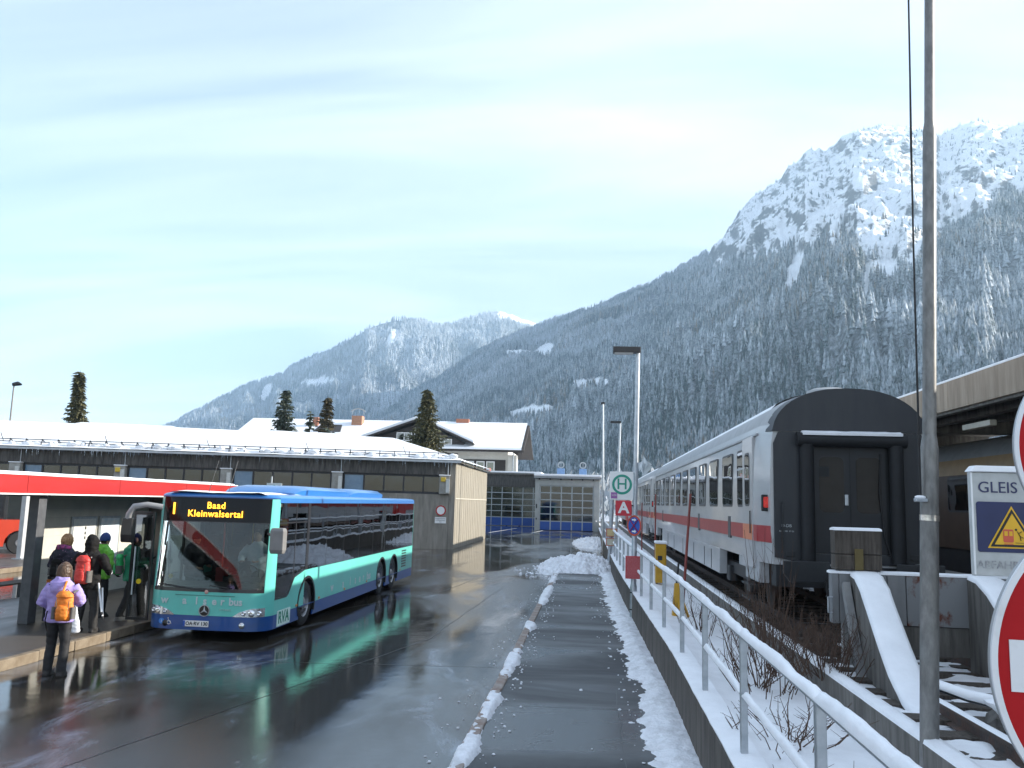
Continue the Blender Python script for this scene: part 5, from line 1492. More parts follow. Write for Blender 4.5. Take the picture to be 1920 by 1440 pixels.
MB().box(-5.64, -5.6, 92.6, 105.6, 0.07, 5.4).build('shade_lining', concrete_dark, ga)  # dark sheets added along both sides to make the garage interior look shaded
MB().box(0.55, 0.59, 92.6, 105.6, 0.07, 5.4).build('shade_lining', concrete_dark, ga)
MB().box(-6.1, 1.05, 91.6, 106.2, 5.50, 5.72).build('roof', mat('roof_edge_grey', (0.25, 0.27, 0.28), 0.6), ga, bevel=0.02)
stuff(MB().box(-6.12, 1.07, 91.58, 106.2, 5.722, 5.97).build('roof_snow', roof_snow_m, ga, bevel=0.08, segs=3))
for k in range(6):
    MB().box(-5.6 + 1.15 * k, -5.45 + 1.15 * k, 91.62, 91.99, 5.34, 5.498).build('rafter_end', dark_metal, ga)
gd = MB()
xs = [-5.44 + (0.24 + 5.44) * k / 5 for k in range(6)]
zs = [0.98 + (4.72 - 0.98) * k / 5 for k in range(6)]
for x in xs: gd.box(x - 0.055, x + 0.055, 92.15, 92.23, 0.06, 4.77)
for z in zs: gd.box(-5.44, 0.24, 92.155, 92.225, z - 0.05, z + 0.05)
door = gd.build('sectional_door', gframe, ga)
for i in range(5):
    MB().box(xs[i] + 0.057, xs[i + 1] - 0.057, 92.16, 92.22, 0.06, 0.925).build('blue_panel', gblue, door)
    for j in range(5):
        MB().box(xs[i] + 0.057, xs[i + 1] - 0.057, 92.18, 92.20, zs[j] + 0.052, zs[j + 1] - 0.052).build('pane', ggl, door)
MB().box(-5.85, -5.72, 91.95, 91.998, 2.3, 2.75).build('button_box', dark_metal, ga)
MB().box(-5.85, -5.72, 91.95, 91.998, 1.1, 1.3).build('button_box', dark_metal, ga)
MB().ball((0.55, 91.97, 1.1), 0.09).build('wall_lamp', white_paint, ga)
for x in (-3.4, -0.95):
    v_ = thing('roof_ventilator', 'pale blue ventilator with round grille on the garage roof, %s' % ('nearer the depot' if x < -2 else 'nearer the tracks'), 'ventilator', (x, 96, 5.97))
    MB().box(x - 0.42, x + 0.42, 95.6, 96.4, 5.9, 6.75).build('housing', mat('ventilator_blue', (0.15, 0.26, 0.45), 0.5), v_, bevel=0.03)
    annulus(MB(), (x, 96, 7.15), 0.26, 0.38, -0.1, 0.1).build('ring', galv, v_)
    MB().bar((x, 96, 6.75), (x, 96, 7.5), 0.06, 0.06).build('stem', galv, v_)
ha = thing('workshop_hall', 'older concrete hall with wide glazed gate panels over blue boards', 'building', (-10, 105, 0))
MB().box(-26, -6.05, 105, 105.4, 4.72, 6.2).build('concrete_band', band_c, ha, bevel=0.02)
MB().box(-26, -6.05, 104.8, 118, 6.21, 6.4).build('roof', concrete_dark, ha)
stuff(MB().box(-26.1, -6.03, 104.75, 118, 6.402, 6.62).build('roof_snow', roof_snow_m, ha, bevel=0.08, segs=3))
xs = [-16.0 + 1.28 * k for k in range(9)]
zs = [1.05 + 0.74 * k for k in range(6)]
gd = MB()
for x in xs: gd.box(x - 0.05, x + 0.05, 105.15, 105.22, 0.05, 4.75)
for z in zs: gd.box(xs[0], xs[-1], 105.155, 105.215, z - 0.045, z + 0.045)
gate = gd.build('glazed_gate', gframe, ha)
for i in range(8):
    MB().box(xs[i] + 0.052, xs[i + 1] - 0.052, 105.16, 105.21, 0.05, 1.0).build('blue_panel', gblue, gate)
    for j in range(5):
        MB().box(xs[i] + 0.052, xs[i + 1] - 0.052, 105.18, 105.195, zs[j] + 0.047, zs[j + 1] - 0.047).build('pane', hall_glass, gate)
MB().box(-26, -6.05, 117.7, 118, 0, 6.2).build('back_wall', mat('corrugated_sheet', (0.55, 0.54, 0.47), 0.6, col2=(0.62, 0.61, 0.55), scale=4, stretch=(4, 1, 0.1)), ha)
for k in range(9):
    MB().box(-14 + 0.9 * k, -13.9 + 0.9 * k, 112, 112.1, 0, 4.4).build('corrugation', mat('pale_sheet', (0.60, 0.60, 0.52), 0.5), ha)
MB().box(-14.1, -6.5, 112.11, 112.2, 0, 4.4).build('partition', mat('pale_sheet_wall', (0.62, 0.62, 0.54), 0.5), ha)
MB().box(-26, -16.1, 105.1, 105.4, 0, 4.715).build('side_wall', concrete, ha)
mbx = thing('parked_van', 'dark van standing inside the glazed workshop hall', 'van', (-9.4, 108, 0.05))
MB().rings([[(-10.8, 107.4, 0.4), (-8.6, 107.4, 0.4), (-8.6, 110, 0.4), (-10.8, 110, 0.4)], [(-10.8, 107.4, 1.5), (-8.6, 107.4, 1.5), (-8.6, 110, 1.5), (-10.8, 110, 1.5)], [(-10.65, 107.7, 2.4), (-8.75, 107.7, 2.4), (-8.75, 110, 2.4), (-10.65, 110, 2.4)]]).build('body', mat('van_dark_blue', (0.06, 0.09, 0.16), 0.3), mbx, bevel=0.05)
for x in (-10.5, -8.9):
    MB().lathe([(0.05, -0.1), (0.33, -0.1), (0.35, 0), (0.33, 0.1), (0.05, 0.1)], (x, 107.9, 0.38), 'x', 16).build('wheel', black_rubber, mbx, smooth=40)
MB().box(-10.5, -8.9, 107.38, 107.42, 1.55, 2.2).build('windscreen', ggl, mbx)
sk = thing('garage_lamp', 'orange lamp fitting on the roof edge of the older hall', 'lamp', (-11.8, 105, 6.6))
MB().box(-13.0, -12.4, 104.9, 105.3, 6.62, 6.95).build('housing', mat('lamp_orange', (0.62, 0.12, 0.05), 0.5), sk, bevel=0.05)
MB().box(-12.92, -12.48, 104.88, 104.898, 6.68, 6.9).build('lens', white_paint, sk)

# ---------------------------------------------------------------- chalet behind the depot
ch = thing('chalet', 'wide white and dark timber house under a snow covered gabled roof', 'house', (-18, 80, 0))
ch_white = mat('chalet_render', (0.62, 0.60, 0.55), 0.8, var=0.05)
ch_wood = mat('chalet_timber', (0.022, 0.018, 0.018), 0.7, col2=(0.045, 0.035, 0.03), scale=3, stretch=(1, 1, 6))
MB().box(-30, -7.4, 75.6, 86, 0, 7.5).build('wall', ch_white, ch)
MB().box(-12.5, -7.6, 75.5, 75.59, 2.4, 6.55).build('timber_cladding', ch_wood, ch)
MB().box(-7.39, -6.6, 75.45, 75.7, 0.2, 7.0).build('wing_wall', ch_white, ch)
rz0, rz1 = 7.35, 10.1
def rpt(x, f, up=0.0): return (x, 74.2 + 6.3 * f, rz0 + (rz1 - rz0) * f + up)
rf = MB().rings([[rpt(-33.2, 0), rpt(-33.2, 1), (-33.2, 87, rz0), (-33.2, 87, rz0 - 0.18), rpt(-33.2, 1, -0.2), rpt(-33.2, 0, -0.18)], [rpt(-5.9, 0), rpt(-5.9, 1), (-5.9, 87, rz0), (-5.9, 87, rz0 - 0.18), rpt(-5.9, 1, -0.2), rpt(-5.9, 0, -0.18)]]).build('roof', ch_wood, ch)
sn = MB(); rows = []
for i in range(60):
    x = -33.0 + 26.9 * i / 59
    rows.append([(x, 74.1, rz0 + 0.02), (x, 74.12, rz0 + 0.20 + 0.03 * fb(x, 1, 0.8, 3))] + [(x, 74.2 + 6.3 * f, rz0 + (rz1 - rz0) * f + 0.24 + 0.03 * fb(x, f * 9, 0.6, 3, 4)) for f in (0.2, 0.4, 0.6, 0.8, 1.0)] + [(x, 87, rz0 + 0.2)])
sn.rings(rows, False, closed=False)
stuff(sn.build('roof_snow', roof_snow_m, ch, smooth=40))
for x in (-33.1, -6.05):
    for s_ in (1,):
        MB().bar(rpt(x, -0.02, -0.14), rpt(x, 1.0, -0.14), 0.08, 0.34).build('barge_board', ch_wood, ch)
chm = MB().box(-22.75, -21.75, 79.0, 79.9, 9.3, 10.6).build('chimney', mat('chimney_brick', (0.34, 0.16, 0.10), 0.8, col2=(0.44, 0.24, 0.15), scale=6), ch, bevel=0.02)
for x in (-22.8, -21.7):
    MB().bar((x, 79.4, 10.75), (x, 79.4, 11.1), 0.06, 0.06).build('support', galv, chm)
MB().tube([(-22.95, 79.4, 11.05), (-22.6, 79.4, 11.25), (-22.25, 79.4, 11.32), (-21.9, 79.4, 11.25), (-21.55, 79.4, 11.05)], 0.05, 6).build('cowl', mat('zinc_cowl', (0.45, 0.45, 0.43), 0.4, 0.5), chm)
MB().box(-26.4, -25.9, 78.6, 79.1, 9.0, 10.35).build('chimney', mat('small_chimney_brick', (0.36, 0.15, 0.09), 0.8), ch, bevel=0.02)
MB().box(-12.9, -11.7, 80.2, 80.8, 10.1, 10.6).build('chimney', mat('small_chimney_brick', (0.36, 0.15, 0.09), 0.8), ch)
# roof terrace opening
ro = MB(); ro.hexa([rpt(-25.8, 0.46, 0.27), rpt(-23.2, 0.46, 0.27), rpt(-23.6, 0.74, 0.27), rpt(-25.6, 0.74, 0.27), rpt(-25.8, 0.46, 0.31), rpt(-23.2, 0.46, 0.31), rpt(-23.6, 0.74, 0.31), rpt(-25.6, 0.74, 0.31)])
ro.build('roof_terrace', ch_wood, ch)
# broad dormer gable
dg = MB()
gx = [(-20.6, 7.9), (-15.2, 9.85), (-10.3, 7.75)]
dg.prism([(-19.6, 7.4), (-19.6, 8.1), (-15.2, 9.6), (-11.2, 7.95), (-11.2, 7.4)], 'y', 74.6, 79.5)
dor = dg.build('dormer', ch_wood, ch)
def slope(a, b, y0, y1, th, up): return [(a[0], y0, a[1] + up), (b[0], y0, b[1] + up), (b[0], y1, b[1] + up), (a[0], y1, a[1] + up), (a[0], y0, a[1] + up + th), (b[0], y0, b[1] + up + th), (b[0], y1, b[1] + up + th), (a[0], y1, a[1] + up + th)]
MB().hexa(slope(gx[0], gx[1], 73.9, 79.6, 0.16, 0)).hexa(slope(gx[1], gx[2], 73.9, 79.6, 0.16, 0)).build('dormer_roof', ch_wood, dor)
stuff(MB().hexa(slope(gx[0], gx[1], 74.0, 79.7, 0.25, 0.165)).hexa(slope(gx[1], gx[2], 74.0, 79.7, 0.25, 0.165)).build('dormer_snow', roof_snow_m, dor, bevel=0.03))
house_glass = glass('house_glass', (0.12, 0.13, 0.14), 0.16, 0.03)
for (xa, xb, za, zb) in ((-17.3, -15.9, 8.0, 8.75), (-15.7, -14.2, 8.0, 9.0), (-13.6, -12.3, 7.75, 8.25)):
    fr_ = MB().box(xa, xb, 74.5, 74.58, za, zb).build('window', white_paint, dor)
    m2 = (xa + xb) / 2
    MB().box(xa + 0.08, m2 - 0.04, 74.485, 74.499, za + 0.08, zb - 0.08).build('pane', house_glass, dor)
    MB().box(m2 + 0.04, xb - 0.08, 74.485, 74.499, za + 0.08, zb - 0.08).build('pane', house_glass, dor)
for (xa, xb) in ((-11.3, -10.4), (-10.2, -9.45), (-9.3, -8.55)):
    fr_ = MB().box(xa, xb, 75.44, 75.498, 5.25, 6.4).build('window', white_paint, ch)
    MB().box(xa + 0.1, xb - 0.1, 75.42, 75.438, 5.35, 6.3).build('pane', house_glass, fr_)
MB().tube([(-6.9, 75.4, 0), (-6.9, 75.4, 7.2)], 0.06, 6).build('downpipe', galv, ch)

# the house stands well behind the workshop hall and is large
ch.scale = (1.6, 1.6, 1.6)
ch.location = (-18 * 1.6, 80 * 1.6, -1.72)
# snow heaps cleared from the yard
def heap(cx, cy, rx_, ry_, h_, seed):
    def f(x, y):
        u, v = (x - cx) / rx_, (y - cy) / ry_
        d = math.sqrt(u * u + v * v) + 0.30 * fb(x, y, 0.9, 3, seed)
        base = max(0, 1 - d)
        return -0.02 + h_ * min(1, base * 1.7) ** 0.8 * (0.74 + 0.62 * fb(x, y, 1.4, 3, seed + 3)) + ((0.34 * abs(fb(x, y, 3.0, 4, seed + 5)) + 0.10 * fb(x, y, 7.0, 2, seed)) if base > 0.04 else 0)
    return f
stuff(tag(snow_field('snow_heap', -2.3, 0.85, 34.5, 41.5, 130, 200, heap(-0.35, 37.3, 1.85, 2.8, 0.80, 3.0), snow_dirty, low=0.0, smooth=40), 'lumpy heap of cleared snow closing the end of the footway', 'snow heap'))
stuff(tag(snow_field('snow_heap', -2.4, 0.72, 55, 76, 60, 90, heap(0.45, 64, 1.8, 8.5, 0.42, 8.0), snow_dirty, low=0.0, smooth=40), 'second smaller snow heap farther along the wall near the garage', 'snow heap'))

# ---------------------------------------------------------------- bus shelter with red fascia
sh = thing('bus_shelter', 'long bus shelter with red fascia, grey post and lit poster wall', 'bus shelter', (-11.6, 17, 0.16))
fas_red = mat('fascia_red', (0.38, 0.020, 0.015), 0.3, col2=(0.43, 0.030, 0.023), scale=0.6, coat=0.3, stretch=(1, 0.4, 2))
shelter_grey = mat('shelter_grey_steel', (0.075, 0.078, 0.085), 0.5, 0.2, col2=(0.11, 0.113, 0.12), scale=5)
soffit_m = mat('shelter_soffit', (0.06, 0.058, 0.056), 0.8, var=0.1)
y = -4.0
while y < 25.9:
    y1 = min(y + 3.32, 25.95)
    MB().box(-11.06, -11.0, y, y1 - 0.012, 2.765, 3.115).build('fascia_panel', fas_red, sh)
    y = y1
MB().box(-11.09, -10.99, -4, 25.95, 2.735, 2.763).build('lower_trim', white_paint, sh)
MB().box(-11.09, -10.985, -4, 25.95, 3.117, 3.14).build('upper_trim', white_paint, sh)
MB().box(-13.6, -11.065, 25.88, 25.95, 2.765, 3.115).build('end_fascia', fas_red, sh)
MB().box(-13.6, -11.1, -4, 25.87, 2.86, 3.05).build('roof', soffit_m, sh)
stuff(MB().rings([[(-13.6, y, 3.06), (-13.5, y, 3.16), (-12.2, y, 3.19 + 0.02 * fb(1, y, 1, 3)), (-11.1, y, 3.185 + 0.015 * fb(2, y, 1.4, 3)), (-11.0, y, 3.165 + 0.012 * fb(3, y, 2, 3)), (-10.985 + 0.01 * fb(4, y, 2, 3), y, 3.142)] for y in [-4 + 0.33 * k for k in range(91)]], False, closed=False).build('roof_snow', snow_m, sh, smooth=60))
for y in (4.0, 16.75, 25.0):
    MB().box(-11.42, -11.2, y - 0.13, y + 0.13, 0.16, 2.86).build('post', shelter_grey, sh, bevel=0.012)
    MB().box(-13.5, -11.1, y - 0.06, y + 0.06, 2.70, 2.855).build('roof_beam', shelter_grey, sh)
wall_white = mat('shelter_wall_white', (0.47, 0.455, 0.40), 0.7, col2=(0.56, 0.545, 0.48), scale=2)
MB().box(-13.2, -13.1, 19.6, 24.6, 0.16, 2.84).build('back_wall', wall_white, sh)
for k in range(11):
    MB().box(-13.099, -13.094, 19.6, 24.6, 0.4 + 0.22 * k, 0.41 + 0.22 * k).build('course_joint', mat('joint_grey', (0.45, 0.44, 0.41), 0.8), sh)
map_m = mat('mountain_map_print', (0.55, 0.66, 0.74), 0.3, col2=(0.80, 0.82, 0.84), scale=4, coat=0.5, lo=0.4, hi=0.6)
notice_m = mat('timetable_print', (0.70, 0.70, 0.66), 0.4, col2=(0.55, 0.57, 0.58), scale=14, coat=0.4)
for (ya, yb, m_) in ((20.75, 21.85, notice_m), (21.98, 22.98, map_m)):
    f_ = MB().box(-13.09, -13.04, ya, yb, 1.0, 2.18).build('poster_case', galv, sh, bevel=0.01)
    MB().box(-13.04, -13.034, ya + 0.06, yb - 0.06, 1.06, 2.12).build('poster', m_, f_)
for (yy_, zz_) in ((21.3, 1.85), (21.3, 1.72), (21.3, 1.6)):
    MB().box(-13.0335, -13.032, yy_, yy_ + 0.06, zz_, zz_ + 0.07).build('print_block', blk_ink, sh)
MB().box(-13.2, -12.3, 24.6, 24.7, 0.16, 2.84).build('end_screen', shelter_grey, sh)
MB().box(-13.2, -13.05, 19.35, 19.59, 0.16, 2.84).build('corner_post', shelter_grey, sh, bevel=0.01)
bi = thing('litter_bin', 'black and orange litter bin beside the shelter post', 'litter bin', (-11.0, 17.1, 0.16))
MB().box(-11.12, -10.84, 16.95, 17.25, 0.18, 0.72).build('bin_body', dark_metal, bi, bevel=0.02)
MB().box(-11.11, -10.85, 16.96, 17.24, 0.78, 1.02).build('hood', mat('bin_orange', (0.65, 0.20, 0.03), 0.45), bi, bevel=0.02)
MB().box(-11.10, -10.86, 16.97, 17.23, 1.022, 1.09).build('lid', dark_metal, bi, bevel=0.02)
MB().bar((-11.09, 17.1, 0.7), (-11.09, 17.1, 0.8), 0.04, 0.25).build('bracket', dark_metal, bi)
be = thing('bench', 'low black slatted bench behind the shelter post', 'bench', (-14.6, 20.5, 0.0))
for k in range(4):
    MB().box(-15.1 + 0.14 * k, -14.98 + 0.14 * k, 19.3, 22.2, 0.42, 0.46).build('slat', wood_dark, be)
for y in (19.6, 21.9):
    MB().box(-15.1, -14.56, y - 0.05, y + 0.05, 0.0, 0.418).build('leg', dark_metal, be)
st2 = thing('shelter_post', 'slender pale post on the far traffic island', 'post', (-21.9, 31.7, 0.16))
MB().box(-22.0, -21.8, 31.55, 31.85, 0.16, 3.0).build('shaft', mat('pale_post_paint', (0.42, 0.42, 0.42), 0.5), st2, bevel=0.02)
MB().box(-22.1, -21.7, 31.45, 31.95, 0.155, 0.2).build('base_plate', galv, st2)
hs2 = thing('bus_stop_sign', 'bus stop sign with green ring and H on a thin pole behind the bus roof', 'bus stop sign', (-12.5, 33, 0.16))
MB().tube([(-12.62, 33.05, 0.05), (-12.62, 33.05, 3.6)], 0.03, 8).build('pole', galv, hs2, smooth=40)
MB().box(-12.80, -12.18, 33.0, 33.03, 2.72, 3.34).build('plate', mat('plate_pale', (0.55, 0.60, 0.60), 0.4), hs2, bevel=0.006)
annulus(MB(), (-12.49, 33.0, 3.03), 0.17, 0.235, -0.006, -0.001).build('ring', grn, hs2)
text('H', 0.34, (-12.49, 32.996, 3.03), grn, 'letter', hs2)

# ---------------------------------------------------------------- red bus parked on the far side
rbus = thing('parked_bus', 'red bus parked beyond the shelter, partly cut by the frame edge', 'bus', (-28, 36.5, 0.0))
rb_red = mat('red_bus_paint', (0.55, 0.055, 0.025), 0.3, coat=0.4, var=0.05)
rb_glass = glass('red_bus_glass', (0.45, 0.43, 0.36), 0.12, 0.02)
ya = 37.0
side = [(-36.0, 0.35), (-27.05, 0.35)] + [(-26.45 + 0.6 * math.cos(a), 0.45 + 0.6 * math.sin(a)) for a in np.linspace(math.pi, 0, 9)] + [(-25.85, 0.35), (-24.6, 0.35), (-24.4, 0.6), (-24.4, 1.5), (-36.0, 1.5)]
MB().prism(side, 'y', ya, ya + 0.05).build('side_panel', rb_red, rbus)
MB().box(-36, -24.45, ya + 2.4, ya + 2.45, 0.35, 1.5).build('far_side_panel', rb_red, rbus)
MB().box(-24.44, -24.4, ya + 0.051, ya + 2.4, 0.35, 1.5).build('front_panel', rb_red, rbus)
MB().box(-36, -24.42, ya - 0.02, ya + 2.47, 2.75, 3.0).build('roof', rb_red, rbus, bevel=0.08, segs=3)
MB().box(-36, -24.5, ya + 0.06, ya + 2.39, 0.75, 0.85).build('floor', dark_metal, rbus)
for x in (-35.5, -33.4, -31.3, -29.2, -27.1, -24.55):
    for yy_ in (ya, ya + 2.4):
        MB().box(x - 0.06, x + 0.06, yy_, yy_ + 0.05, 1.502, 2.75).build('pillar', dark_metal, rbus)
for k, x in enumerate((-35.44, -33.34, -31.24, -29.14, -27.04)):
    x1 = x + (1.98 if k < 4 else 2.43)
    for yy_ in (ya + 0.015, ya + 2.415):
        MB().box(x, x1, yy_, yy_ + 0.02, 1.505, 2.745).build('pane', rb_glass, rbus)
for x in (-34.6, -33.5, -32.3, -31.1, -29.9, -28.7, -27.5, -25.6):
    for yy_ in (ya + 0.4, ya + 1.6):
        MB().box(x - 0.06, x + 0.06, yy_, yy_ + 0.45, 0.85, 2.02).build('seat_back', dark_metal, rbus, bevel=0.04)
wh = MB().lathe([(0.12, -0.12), (0.46, -0.12), (0.50, -0.06), (0.50, 0.1), (0.46, 0.14), (0.12, 0.14)], (-26.45, ya + 0.10, 0.50), 'y', 24).build('wheel', black_rubber, rbus, smooth=40)
MB().lathe([(0.0, -0.10), (0.15, -0.12), (0.22, -0.05), (0.29, -0.06), (0.30, 0.0)], (-26.45, ya + 0.08, 0.50), 'y', 20).build('rim', mat('wheel_rim', (0.25, 0.25, 0.26), 0.4, 0.6), wh, smooth=40)
MB().lathe([(0.12, -0.12), (0.46, -0.12), (0.50, -0.06), (0.50, 0.1), (0.46, 0.14), (0.12, 0.14)], (-33.4, ya + 0.10, 0.50), 'y', 24).build('wheel', black_rubber, rbus, smooth=40)
rbus.location = (-25.64, 34.30, 0.0); rbus.rotation_euler = (0, 0, R(40))
# ---------------------------------------------------------------- the turquoise bus
BX, BY0, BL = -7.55, 16.6, 14.0
bus = thing('city_bus', 'turquoise and blue bus with open front door waiting at the platform', 'bus', (BX, BY0, 0))
mint = mat('bus_turquoise', (0.135, 0.58, 0.50), 0.3, col2=(0.125, 0.48, 0.42), scale=1.6, coat=0.4, lo=0.45, hi=0.85)
bblue = mat('bus_blue', (0.010, 0.07, 0.27), 0.3, col2=(0.03, 0.075, 0.19), scale=2.2, coat=0.5, lo=0.5, hi=0.8)
bblue2 = mat('bus_roof_blue', (0.03, 0.17, 0.46), 0.3, var=0.04, coat=0.5)
bblack = mat('bus_black_trim', (0.012, 0.012, 0.013), 0.35, var=0.1, coat=0.2)
bglass = glass('bus_side_glass', (0.13, 0.135, 0.14), 0.08, 0.015, 0.07)
bwind = glass('bus_windscreen_glass', (0.60, 0.66, 0.65), 0.0, 0.01)
inside_m = mat('bus_interior_grey', (0.06, 0.06, 0.063), 0.8, var=0.1)
HW = 1.25
def bw(x, y, z): return (BX + x, BY0 + y, z)
def outline(inset=0.0, rf=0.38, rr_=0.22, bow=0.09, n=7):
    """plan outline of the bus, counter-clockwise from the rear left corner, front bowed forward"""
    p = []
    h = HW - inset; y1 = BL - inset
    for k in range(n):                          # rear left
        a = R(90 + 90 * k / (n - 1)); p.append((-h + rr_ + rr_ * math.cos(a), y1 - rr_ + rr_ * math.sin(a)))
    for k in range(n):                          # front left
        a = R(180 + 90 * k / (n - 1)); x = -h + rf + rf * math.cos(a); y = rf + inset + rf * math.sin(a)
        p.append((x, y))
    for k in range(1, 6):
        x = -h + rf + (2 * h - 2 * rf) * k / 6
        p.append((x, inset))
    for k in range(n):                          # front right
        a = R(270 + 90 * k / (n - 1)); p.append((h - rf + rf * math.cos(a), rf + inset + rf * math.sin(a)))
    for k in range(n):                          # rear right
        a = R(0 + 90 * k / (n - 1)); p.append((h - rr_ + rr_ * math.cos(a), y1 - rr_ + rr_ * math.sin(a)))
    q = []
    for x, y in p:
        f = max(0.0, 1 - (x / h) ** 2)
        if y < rf + inset + 0.01: y -= bow * f - bow
        q.append((x, y))
    return q
OL = outline()
NF0, NF1 = 7, 7 + 7 + 5 + 7 - 1        # indices of the front run, left corner to right corner
def strip(name, pts, z0, z1, m, par=bus, th=0.035, lean=0.0, zoff=None, bevel=0.0):
    """wall strip following plan points, from z0 to z1; lean pushes the top backwards"""
    out_, inn = [], []
    n = len(pts)
    for i, (x, y) in enumerate(pts):
        a = Vector(pts[max(i - 1, 0)]); b = Vector(pts[min(i + 1, n - 1)]); t_ = (b - a).normalized(); nr = Vector((t_.y, -t_.x))
        inn.append((x - nr.x * th, y - nr.y * th)); out_.append((x, y))
    zt = lambda i: z1
    zb = lambda i: z0
    rake = lambda y, z: y + (0.115 * max(0.0, z - 0.93) * max(0.0, 1 - y / 0.52) if y < 0.6 else 0.0)
    rr = []
    for i in range(n):
        rr.append([bw(out_[i][0], rake(out_[i][1], zb(i)), zb(i)), bw(out_[i][0], rake(out_[i][1], zt(i)), zt(i)), bw(inn[i][0], rake(inn[i][1], zt(i)), zt(i)), bw(inn[i][0], rake(inn[i][1], zb(i)), zb(i))])
    return MB().rings(rr).build(name, m, par, smooth=35, bevel=bevel)
FR = OL[NF0:NF1 + 1]
# front: blue apron, turquoise panel, black glass, roof edge
strip('front_apron', FR, 0.20, 0.475, bblue)
strip('front_panel', FR, 0.478, 0.93, mint)
strip('windscreen', [(x, y + 0.012) for x, y in FR[3:-3]], 0.985, 2.285, bwind, th=0.012)
strip('windscreen_lower_mask', [(x, y + 0.004) for x, y in FR[3:-3]], 0.932, 1.0, bblack, th=0.03)
strip('display_glass', [(x, y + 0.010) for x, y in FR[3:-3]], 2.30, 2.775, mat('display_black_glass', (0.006, 0.006, 0.007), 0.10, var=0, spec=0.22), th=0.02)
strip('display_sill', [(x, y + 0.02) for x, y in FR[3:-3]], 2.284, 2.302, bblack, th=0.05)
strip('front_roof_edge', FR, 2.778, 2.80, bblue)
# corner pillars (front left and right)
strip('corner_pillar', FR[:4], 0.932, 2.775, mint)
strip('corner_pillar', FR[-4:], 0.932, 2.775, mint)
led = mat('led_amber', (1.0, 0.42, 0.03), 0.5, var=0, emit=1.6)
text('1', 0.33, bw(-0.86, 0.190, 2.53), led, 'route_number', bus, bold=0.004)
text('Baad', 0.185, bw(0.03, 0.17, 2.615), led, 'destination', bus, space=1.12, bold=0.002)
text('Kleinwalsertal', 0.187, bw(0.03, 0.150, 2.45), led, 'destination', bus, space=1.08, bold=0.002)
let_m = mat('lettering_pale', (0.52, 0.62, 0.62), 0.4, var=0)
for s_, x in (('w', -0.82), ('a', -0.40), ('l', -0.15), ('s', 0.02), ('e', 0.21), ('r', 0.375)):
    text(s_, 0.20, bw(x, -0.006 + 0.04 * abs(x) ** 2, 0.755), let_m, 'letter', bus, bold=0.006)
text('bus', 0.20, bw(0.64, 0.006, 0.755), let_m, 'letter', bus, bold=0.006)
em = annulus(MB(), bw(0.02, -0.002, 0.575), 0.098, 0.112, -0.014, -0.002).build('emblem_ring', galv, bus)
disc(MB(), bw(0.02, -0.002, 0.575), 0.098, -0.006, -0.001).build('emblem_field', bblack, em)
se = MB()
for a in (90, 210, 330):
    c_ = Vector(bw(0.02, -0.011, 0.575)); tip = c_ + Vector((math.cos(R(a)) * 0.1, 0, math.sin(R(a)) * 0.1)); sd = Vector((-math.sin(R(a)), 0, math.cos(R(a)))) * 0.02
    se.add([c_ - sd, tip, c_ + sd, c_ + Vector((0, -0.008, 0))], [(0, 1, 3), (1, 2, 3), (0, 2, 1)])
se.build('emblem_star', galv, em)
text('CITARO', 0.055, bw(0.44, 0.0, 0.60), mat('chrome_letter', (0.5, 0.6, 0.6), 0.3, 0.5), 'model_badge', bus, space=1.2)
MB().box(*[v for p in ((BX - 0.39, BX + 0.13), (BY0 - 0.022, BY0 - 0.004), (0.265, 0.38)) for v in p]).build('licence_plate', white_paint, bus, bevel=0.005)
MB().box(BX - 0.387, BX - 0.345, BY0 - 0.0245, BY0 - 0.0225, 0.268, 0.377).build('plate_blue_band', blue_paint, bus)
text('OA·RV 130', 0.095, bw(-0.11, -0.0235, 0.322), blk_ink, 'plate_text', bus, bold=0.002)
MB().rings([[bw(-0.60, 0.0, 0.86), bw(0.62, 0.0, 0.86), bw(0.62, 0.0, 0.868), bw(-0.60, 0.0, 0.868)], [bw(-0.60, -0.003, 0.86), bw(0.62, -0.003, 0.86), bw(0.62, -0.003, 0.868), bw(-0.60, -0.003, 0.868)]]).build('panel_seam', bblack, bus)
MB().ball(bw(0.04, -0.012, 0.935), (0.04, 0.012, 0.04), 12, 8).build('inspection_badge', mat('badge_red', (0.6, 0.35, 0.3), 0.4), bus, smooth=50)
head_m = mat('headlamp_chrome', (0.62, 0.64, 0.66), 0.15, 0.85, var=0.25, scale=25)
lens_m = glass('headlamp_lens', (0.9, 0.93, 0.95), 0.12, 0.02)
def nearest(x):
    """outer plan y on the front run at x"""
    xs_ = [q[0] for q in FR]; return float(np.interp(x, xs_, [q[1] for q in FR]))
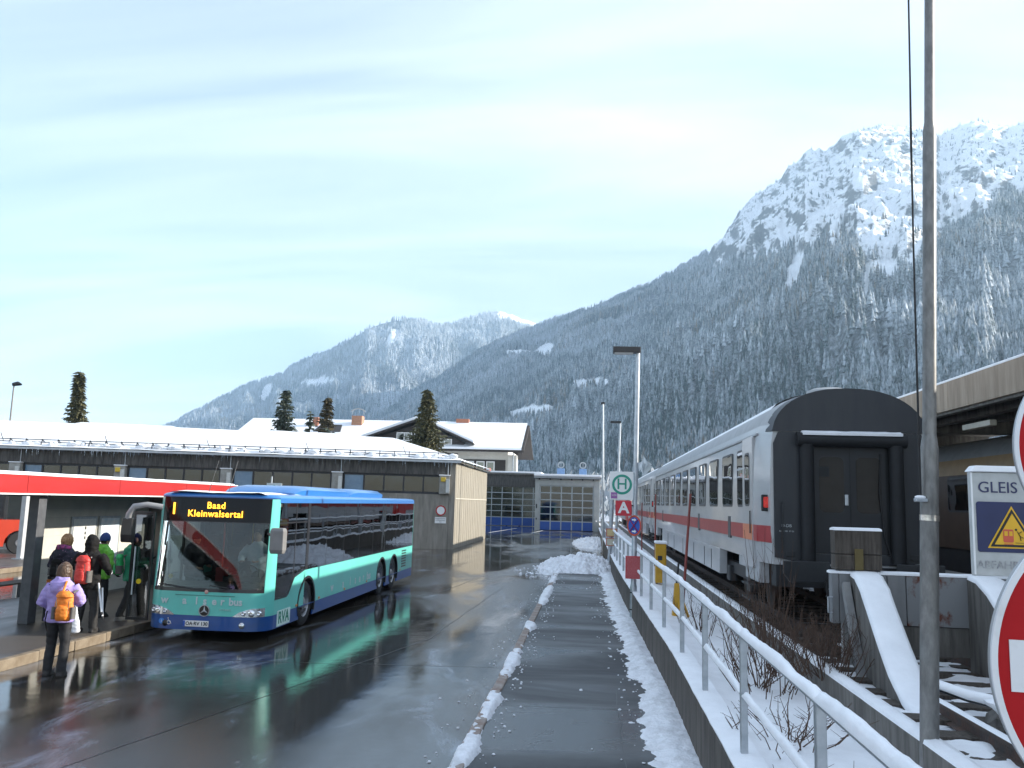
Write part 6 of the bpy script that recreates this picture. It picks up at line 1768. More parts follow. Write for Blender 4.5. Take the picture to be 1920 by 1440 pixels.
for s_ in (-1, 1):
    poly = [(0.62, 0.475), (0.72, 0.56), (0.95, 0.635), (1.16, 0.64), (1.16, 0.47)]
    n_ = 9; rr = []
    for k in range(n_ + 1):
        x = 0.60 + (1.165 - 0.60) * k / n_
        zt = float(np.interp(x, [0.60, 0.72, 0.95, 1.17], [0.485, 0.565, 0.64, 0.645])); zb = 0.474
        y = nearest(s_ * x)
        rr.append([bw(s_ * x, y - 0.012, zb), bw(s_ * x, y - 0.012, zt), bw(s_ * x, y + 0.01, zt), bw(s_ * x, y + 0.01, zb)])
    hl = MB().rings(rr).build('headlight', head_m, bus, smooth=40)
    for x, r_ in ((0.80, 0.05), (0.95, 0.068), (1.08, 0.05)):
        MB().lathe([(0.0, -0.012), (r_ * 0.6, -0.02), (r_, -0.006), (r_ * 1.05, 0.01)], bw(s_ * x, nearest(s_ * x) - 0.012, 0.545), 'y', 16).build('reflector', mat('reflector_bright', (0.75, 0.77, 0.8), 0.1, 0.9), hl, smooth=50)
    fl = MB().lathe([(0.0, -0.02), (0.045, -0.018), (0.06, 0.0)], bw(s_ * 0.78, nearest(0.78) - 0.005, 0.31), 'y', 16).build('fog_lamp', head_m if s_ > 0 else bblack, bus, smooth=50)
# info roundels near the door side
disc(MB(), bw(-0.86, nearest(-0.86) - 0.002, 0.345), 0.055, -0.006, 0.0).build('info_roundel', mat('roundel_blue', (0.05, 0.22, 0.6), 0.4), bus)
text('i', 0.08, bw(-0.86, nearest(-0.86) - 0.011, 0.345), white_paint, 'info_symbol', bus)
wc = annulus(MB(), bw(-0.70, nearest(-0.70) - 0.004, 0.325), 0.030, 0.040, -0.006, 0.0, 20)
wc.bar(bw(-0.715, nearest(-0.7) - 0.008, 0.39), bw(-0.705, nearest(-0.7) - 0.008, 0.345), 0.012, 0.004).bar(bw(-0.705, nearest(-0.7) - 0.008, 0.345), bw(-0.665, nearest(-0.7) - 0.008, 0.335), 0.012, 0.004)
wc.bar(bw(-0.665, nearest(-0.7) - 0.008, 0.335), bw(-0.65, nearest(-0.7) - 0.008, 0.295), 0.012, 0.004).ball(bw(-0.72, nearest(-0.7) - 0.008, 0.405), (0.011, 0.004, 0.011), 8, 6)
wc.build('wheelchair_symbol', white_paint, bus)
# wipers
for s_, x0, x1 in ((-1, -0.15, -0.95), (1, 0.9, 0.1)):
    wp = MB().tube([bw(x0 * 0.3 + 0.02, -0.02, 0.97), bw((x0 + x1) / 2, -0.035, 1.02), bw(x1, 0.0, 1.06)], 0.012, 6).build('wiper', bblack, bus)
# right hand side: lower panel with wheel arches
AXL = [2.45, 9.35, 10.95]
def side_poly(z0, z1, y0, y1, rad=0.56, cz=0.50):
    pts = [(y0, z0)]
    for a_ in AXL:
        if y0 < a_ < y1:
            dz = z0 - cz
            if abs(dz) < rad:
                half = math.sqrt(rad * rad - dz * dz)
                t0 = math.atan2(dz, -half); t1 = math.atan2(dz, half)
                if t0 < 0: t0 += 2 * math.pi
                for k in range(13):
                    a = t0 + (t1 - t0) * k / 12
                    zz = cz + rad * math.sin(a)
                    pts.append((a_ + rad * math.cos(a), min(max(zz, z0), z1 - 0.02)))
    pts += [(y1, z0), (y1, z1), (y0, z1)]
    return pts
SY0, SY1 = OL[NF1][1], BL - 0.22
def side_prism(name, poly, m, s_, off=0.0, th=0.035, par=bus, bevel=0.0):
    x0, x1 = sorted((s_ * (HW - th + off), s_ * (HW + off)))
    return MB().prism([(BY0 + y, z) for y, z in poly], 'x', BX + x0, BX + x1).build(name, m, par, bevel=bevel)
for s_ in (-1, 1):
    side_prism('blue_side', side_poly(0.20, 0.475, SY0, SY1), bblue, s_)
    side_prism('turquoise_side', side_poly(0.478, 1.235, SY0 + 1.78, SY1), mint, s_)
    if s_ > 0:
        side_prism('cab_side', [(SY0, 0.478), (SY0 + 1.40, 0.478), (SY0 + 1.40, 0.60), (SY0 + 1.77, 0.99), (SY0 + 1.77, 1.235), (SY0 + 1.10, 1.12), (SY0 + 0.78, 0.80), (SY0 + 0.68, 0.76), (SY0, 0.76)], mint, s_)
    for a_ in AXL:
        arch = [(a_ + 0.60 * math.cos(t_), 0.50 + 0.60 * math.sin(t_)) for t_ in np.linspace(math.pi * 1.12, -0.12 * math.pi, 17)] + [(a_ + 0.545 * math.cos(t_), 0.50 + 0.545 * math.sin(t_)) for t_ in np.linspace(-0.12 * math.pi, math.pi * 1.12, 17)]
        side_prism('arch_trim', arch, bblack, s_, off=0.012, th=0.05)
        x0, x1 = sorted((s_ * 0.62, s_ * 1.2))
        MB().box(BX + x0, BX + x1, BY0 + a_ - 0.56, BY0 + a_ + 0.56, 1.05, 1.08).box(BX + x0, BX + x0 + 0.02, BY0 + a_ - 0.56, BY0 + a_ + 0.56, 0.2, 1.05).build('wheel_well', bblack, bus)
        ty = MB().lathe([(0.29, -0.13), (0.44, -0.135), (0.485, -0.10), (0.492, 0), (0.485, 0.10), (0.44, 0.135), (0.29, 0.13)], (BX + s_ * 1.08, BY0 + a_, 0.492), 'x', 32).build('wheel', black_rubber, bus, smooth=40)
        MB().lathe([(0.292, s_ * 0.128), (0.275, s_ * 0.10), (0.245, s_ * 0.04), (0.15, s_ * 0.03), (0.13, s_ * 0.10), (0.09, s_ * 0.125), (0.0, s_ * 0.13)], (BX + s_ * 1.08, BY0 + a_, 0.492), 'x', 28).build('rim', mat('wheel_rim_silver', (0.40, 0.41, 0.42), 0.35, 0.7, col2=(0.25, 0.25, 0.26), scale=9), ty, smooth=35)
        for k in range(8):
            a = 2 * math.pi * k / 8
            MB().tube([(BX + s_ * 1.125, BY0 + a_ + 0.2 * math.cos(a), 0.492 + 0.2 * math.sin(a)), (BX + s_ * 1.15, BY0 + a_ + 0.2 * math.cos(a), 0.492 + 0.2 * math.sin(a))], 0.017, 6).build('bolt', dark_metal, ty)
    # windows of the saloon
    edges = [SY0 + 1.80, SY0 + 2.05] + [3.05 + 1.45 * k for k in range(8)]
    wy = [2.42, 3.72, 5.20, 6.68, 8.16, 9.64, 11.12, 12.45, SY1]
    for k in range(len(wy) - 1):
        if s_ < 0 and k == 3: pass
        side_prism('window', [(BY0 * 0 + wy[k] + 0.012, 1.242), (wy[k + 1] - 0.012, 1.242), (wy[k + 1] - 0.012, 2.70), (wy[k] + 0.012, 2.70)], bglass, s_, off=-0.004, th=0.012)
        side_prism('window_seal', [(wy[k + 1] - 0.014, 1.242), (wy[k + 1] + 0.014, 1.242), (wy[k + 1] + 0.014, 2.70), (wy[k + 1] - 0.014, 2.70)], bblack, s_, off=-0.006, th=0.02)
    side_prism('pillar', [(SY0 + 1.79, 1.238), (2.43, 1.238), (2.43, 2.70), (SY0 + 1.79, 2.70)], bblack, s_, off=-0.003, th=0.03)
    side_prism('roof_rail', [(SY0, 2.704), (SY1, 2.704), (SY1, 2.80), (SY0, 2.80)], bblue2, s_)
    side_prism('inner_upper_band', [(2.4, 2.45), (SY1, 2.45), (SY1, 2.70), (2.4, 2.70)], inside_m, s_, off=-0.05, th=0.02)
    side_prism('inner_lower_wall', [(2.9, 0.9), (9.0, 0.9), (9.0, 1.30), (2.9, 1.30)], inside_m, s_, off=-0.06, th=0.02)
# driver's window, sloping front lower edge
side_prism('driver_window', [(SY0 + 0.02, 0.775), (SY0 + 0.70, 0.775), (SY0 + 0.80, 0.82), (SY0 + 1.12, 1.135), (SY0 + 1.77, 1.245), (SY0 + 1.77, 2.70), (SY0 + 0.20, 2.70), (SY0 + 0.02, 2.3)], glass('driver_window_glass', (0.45, 0.48, 0.48), 0.10, 0.015), 1, off=-0.006, th=0.012)
side_prism('window_bar', [(SY0 + 1.02, 1.05), (SY0 + 1.07, 1.05), (SY0 + 1.07, 2.70), (SY0 + 1.02, 2.70)], bblack, 1, off=-0.004, th=0.02)
side_prism('window_bar', [(SY0 + 0.06, 2.28), (SY0 + 1.76, 2.28), (SY0 + 1.76, 2.31), (SY0 + 0.06, 2.31)], bblack, 1, off=-0.004, th=0.02)
mk = MB().prism([(BY0 + SY0 - 0.0, 0.765), (BY0 + SY0 + 0.69, 0.765), (BY0 + SY0 + 0.80, 0.81), (BY0 + SY0 + 1.12, 1.125), (BY0 + SY0 + 1.77, 1.24), (BY0 + SY0 + 1.77, 1.265), (BY0 + SY0 + 1.11, 1.15), (BY0 + SY0 + 0.785, 0.835), (BY0 + SY0 + 0.68, 0.79), (BY0 + SY0, 0.79)], 'x', BX + HW - 0.03, BX + HW + 0.003).build('window_mask', bblack, bus)
# rear corners and back
RR1 = OL[NF1 + 1:]
strip('rear_corner', RR1, 0.20, 0.475, bblue); strip('rear_corner', RR1, 0.478, 1.60, mint); strip('rear_corner', RR1, 1.602, 2.70, mint); strip('rear_corner', RR1, 2.704, 2.80, bblue2)
RL = OL[:7]
strip('rear_corner', RL, 0.20, 0.475, bblue); strip('rear_corner', RL, 0.478, 2.70, mint); strip('rear_corner', RL, 2.704, 2.80, bblue2)
MB().box(BX - 1.03, BX + 1.03, BY0 + BL - 0.03, BY0 + BL, 0.2, 2.8).build('back_wall', bblue, bus)
# roof dome
lo = OL
rr = []
for ins, z in ((0.0, 2.80), (0.015, 2.825), (0.05, 2.848), (0.12, 2.866), (0.24, 2.876)):
    rr.append([bw(x * (1 - ins / HW), (y + (0.215 * max(0.0, 1 - y / 0.52) if y < 0.6 else 0.0) - BL / 2) * (1 - ins / (BL / 2)) + BL / 2, z) for x, y in lo])
MB().rings(rr, True).build('roof', bblue2, bus, smooth=40)
# roof air conditioning housing: two long humps
for (ya_, yb_, zz) in ((2.5, 6.9, 3.09), (6.95, 10.7, 3.10)):
    prof = [(-0.88, 2.87), (-0.90, 3.0), (-0.80, zz - 0.03), (-0.6, zz), (0.6, zz), (0.80, zz - 0.03), (0.90, 3.0), (0.88, 2.87)]
    rr = []
    for k, (y, f) in enumerate(((ya_, 0.25), (ya_ + 0.25, 0.75), (ya_ + 0.7, 1.0), (yb_ - 0.5, 1.0), (yb_ - 0.18, 0.8), (yb_, 0.35))):
        rr.append([bw(x * (0.9 + 0.1 * f), y, 2.87 + (z - 2.87) * f) for x, z in prof])
    MB().rings(rr).build('roof_unit', bblue2, bus, smooth=35)
stuff(snow_field('roof_snow', BX - 1.02, BX + 1.02, BY0 + 0.22, BY0 + 2.6, 26, 34, lambda x, y: 2.876 + 0.035 * (0.55 + 1.6 * fb(x, y, 1.1, 3, 6)) - 0.03 * max(0, abs(x - BX) - 0.9) * 10, snow_m, bus, low=2.878))
for x in (-0.3, 0.12):
    MB().tube([bw(x, 0.5, 2.88), bw(x + 0.03, 0.8, 3.55)], 0.006, 5).build('aerial', bblack, bus)
# letters on the side
for s_, y, sz in (('w', 4.35, 0.30), ('a', 5.30, 0.30), ('l', 5.95, 0.30), ('s', 6.45, 0.30), ('e', 6.90, 0.30), ('r', 7.28, 0.30), ('bus', 7.85, 0.30)):
    text(s_, sz, bw(HW + 0.003, y, 0.66), let_m, 'letter', bus, face='+x', bold=0.006)
rva = MB().box(BX + HW + 0.001, BX + HW + 0.006, BY0 + 0.66, BY0 + 1.42, 0.22, 0.535).build('company_panel', mat('panel_pale_green', (0.60, 0.75, 0.70), 0.35), bus)
text('RVA', 0.33, bw(HW + 0.007, 1.04, 0.378), mat('letter_green', (0.01, 0.22, 0.14), 0.4), 'letter', rva, face='+x', bold=0.008)
for y in (1.75, 3.3, 5.4, 7.6, 11.9):
    MB().box(BX + HW + 0.001, BX + HW + 0.012, BY0 + y, BY0 + y + 0.09, 0.50, 0.545).build('side_marker', mat('marker_orange', (0.65, 0.22, 0.04), 0.3), bus)
for k in range(7):
    MB().box(BX + HW + 0.001, BX + HW + 0.008, BY0 + 12.1, BY0 + 12.75, 0.60 + 0.085 * k, 0.64 + 0.085 * k).build('vent_slot', bblack, bus)
# mirrors
mr = MB().rings([[bw(HW + 0.06, -0.10, 1.72), bw(HW + 0.30, -0.10, 1.72), bw(HW + 0.30, 0.06, 1.72), bw(HW + 0.06, 0.06, 1.72)], [bw(HW + 0.04, -0.13, 1.80), bw(HW + 0.32, -0.13, 1.80), bw(HW + 0.32, 0.09, 1.80), bw(HW + 0.04, 0.09, 1.80)], [bw(HW + 0.04, -0.13, 2.16), bw(HW + 0.32, -0.13, 2.16), bw(HW + 0.32, 0.09, 2.16), bw(HW + 0.04, 0.09, 2.16)], [bw(HW + 0.06, -0.10, 2.22), bw(HW + 0.30, -0.10, 2.22), bw(HW + 0.30, 0.06, 2.22), bw(HW + 0.06, 0.06, 2.22)]]).build('mirror', mat('mirror_housing_grey', (0.20, 0.195, 0.19), 0.45), bus, bevel=0.02)
MB().tube([bw(HW + 0.05, 0.0, 2.05), bw(HW - 0.08, 0.12, 2.1)], 0.025, 8).build('arm', bblack, mr)
ml = MB().tube([bw(-HW + 0.22, 0.05, 2.56), bw(-HW - 0.05, -0.06, 2.60), bw(-HW - 0.28, -0.12, 2.56), bw(-HW - 0.38, -0.12, 2.40), bw(-HW - 0.40, -0.10, 2.25)], [0.06, 0.06, 0.065, 0.07, 0.06], 10).build('mirror_arm', mat('mirror_arm_grey', (0.30, 0.30, 0.30), 0.4), bus, smooth=50)
MB().rings([[bw(-HW - 0.50, -0.16, 1.85), bw(-HW - 0.28, -0.16, 1.85), bw(-HW - 0.30, 0.0, 1.85), bw(-HW - 0.48, 0.0, 1.85)], [bw(-HW - 0.51, -0.18, 2.0), bw(-HW - 0.27, -0.18, 2.0), bw(-HW - 0.29, 0.0, 2.0), bw(-HW - 0.49, 0.0, 2.0)], [bw(-HW - 0.50, -0.17, 2.33), bw(-HW - 0.28, -0.17, 2.33), bw(-HW - 0.30, 0.0, 2.33), bw(-HW - 0.48, 0.0, 2.33)]]).build('mirror_housing', bblack, ml, bevel=0.02)
# open front door leaves folded outwards on the platform side
for (xa, xb, y) in ((-HW - 0.50, -HW - 0.04, 0.28), (-HW - 0.50, -HW - 0.04, 1.62)):
    fr = MB()
    for (p, q, z0, z1) in ((xa, xa + 0.045, 0.30, 2.45), (xb - 0.045, xb, 0.30, 2.45)):
        fr.box(BX + p, BX + q, BY0 + y, BY0 + y + 0.04, z0, z1)
    for (z0, z1) in ((0.30, 0.36), (2.39, 2.45)):
        fr.box(BX + xa + 0.046, BX + xb - 0.046, BY0 + y, BY0 + y + 0.04, z0, z1)
    dr = fr.build('door', bblack, bus)
    MB().box(BX + xa + 0.046, BX + xb - 0.046, BY0 + y + 0.012, BY0 + y + 0.024, 0.361, 2.389).build('pane', glass('door_glass', (0.42, 0.45, 0.46), 0.10, 0.02), dr)
    MB().tube([bw(xa + 0.12, y - 0.05, 0.8), bw(xa + 0.12, y - 0.05, 1.75)], 0.016, 8).build('grab_bar', galv, dr)
    disc(MB(), bw(xa + 0.22, y - 0.002, 1.06), 0.05, -0.012, 0.0).build('door_button', mat('button_yellow', (0.75, 0.55, 0.02), 0.4), dr)
# interior: floor, dashboard, seats, poles
MB().box(BX - 1.18, BX + 1.18, BY0 + 0.3, BY0 + BL - 0.1, 0.30, 0.36).build('floor', inside_m, bus)
MB().box(BX - 1.2, BX + 1.2, BY0 + 0.62, BY0 + BL - 0.2, 2.62, 2.68).build('ceiling', mat('bus_ceiling', (0.22, 0.22, 0.21), 0.7), bus)
MB().rings([[bw(-1.0, 0.12, 0.90), bw(1.0, 0.12, 0.90), bw(1.0, 0.65, 0.90), bw(-1.0, 0.65, 0.90)], [bw(-1.05, 0.08, 1.02), bw(1.05, 0.08, 1.02), bw(1.05, 0.70, 1.08), bw(-1.05, 0.70, 1.08)]]).build('dashboard', inside_m, bus, bevel=0.03)
MB().box(BX - 1.15, BX + 1.15, BY0 + BL - 0.5, BY0 + BL - 0.4, 0.36, 2.6).build('rear_bulkhead', inside_m, bus)
sw = annulus(MB(), bw(0.62, 0.62, 1.22), 0.20, 0.225, -0.012, 0.012, 24).build('steering_wheel', bblack, bus)
sm = None
seat_red = mat('bus_seat_cloth', (0.16, 0.035, 0.045), 0.9, col2=(0.06, 0.08, 0.16), scale=9)
for k in range(11):
    for x in (-0.98, -0.52, 0.52, 0.98):
        if k < 2 and x < 0: continue
        y = 2.9 + 0.92 * k
        if sm is None:
            sm = MB().box(-0.2, 0.2, -0.2, 0.22, 0.40, 0.50).box(-0.2, 0.2, 0.16, 0.25, 0.501, 1.15).build('seat', seat_red, bus, local=True, bevel=0.03); c = sm
        else:
            c = sm.copy(); COL.objects.link(c); c.parent = bus
        c.location = (x, y, 0.36 if k < 4 else 0.55)
        MB().tube([bw(x - 0.14, y + 0.2, 1.5 if k < 4 else 1.68), bw(x + 0.14, y + 0.2, 1.5 if k < 4 else 1.68)], 0.014, 6).build('seat_handle', mat('handle_yellow', (0.7, 0.45, 0.03), 0.4), bus) if x == 0.52 and k % 2 else None
MB().box(BX + 0.35, BX + 0.82, BY0 + 1.25, BY0 + 1.38, 0.75, 1.75).build('driver_seat', inside_m, bus, bevel=0.04)
for (x, y) in ((-0.25, 1.3), (-0.3, 3.0), (0.35, 4.6), (-0.3, 6.2), (0.35, 7.8)):
    MB().tube([bw(x, y, 0.36), bw(x, y, 2.62)], 0.018, 8).build('grab_pole', mat('pole_red', (0.55, 0.05, 0.03), 0.4) if y < 2 else mat('handle_yellow', (0.7, 0.45, 0.03), 0.4), bus)
MB().box(BX - 0.15, BX + 0.05, BY0 + 0.75, BY0 + 0.95, 0.36, 1.35).build('ticket_machine', mat('machine_red', (0.35, 0.03, 0.03), 0.5), bus, bevel=0.02)
MB().box(BX + 0.1, BX + 0.9, BY0 + 0.55, BY0 + 0.58, 1.09, 1.2).build('instrument_hood', bblack, bus, bevel=0.02)
MB().box(BX + 0.36, BX + 0.60, BY0 + 0.70, BY0 + 0.74, 1.22, 1.50).build('fare_display', inside_m, bus, bevel=0.01)
# ---------------------------------------------------------------- people
TMP = bpy.data.scenes.new('modelling')
def evaluated_remesh(o, voxel, smooth_it=3, ripple=0.0, rscale=6.0, seed=0.0):
    m = o.modifiers.new('r', 'REMESH'); m.mode = 'VOXEL'; m.voxel_size = voxel
    m2 = o.modifiers.new('s', 'SMOOTH'); m2.factor = 0.6; m2.iterations = smooth_it
    TMP.collection.objects.link(o)
    vl = TMP.view_layers[0]; vl.update()
    dg = vl.depsgraph
    me = bpy.data.meshes.new_from_object(o.evaluated_get(dg))
    TMP.collection.objects.unlink(o)
    o.modifiers.clear()
    old = o.data; mats_ = [x for x in old.materials]
    o.data = me
    me.materials.clear()
    for x in mats_: me.materials.append(x)
    if ripple:
        for v in me.vertices:
            n = v.normal; c = v.co
            k = mnoise.noise(Vector((c.x * rscale + seed, c.y * rscale, c.z * rscale * 1.9 + seed)))
            k2 = mnoise.noise(Vector((c.x * rscale * 2.3 + seed, c.y * rscale * 2.3, c.z * rscale * 4 + seed)))
            v.co = c + n * (k * ripple + k2 * ripple * 0.45)
    me.polygons.foreach_set('use_smooth', [True] * len(me.polygons)); me.update()
    return me
skin_m = mat('skin', (0.50, 0.29, 0.20), 0.55, var=0.06)
def ell(cx, cy, z, rx_, ry_, n=18):
    return [(cx + rx_ * math.cos(2 * math.pi * k / n), cy + ry_ * math.sin(2 * math.pi * k / n), z) for k in range(n)]
def person(label, loc, rz, h, trousers, jacket, hair, hair_style='short', arms=None, feet=None, hood=False, sit=False, shoes=None, gloves=None, hat=None, hem=0.80, lean=0.03, bulk=1.0, cuffs=None, detail=True, name='person', head_turn=0.0):
    s = h / 1.72
    p = thing(name, label, 'person', loc, None, rz)
    S = lambda q: tuple(c * s for c in q)
    arms = arms or {-1: ((-0.28, -0.03, 1.12), (-0.25, 0.16, 0.92)), 1: ((0.28, -0.03, 1.12), (0.25, 0.16, 0.92))}
    feet = feet or {-1: (-0.11, 0.0), 1: (0.11, 0.02)}
    shoes = shoes or mat('boots_dark', (0.03, 0.028, 0.027), 0.6)
    gloves = gloves or mat('gloves_black', (0.02, 0.02, 0.022), 0.7)
    ly = lambda z: lean * (z - 0.9) if z > 0.9 else 0.0
    b = MB()
    # trunk and head
    b.rings([ell(0, ly(z), z, rx_, ry_) for z, rx_, ry_ in ((0.80, 0.155, 0.115), (0.90, 0.175, 0.13), (1.02, 0.155, 0.115), (1.18, 0.17, 0.12), (1.34, 0.19, 0.12), (1.42, 0.15, 0.10), (1.47, 0.07, 0.07), (1.55, 0.055, 0.06))])
    hx = lambda z: ly(z) + 0.02
    b.rings([ell(0, hx(z) + dy_, z, rx_, ry_) for z, rx_, ry_, dy_ in ((1.495, 0.03, 0.045, 0.03), (1.53, 0.055, 0.075, 0.02), (1.58, 0.072, 0.092, 0.005), (1.63, 0.077, 0.098, 0), (1.67, 0.073, 0.092, -0.004), (1.705, 0.052, 0.066, -0.006), (1.72, 0.02, 0.03, -0.006))])
    b.ball((0, hx(1.59) + 0.098, 1.59), (0.014, 0.022, 0.026), 8, 6)
    for sd in (-1, 1):
        b.ball((sd * 0.078, hx(1.6) - 0.005, 1.595), (0.012, 0.02, 0.03), 8, 6)
        # legs
        fx, fy = feet[sd]
        if sit:
            hipz = 0.88
            b.tube([(sd * 0.09, 0.0, hipz), (sd * 0.12, 0.24, hipz - 0.02), (sd * 0.13, 0.44, hipz - 0.03)], [0.095, 0.08, 0.068], 12)
            b.tube([(sd * 0.13, 0.44, hipz - 0.02), (sd * 0.13, 0.46, hipz - 0.24), (sd * 0.13, 0.44, hipz - 0.44)], [0.066, 0.06, 0.05], 12)
            b.ball((sd * 0.13, 0.50, hipz - 0.47), (0.05, 0.13, 0.045), 10, 6)
        else:
            kx, ky = (sd * 0.10 + fx) / 2 * 1.0, fy * 0.5 + 0.035
            b.tube([(sd * 0.088, 0.0, 0.90), (sd * 0.10, 0.012, 0.74), ((sd * 0.1 + kx) / 2, ky * 0.8, 0.60), (kx, ky, 0.48), ((kx + fx) / 2, (ky + fy) / 2 - 0.012, 0.28), (fx, fy - 0.012, 0.12), (fx, fy - 0.012, 0.06)], [0.10 * bulk, 0.095 * bulk, 0.083 * bulk, 0.073 * bulk, 0.075 * bulk, 0.070 * bulk, 0.066 * bulk], 12)
            b.rings([[(fx + x * w_, fy + y, z) for x, y in ((-0.045, -0.09), (0.045, -0.09), (0.052, 0.05), (0.035, 0.16), (-0.035, 0.16), (-0.052, 0.05))] for z, w_ in ((0.0, 1.0), (0.045, 1.0))])
            b.ball((fx, fy + 0.03, 0.06), (0.047, 0.115, 0.055), 10, 6)
        # arms under the sleeves
        el, wr = arms[sd]
        b.tube([(sd * 0.17, ly(1.4), 1.39), el, wr], [0.055, 0.045, 0.034], 10)
    b.v = [S(q) for q in b.v]
    bo = b.build('body', [trousers, shoes, skin_m, mat('eye_dark', (0.02, 0.018, 0.016), 0.3, var=0), mat('lips', (0.42, 0.16, 0.13), 0.5, var=0)], p, local=True)
    me = evaluated_remesh(bo, 0.016 * s if detail else 0.022 * s, 2, 0.006 if not sit else 0.0, 9, loc[0])
    for f in me.polygons:
        c = f.center / s
        fz = hx(1.6)
        if c.z > 1.46:
            mi = 2
            if c.y > fz + 0.07 and abs(abs(c.x) - 0.031) < 0.012 and abs(c.z - 1.615) < 0.009: mi = 3
            if c.y > fz + 0.07 and abs(c.x) < 0.024 and abs(c.z - 1.545) < 0.007: mi = 4
        elif (not sit and c.z < 0.085) or (sit and c.z < 0.47): mi = 1
        else: mi = 0
        f.material_index = mi
    # jacket
    j = MB()
    j.rings([ell(0, ly(z) + dy_, z, rx_ * bulk, ry_ * bulk, 20) for z, rx_, ry_, dy_ in ((hem, 0.215, 0.165, 0), (hem + 0.03, 0.218, 0.168, 0), (0.95, 0.21, 0.160, 0), (1.06, 0.20, 0.15, 0), (1.18, 0.21, 0.155, -0.004), (1.30, 0.222, 0.155, -0.008), (1.38, 0.205, 0.145, -0.012), (1.435, 0.15, 0.12, -0.006), (1.475, 0.095, 0.10, 0.0), (1.50, 0.088, 0.095, 0.004))])
    for sd in (-1, 1):
        el, wr = arms[sd]
        e_, w_ = Vector(el), Vector(wr)
        sh_ = Vector((sd * 0.165 * bulk, ly(1.38), 1.375))
        mid = sh_.lerp(e_, 0.5) + Vector((sd * 0.02, 0, 0))
        j.tube([sh_, mid, e_, e_.lerp(w_, 0.55), w_], [0.092 * bulk, 0.084 * bulk, 0.074 * bulk, 0.066, 0.054], 12)
    if hood == 'up':
        j.rings([ell(0, hx(z) + dy_, z, rx_, ry_) for z, rx_, ry_, dy_ in ((1.42, 0.12, 0.12, -0.02), (1.50, 0.115, 0.115, -0.03), (1.58, 0.122, 0.125, -0.03), (1.65, 0.118, 0.125, -0.03), (1.71, 0.09, 0.10, -0.03), (1.755, 0.045, 0.06, -0.035), (1.77, 0.015, 0.02, -0.04))])
    elif hood:
        j.rings([ell(0, ly(1.4) + cy, z, rx_, ry_) for z, cy, rx_, ry_ in ((1.26, -0.155, 0.05, 0.03), (1.32, -0.16, 0.11, 0.055), (1.40, -0.13, 0.15, 0.08), (1.46, -0.09, 0.145, 0.10), (1.50, -0.05, 0.12, 0.10), (1.53, -0.03, 0.10, 0.09))])
    j.v = [S(q) for q in j.v]
    jm = jacket if isinstance(jacket, (list, tuple)) else [jacket]
    jo = j.build('jacket', jm, p, local=True)
    evaluated_remesh(jo, 0.015 * s if detail else 0.022 * s, 1, 0.017, 8, loc[1])
    if hood and hood != 'up':
        MB().rings([[tuple(c * s for c in q) for q in ell(0, ly(1.4) - 0.035, z, rx_, ry_)] for z, rx_, ry_ in ((1.505, 0.085, 0.075), (1.54, 0.088, 0.078))]).build('hood_lining', mat('lining_dark', (0.03, 0.025, 0.03), 0.9), jo, local=True, smooth=50)
    # hands in gloves: palm, four fingers, thumb
    for sd in (-1, 1):
        el, wr = Vector(arms[sd][0]), Vector(arms[sd][1])
        d = (wr - el).normalized(); x_, y_ = frame(d)
        g = MB()
        pc = wr + d * 0.01
        g.rings([[pc + d * a + x_ * (0.040 * k * math.cos(t_)) + y_ * (0.018 * k * math.sin(t_)) for t_ in np.linspace(0, 2 * math.pi, 10, endpoint=False)] for a, k in ((-0.02, 0.75), (0.02, 0.95), (0.06, 1.05), (0.085, 1.0))])
        for q, (off, L_) in enumerate(((-0.030, 0.062), (-0.010, 0.074), (0.011, 0.070), (0.030, 0.054))):
            a = pc + d * 0.08 + x_ * off
            g.tube([a, a + d * L_ * 0.5 + y_ * 0.008, a + d * L_ * 0.85 + y_ * 0.03], [0.0105, 0.010, 0.008], 7)
        a = pc + d * 0.02 - x_ * sd * 0.036
        g.tube([a, a + d * 0.03 - x_ * sd * 0.022 + y_ * 0.012, a + d * 0.062 - x_ * sd * 0.024 + y_ * 0.028], [0.013, 0.012, 0.009], 7)
        g.v = [S(q) for q in g.v]
        g.build('glove', gloves, p, local=True, smooth=60)
        if cuffs:
            c_ = MB().tube([wr - d * 0.055, wr - d * 0.01], 0.06, 12); c_.v = [S(q) for q in c_.v]
            c_.build('cuff', cuffs, jo, local=True, smooth=50)
    # hair or hat
    if hood != 'up':
        hm_ = MB()
        if hair_style == 'bob':
            hm_.rings([ell(0, hx(z) + dy_, z, rx_, ry_) for z, rx_, ry_, dy_ in ((1.475, 0.088, 0.06, -0.05), (1.53, 0.104, 0.09, -0.04), (1.60, 0.108, 0.105, -0.028), (1.66, 0.105, 0.108, -0.018), (1.71, 0.082, 0.09, -0.012), (1.745, 0.045, 0.05, -0.01), (1.752, 0.015, 0.02, -0.01))])
        elif hair_style == 'long':
            hm_.rings([ell(0, hx(z) + dy_, z, rx_, ry_) for z, rx_, ry_, dy_ in ((1.40, 0.03, 0.03, -0.10), (1.46, 0.075, 0.05, -0.075), (1.54, 0.09, 0.08, -0.045), (1.62, 0.096, 0.10, -0.025), (1.69, 0.082, 0.09, -0.012), (1.74, 0.045, 0.055, -0.01), (1.75, 0.015, 0.02, -0.01))])
            hm_.ball((0.0, hx(1.6) - 0.11, 1.62), (0.055, 0.05, 0.065), 12, 8)
        else:
            hm_.rings([ell(0, hx(z) + dy_, z, rx_, ry_) for z, rx_, ry_, dy_ in ((1.55, 0.062, 0.05, -0.05), (1.60, 0.084, 0.088, -0.028), (1.66, 0.083, 0.095, -0.014), (1.71, 0.064, 0.076, -0.01), (1.738, 0.03, 0.04, -0.01))])
        hs_ = MB(); r_ = random.Random(int(loc[0] * 100))
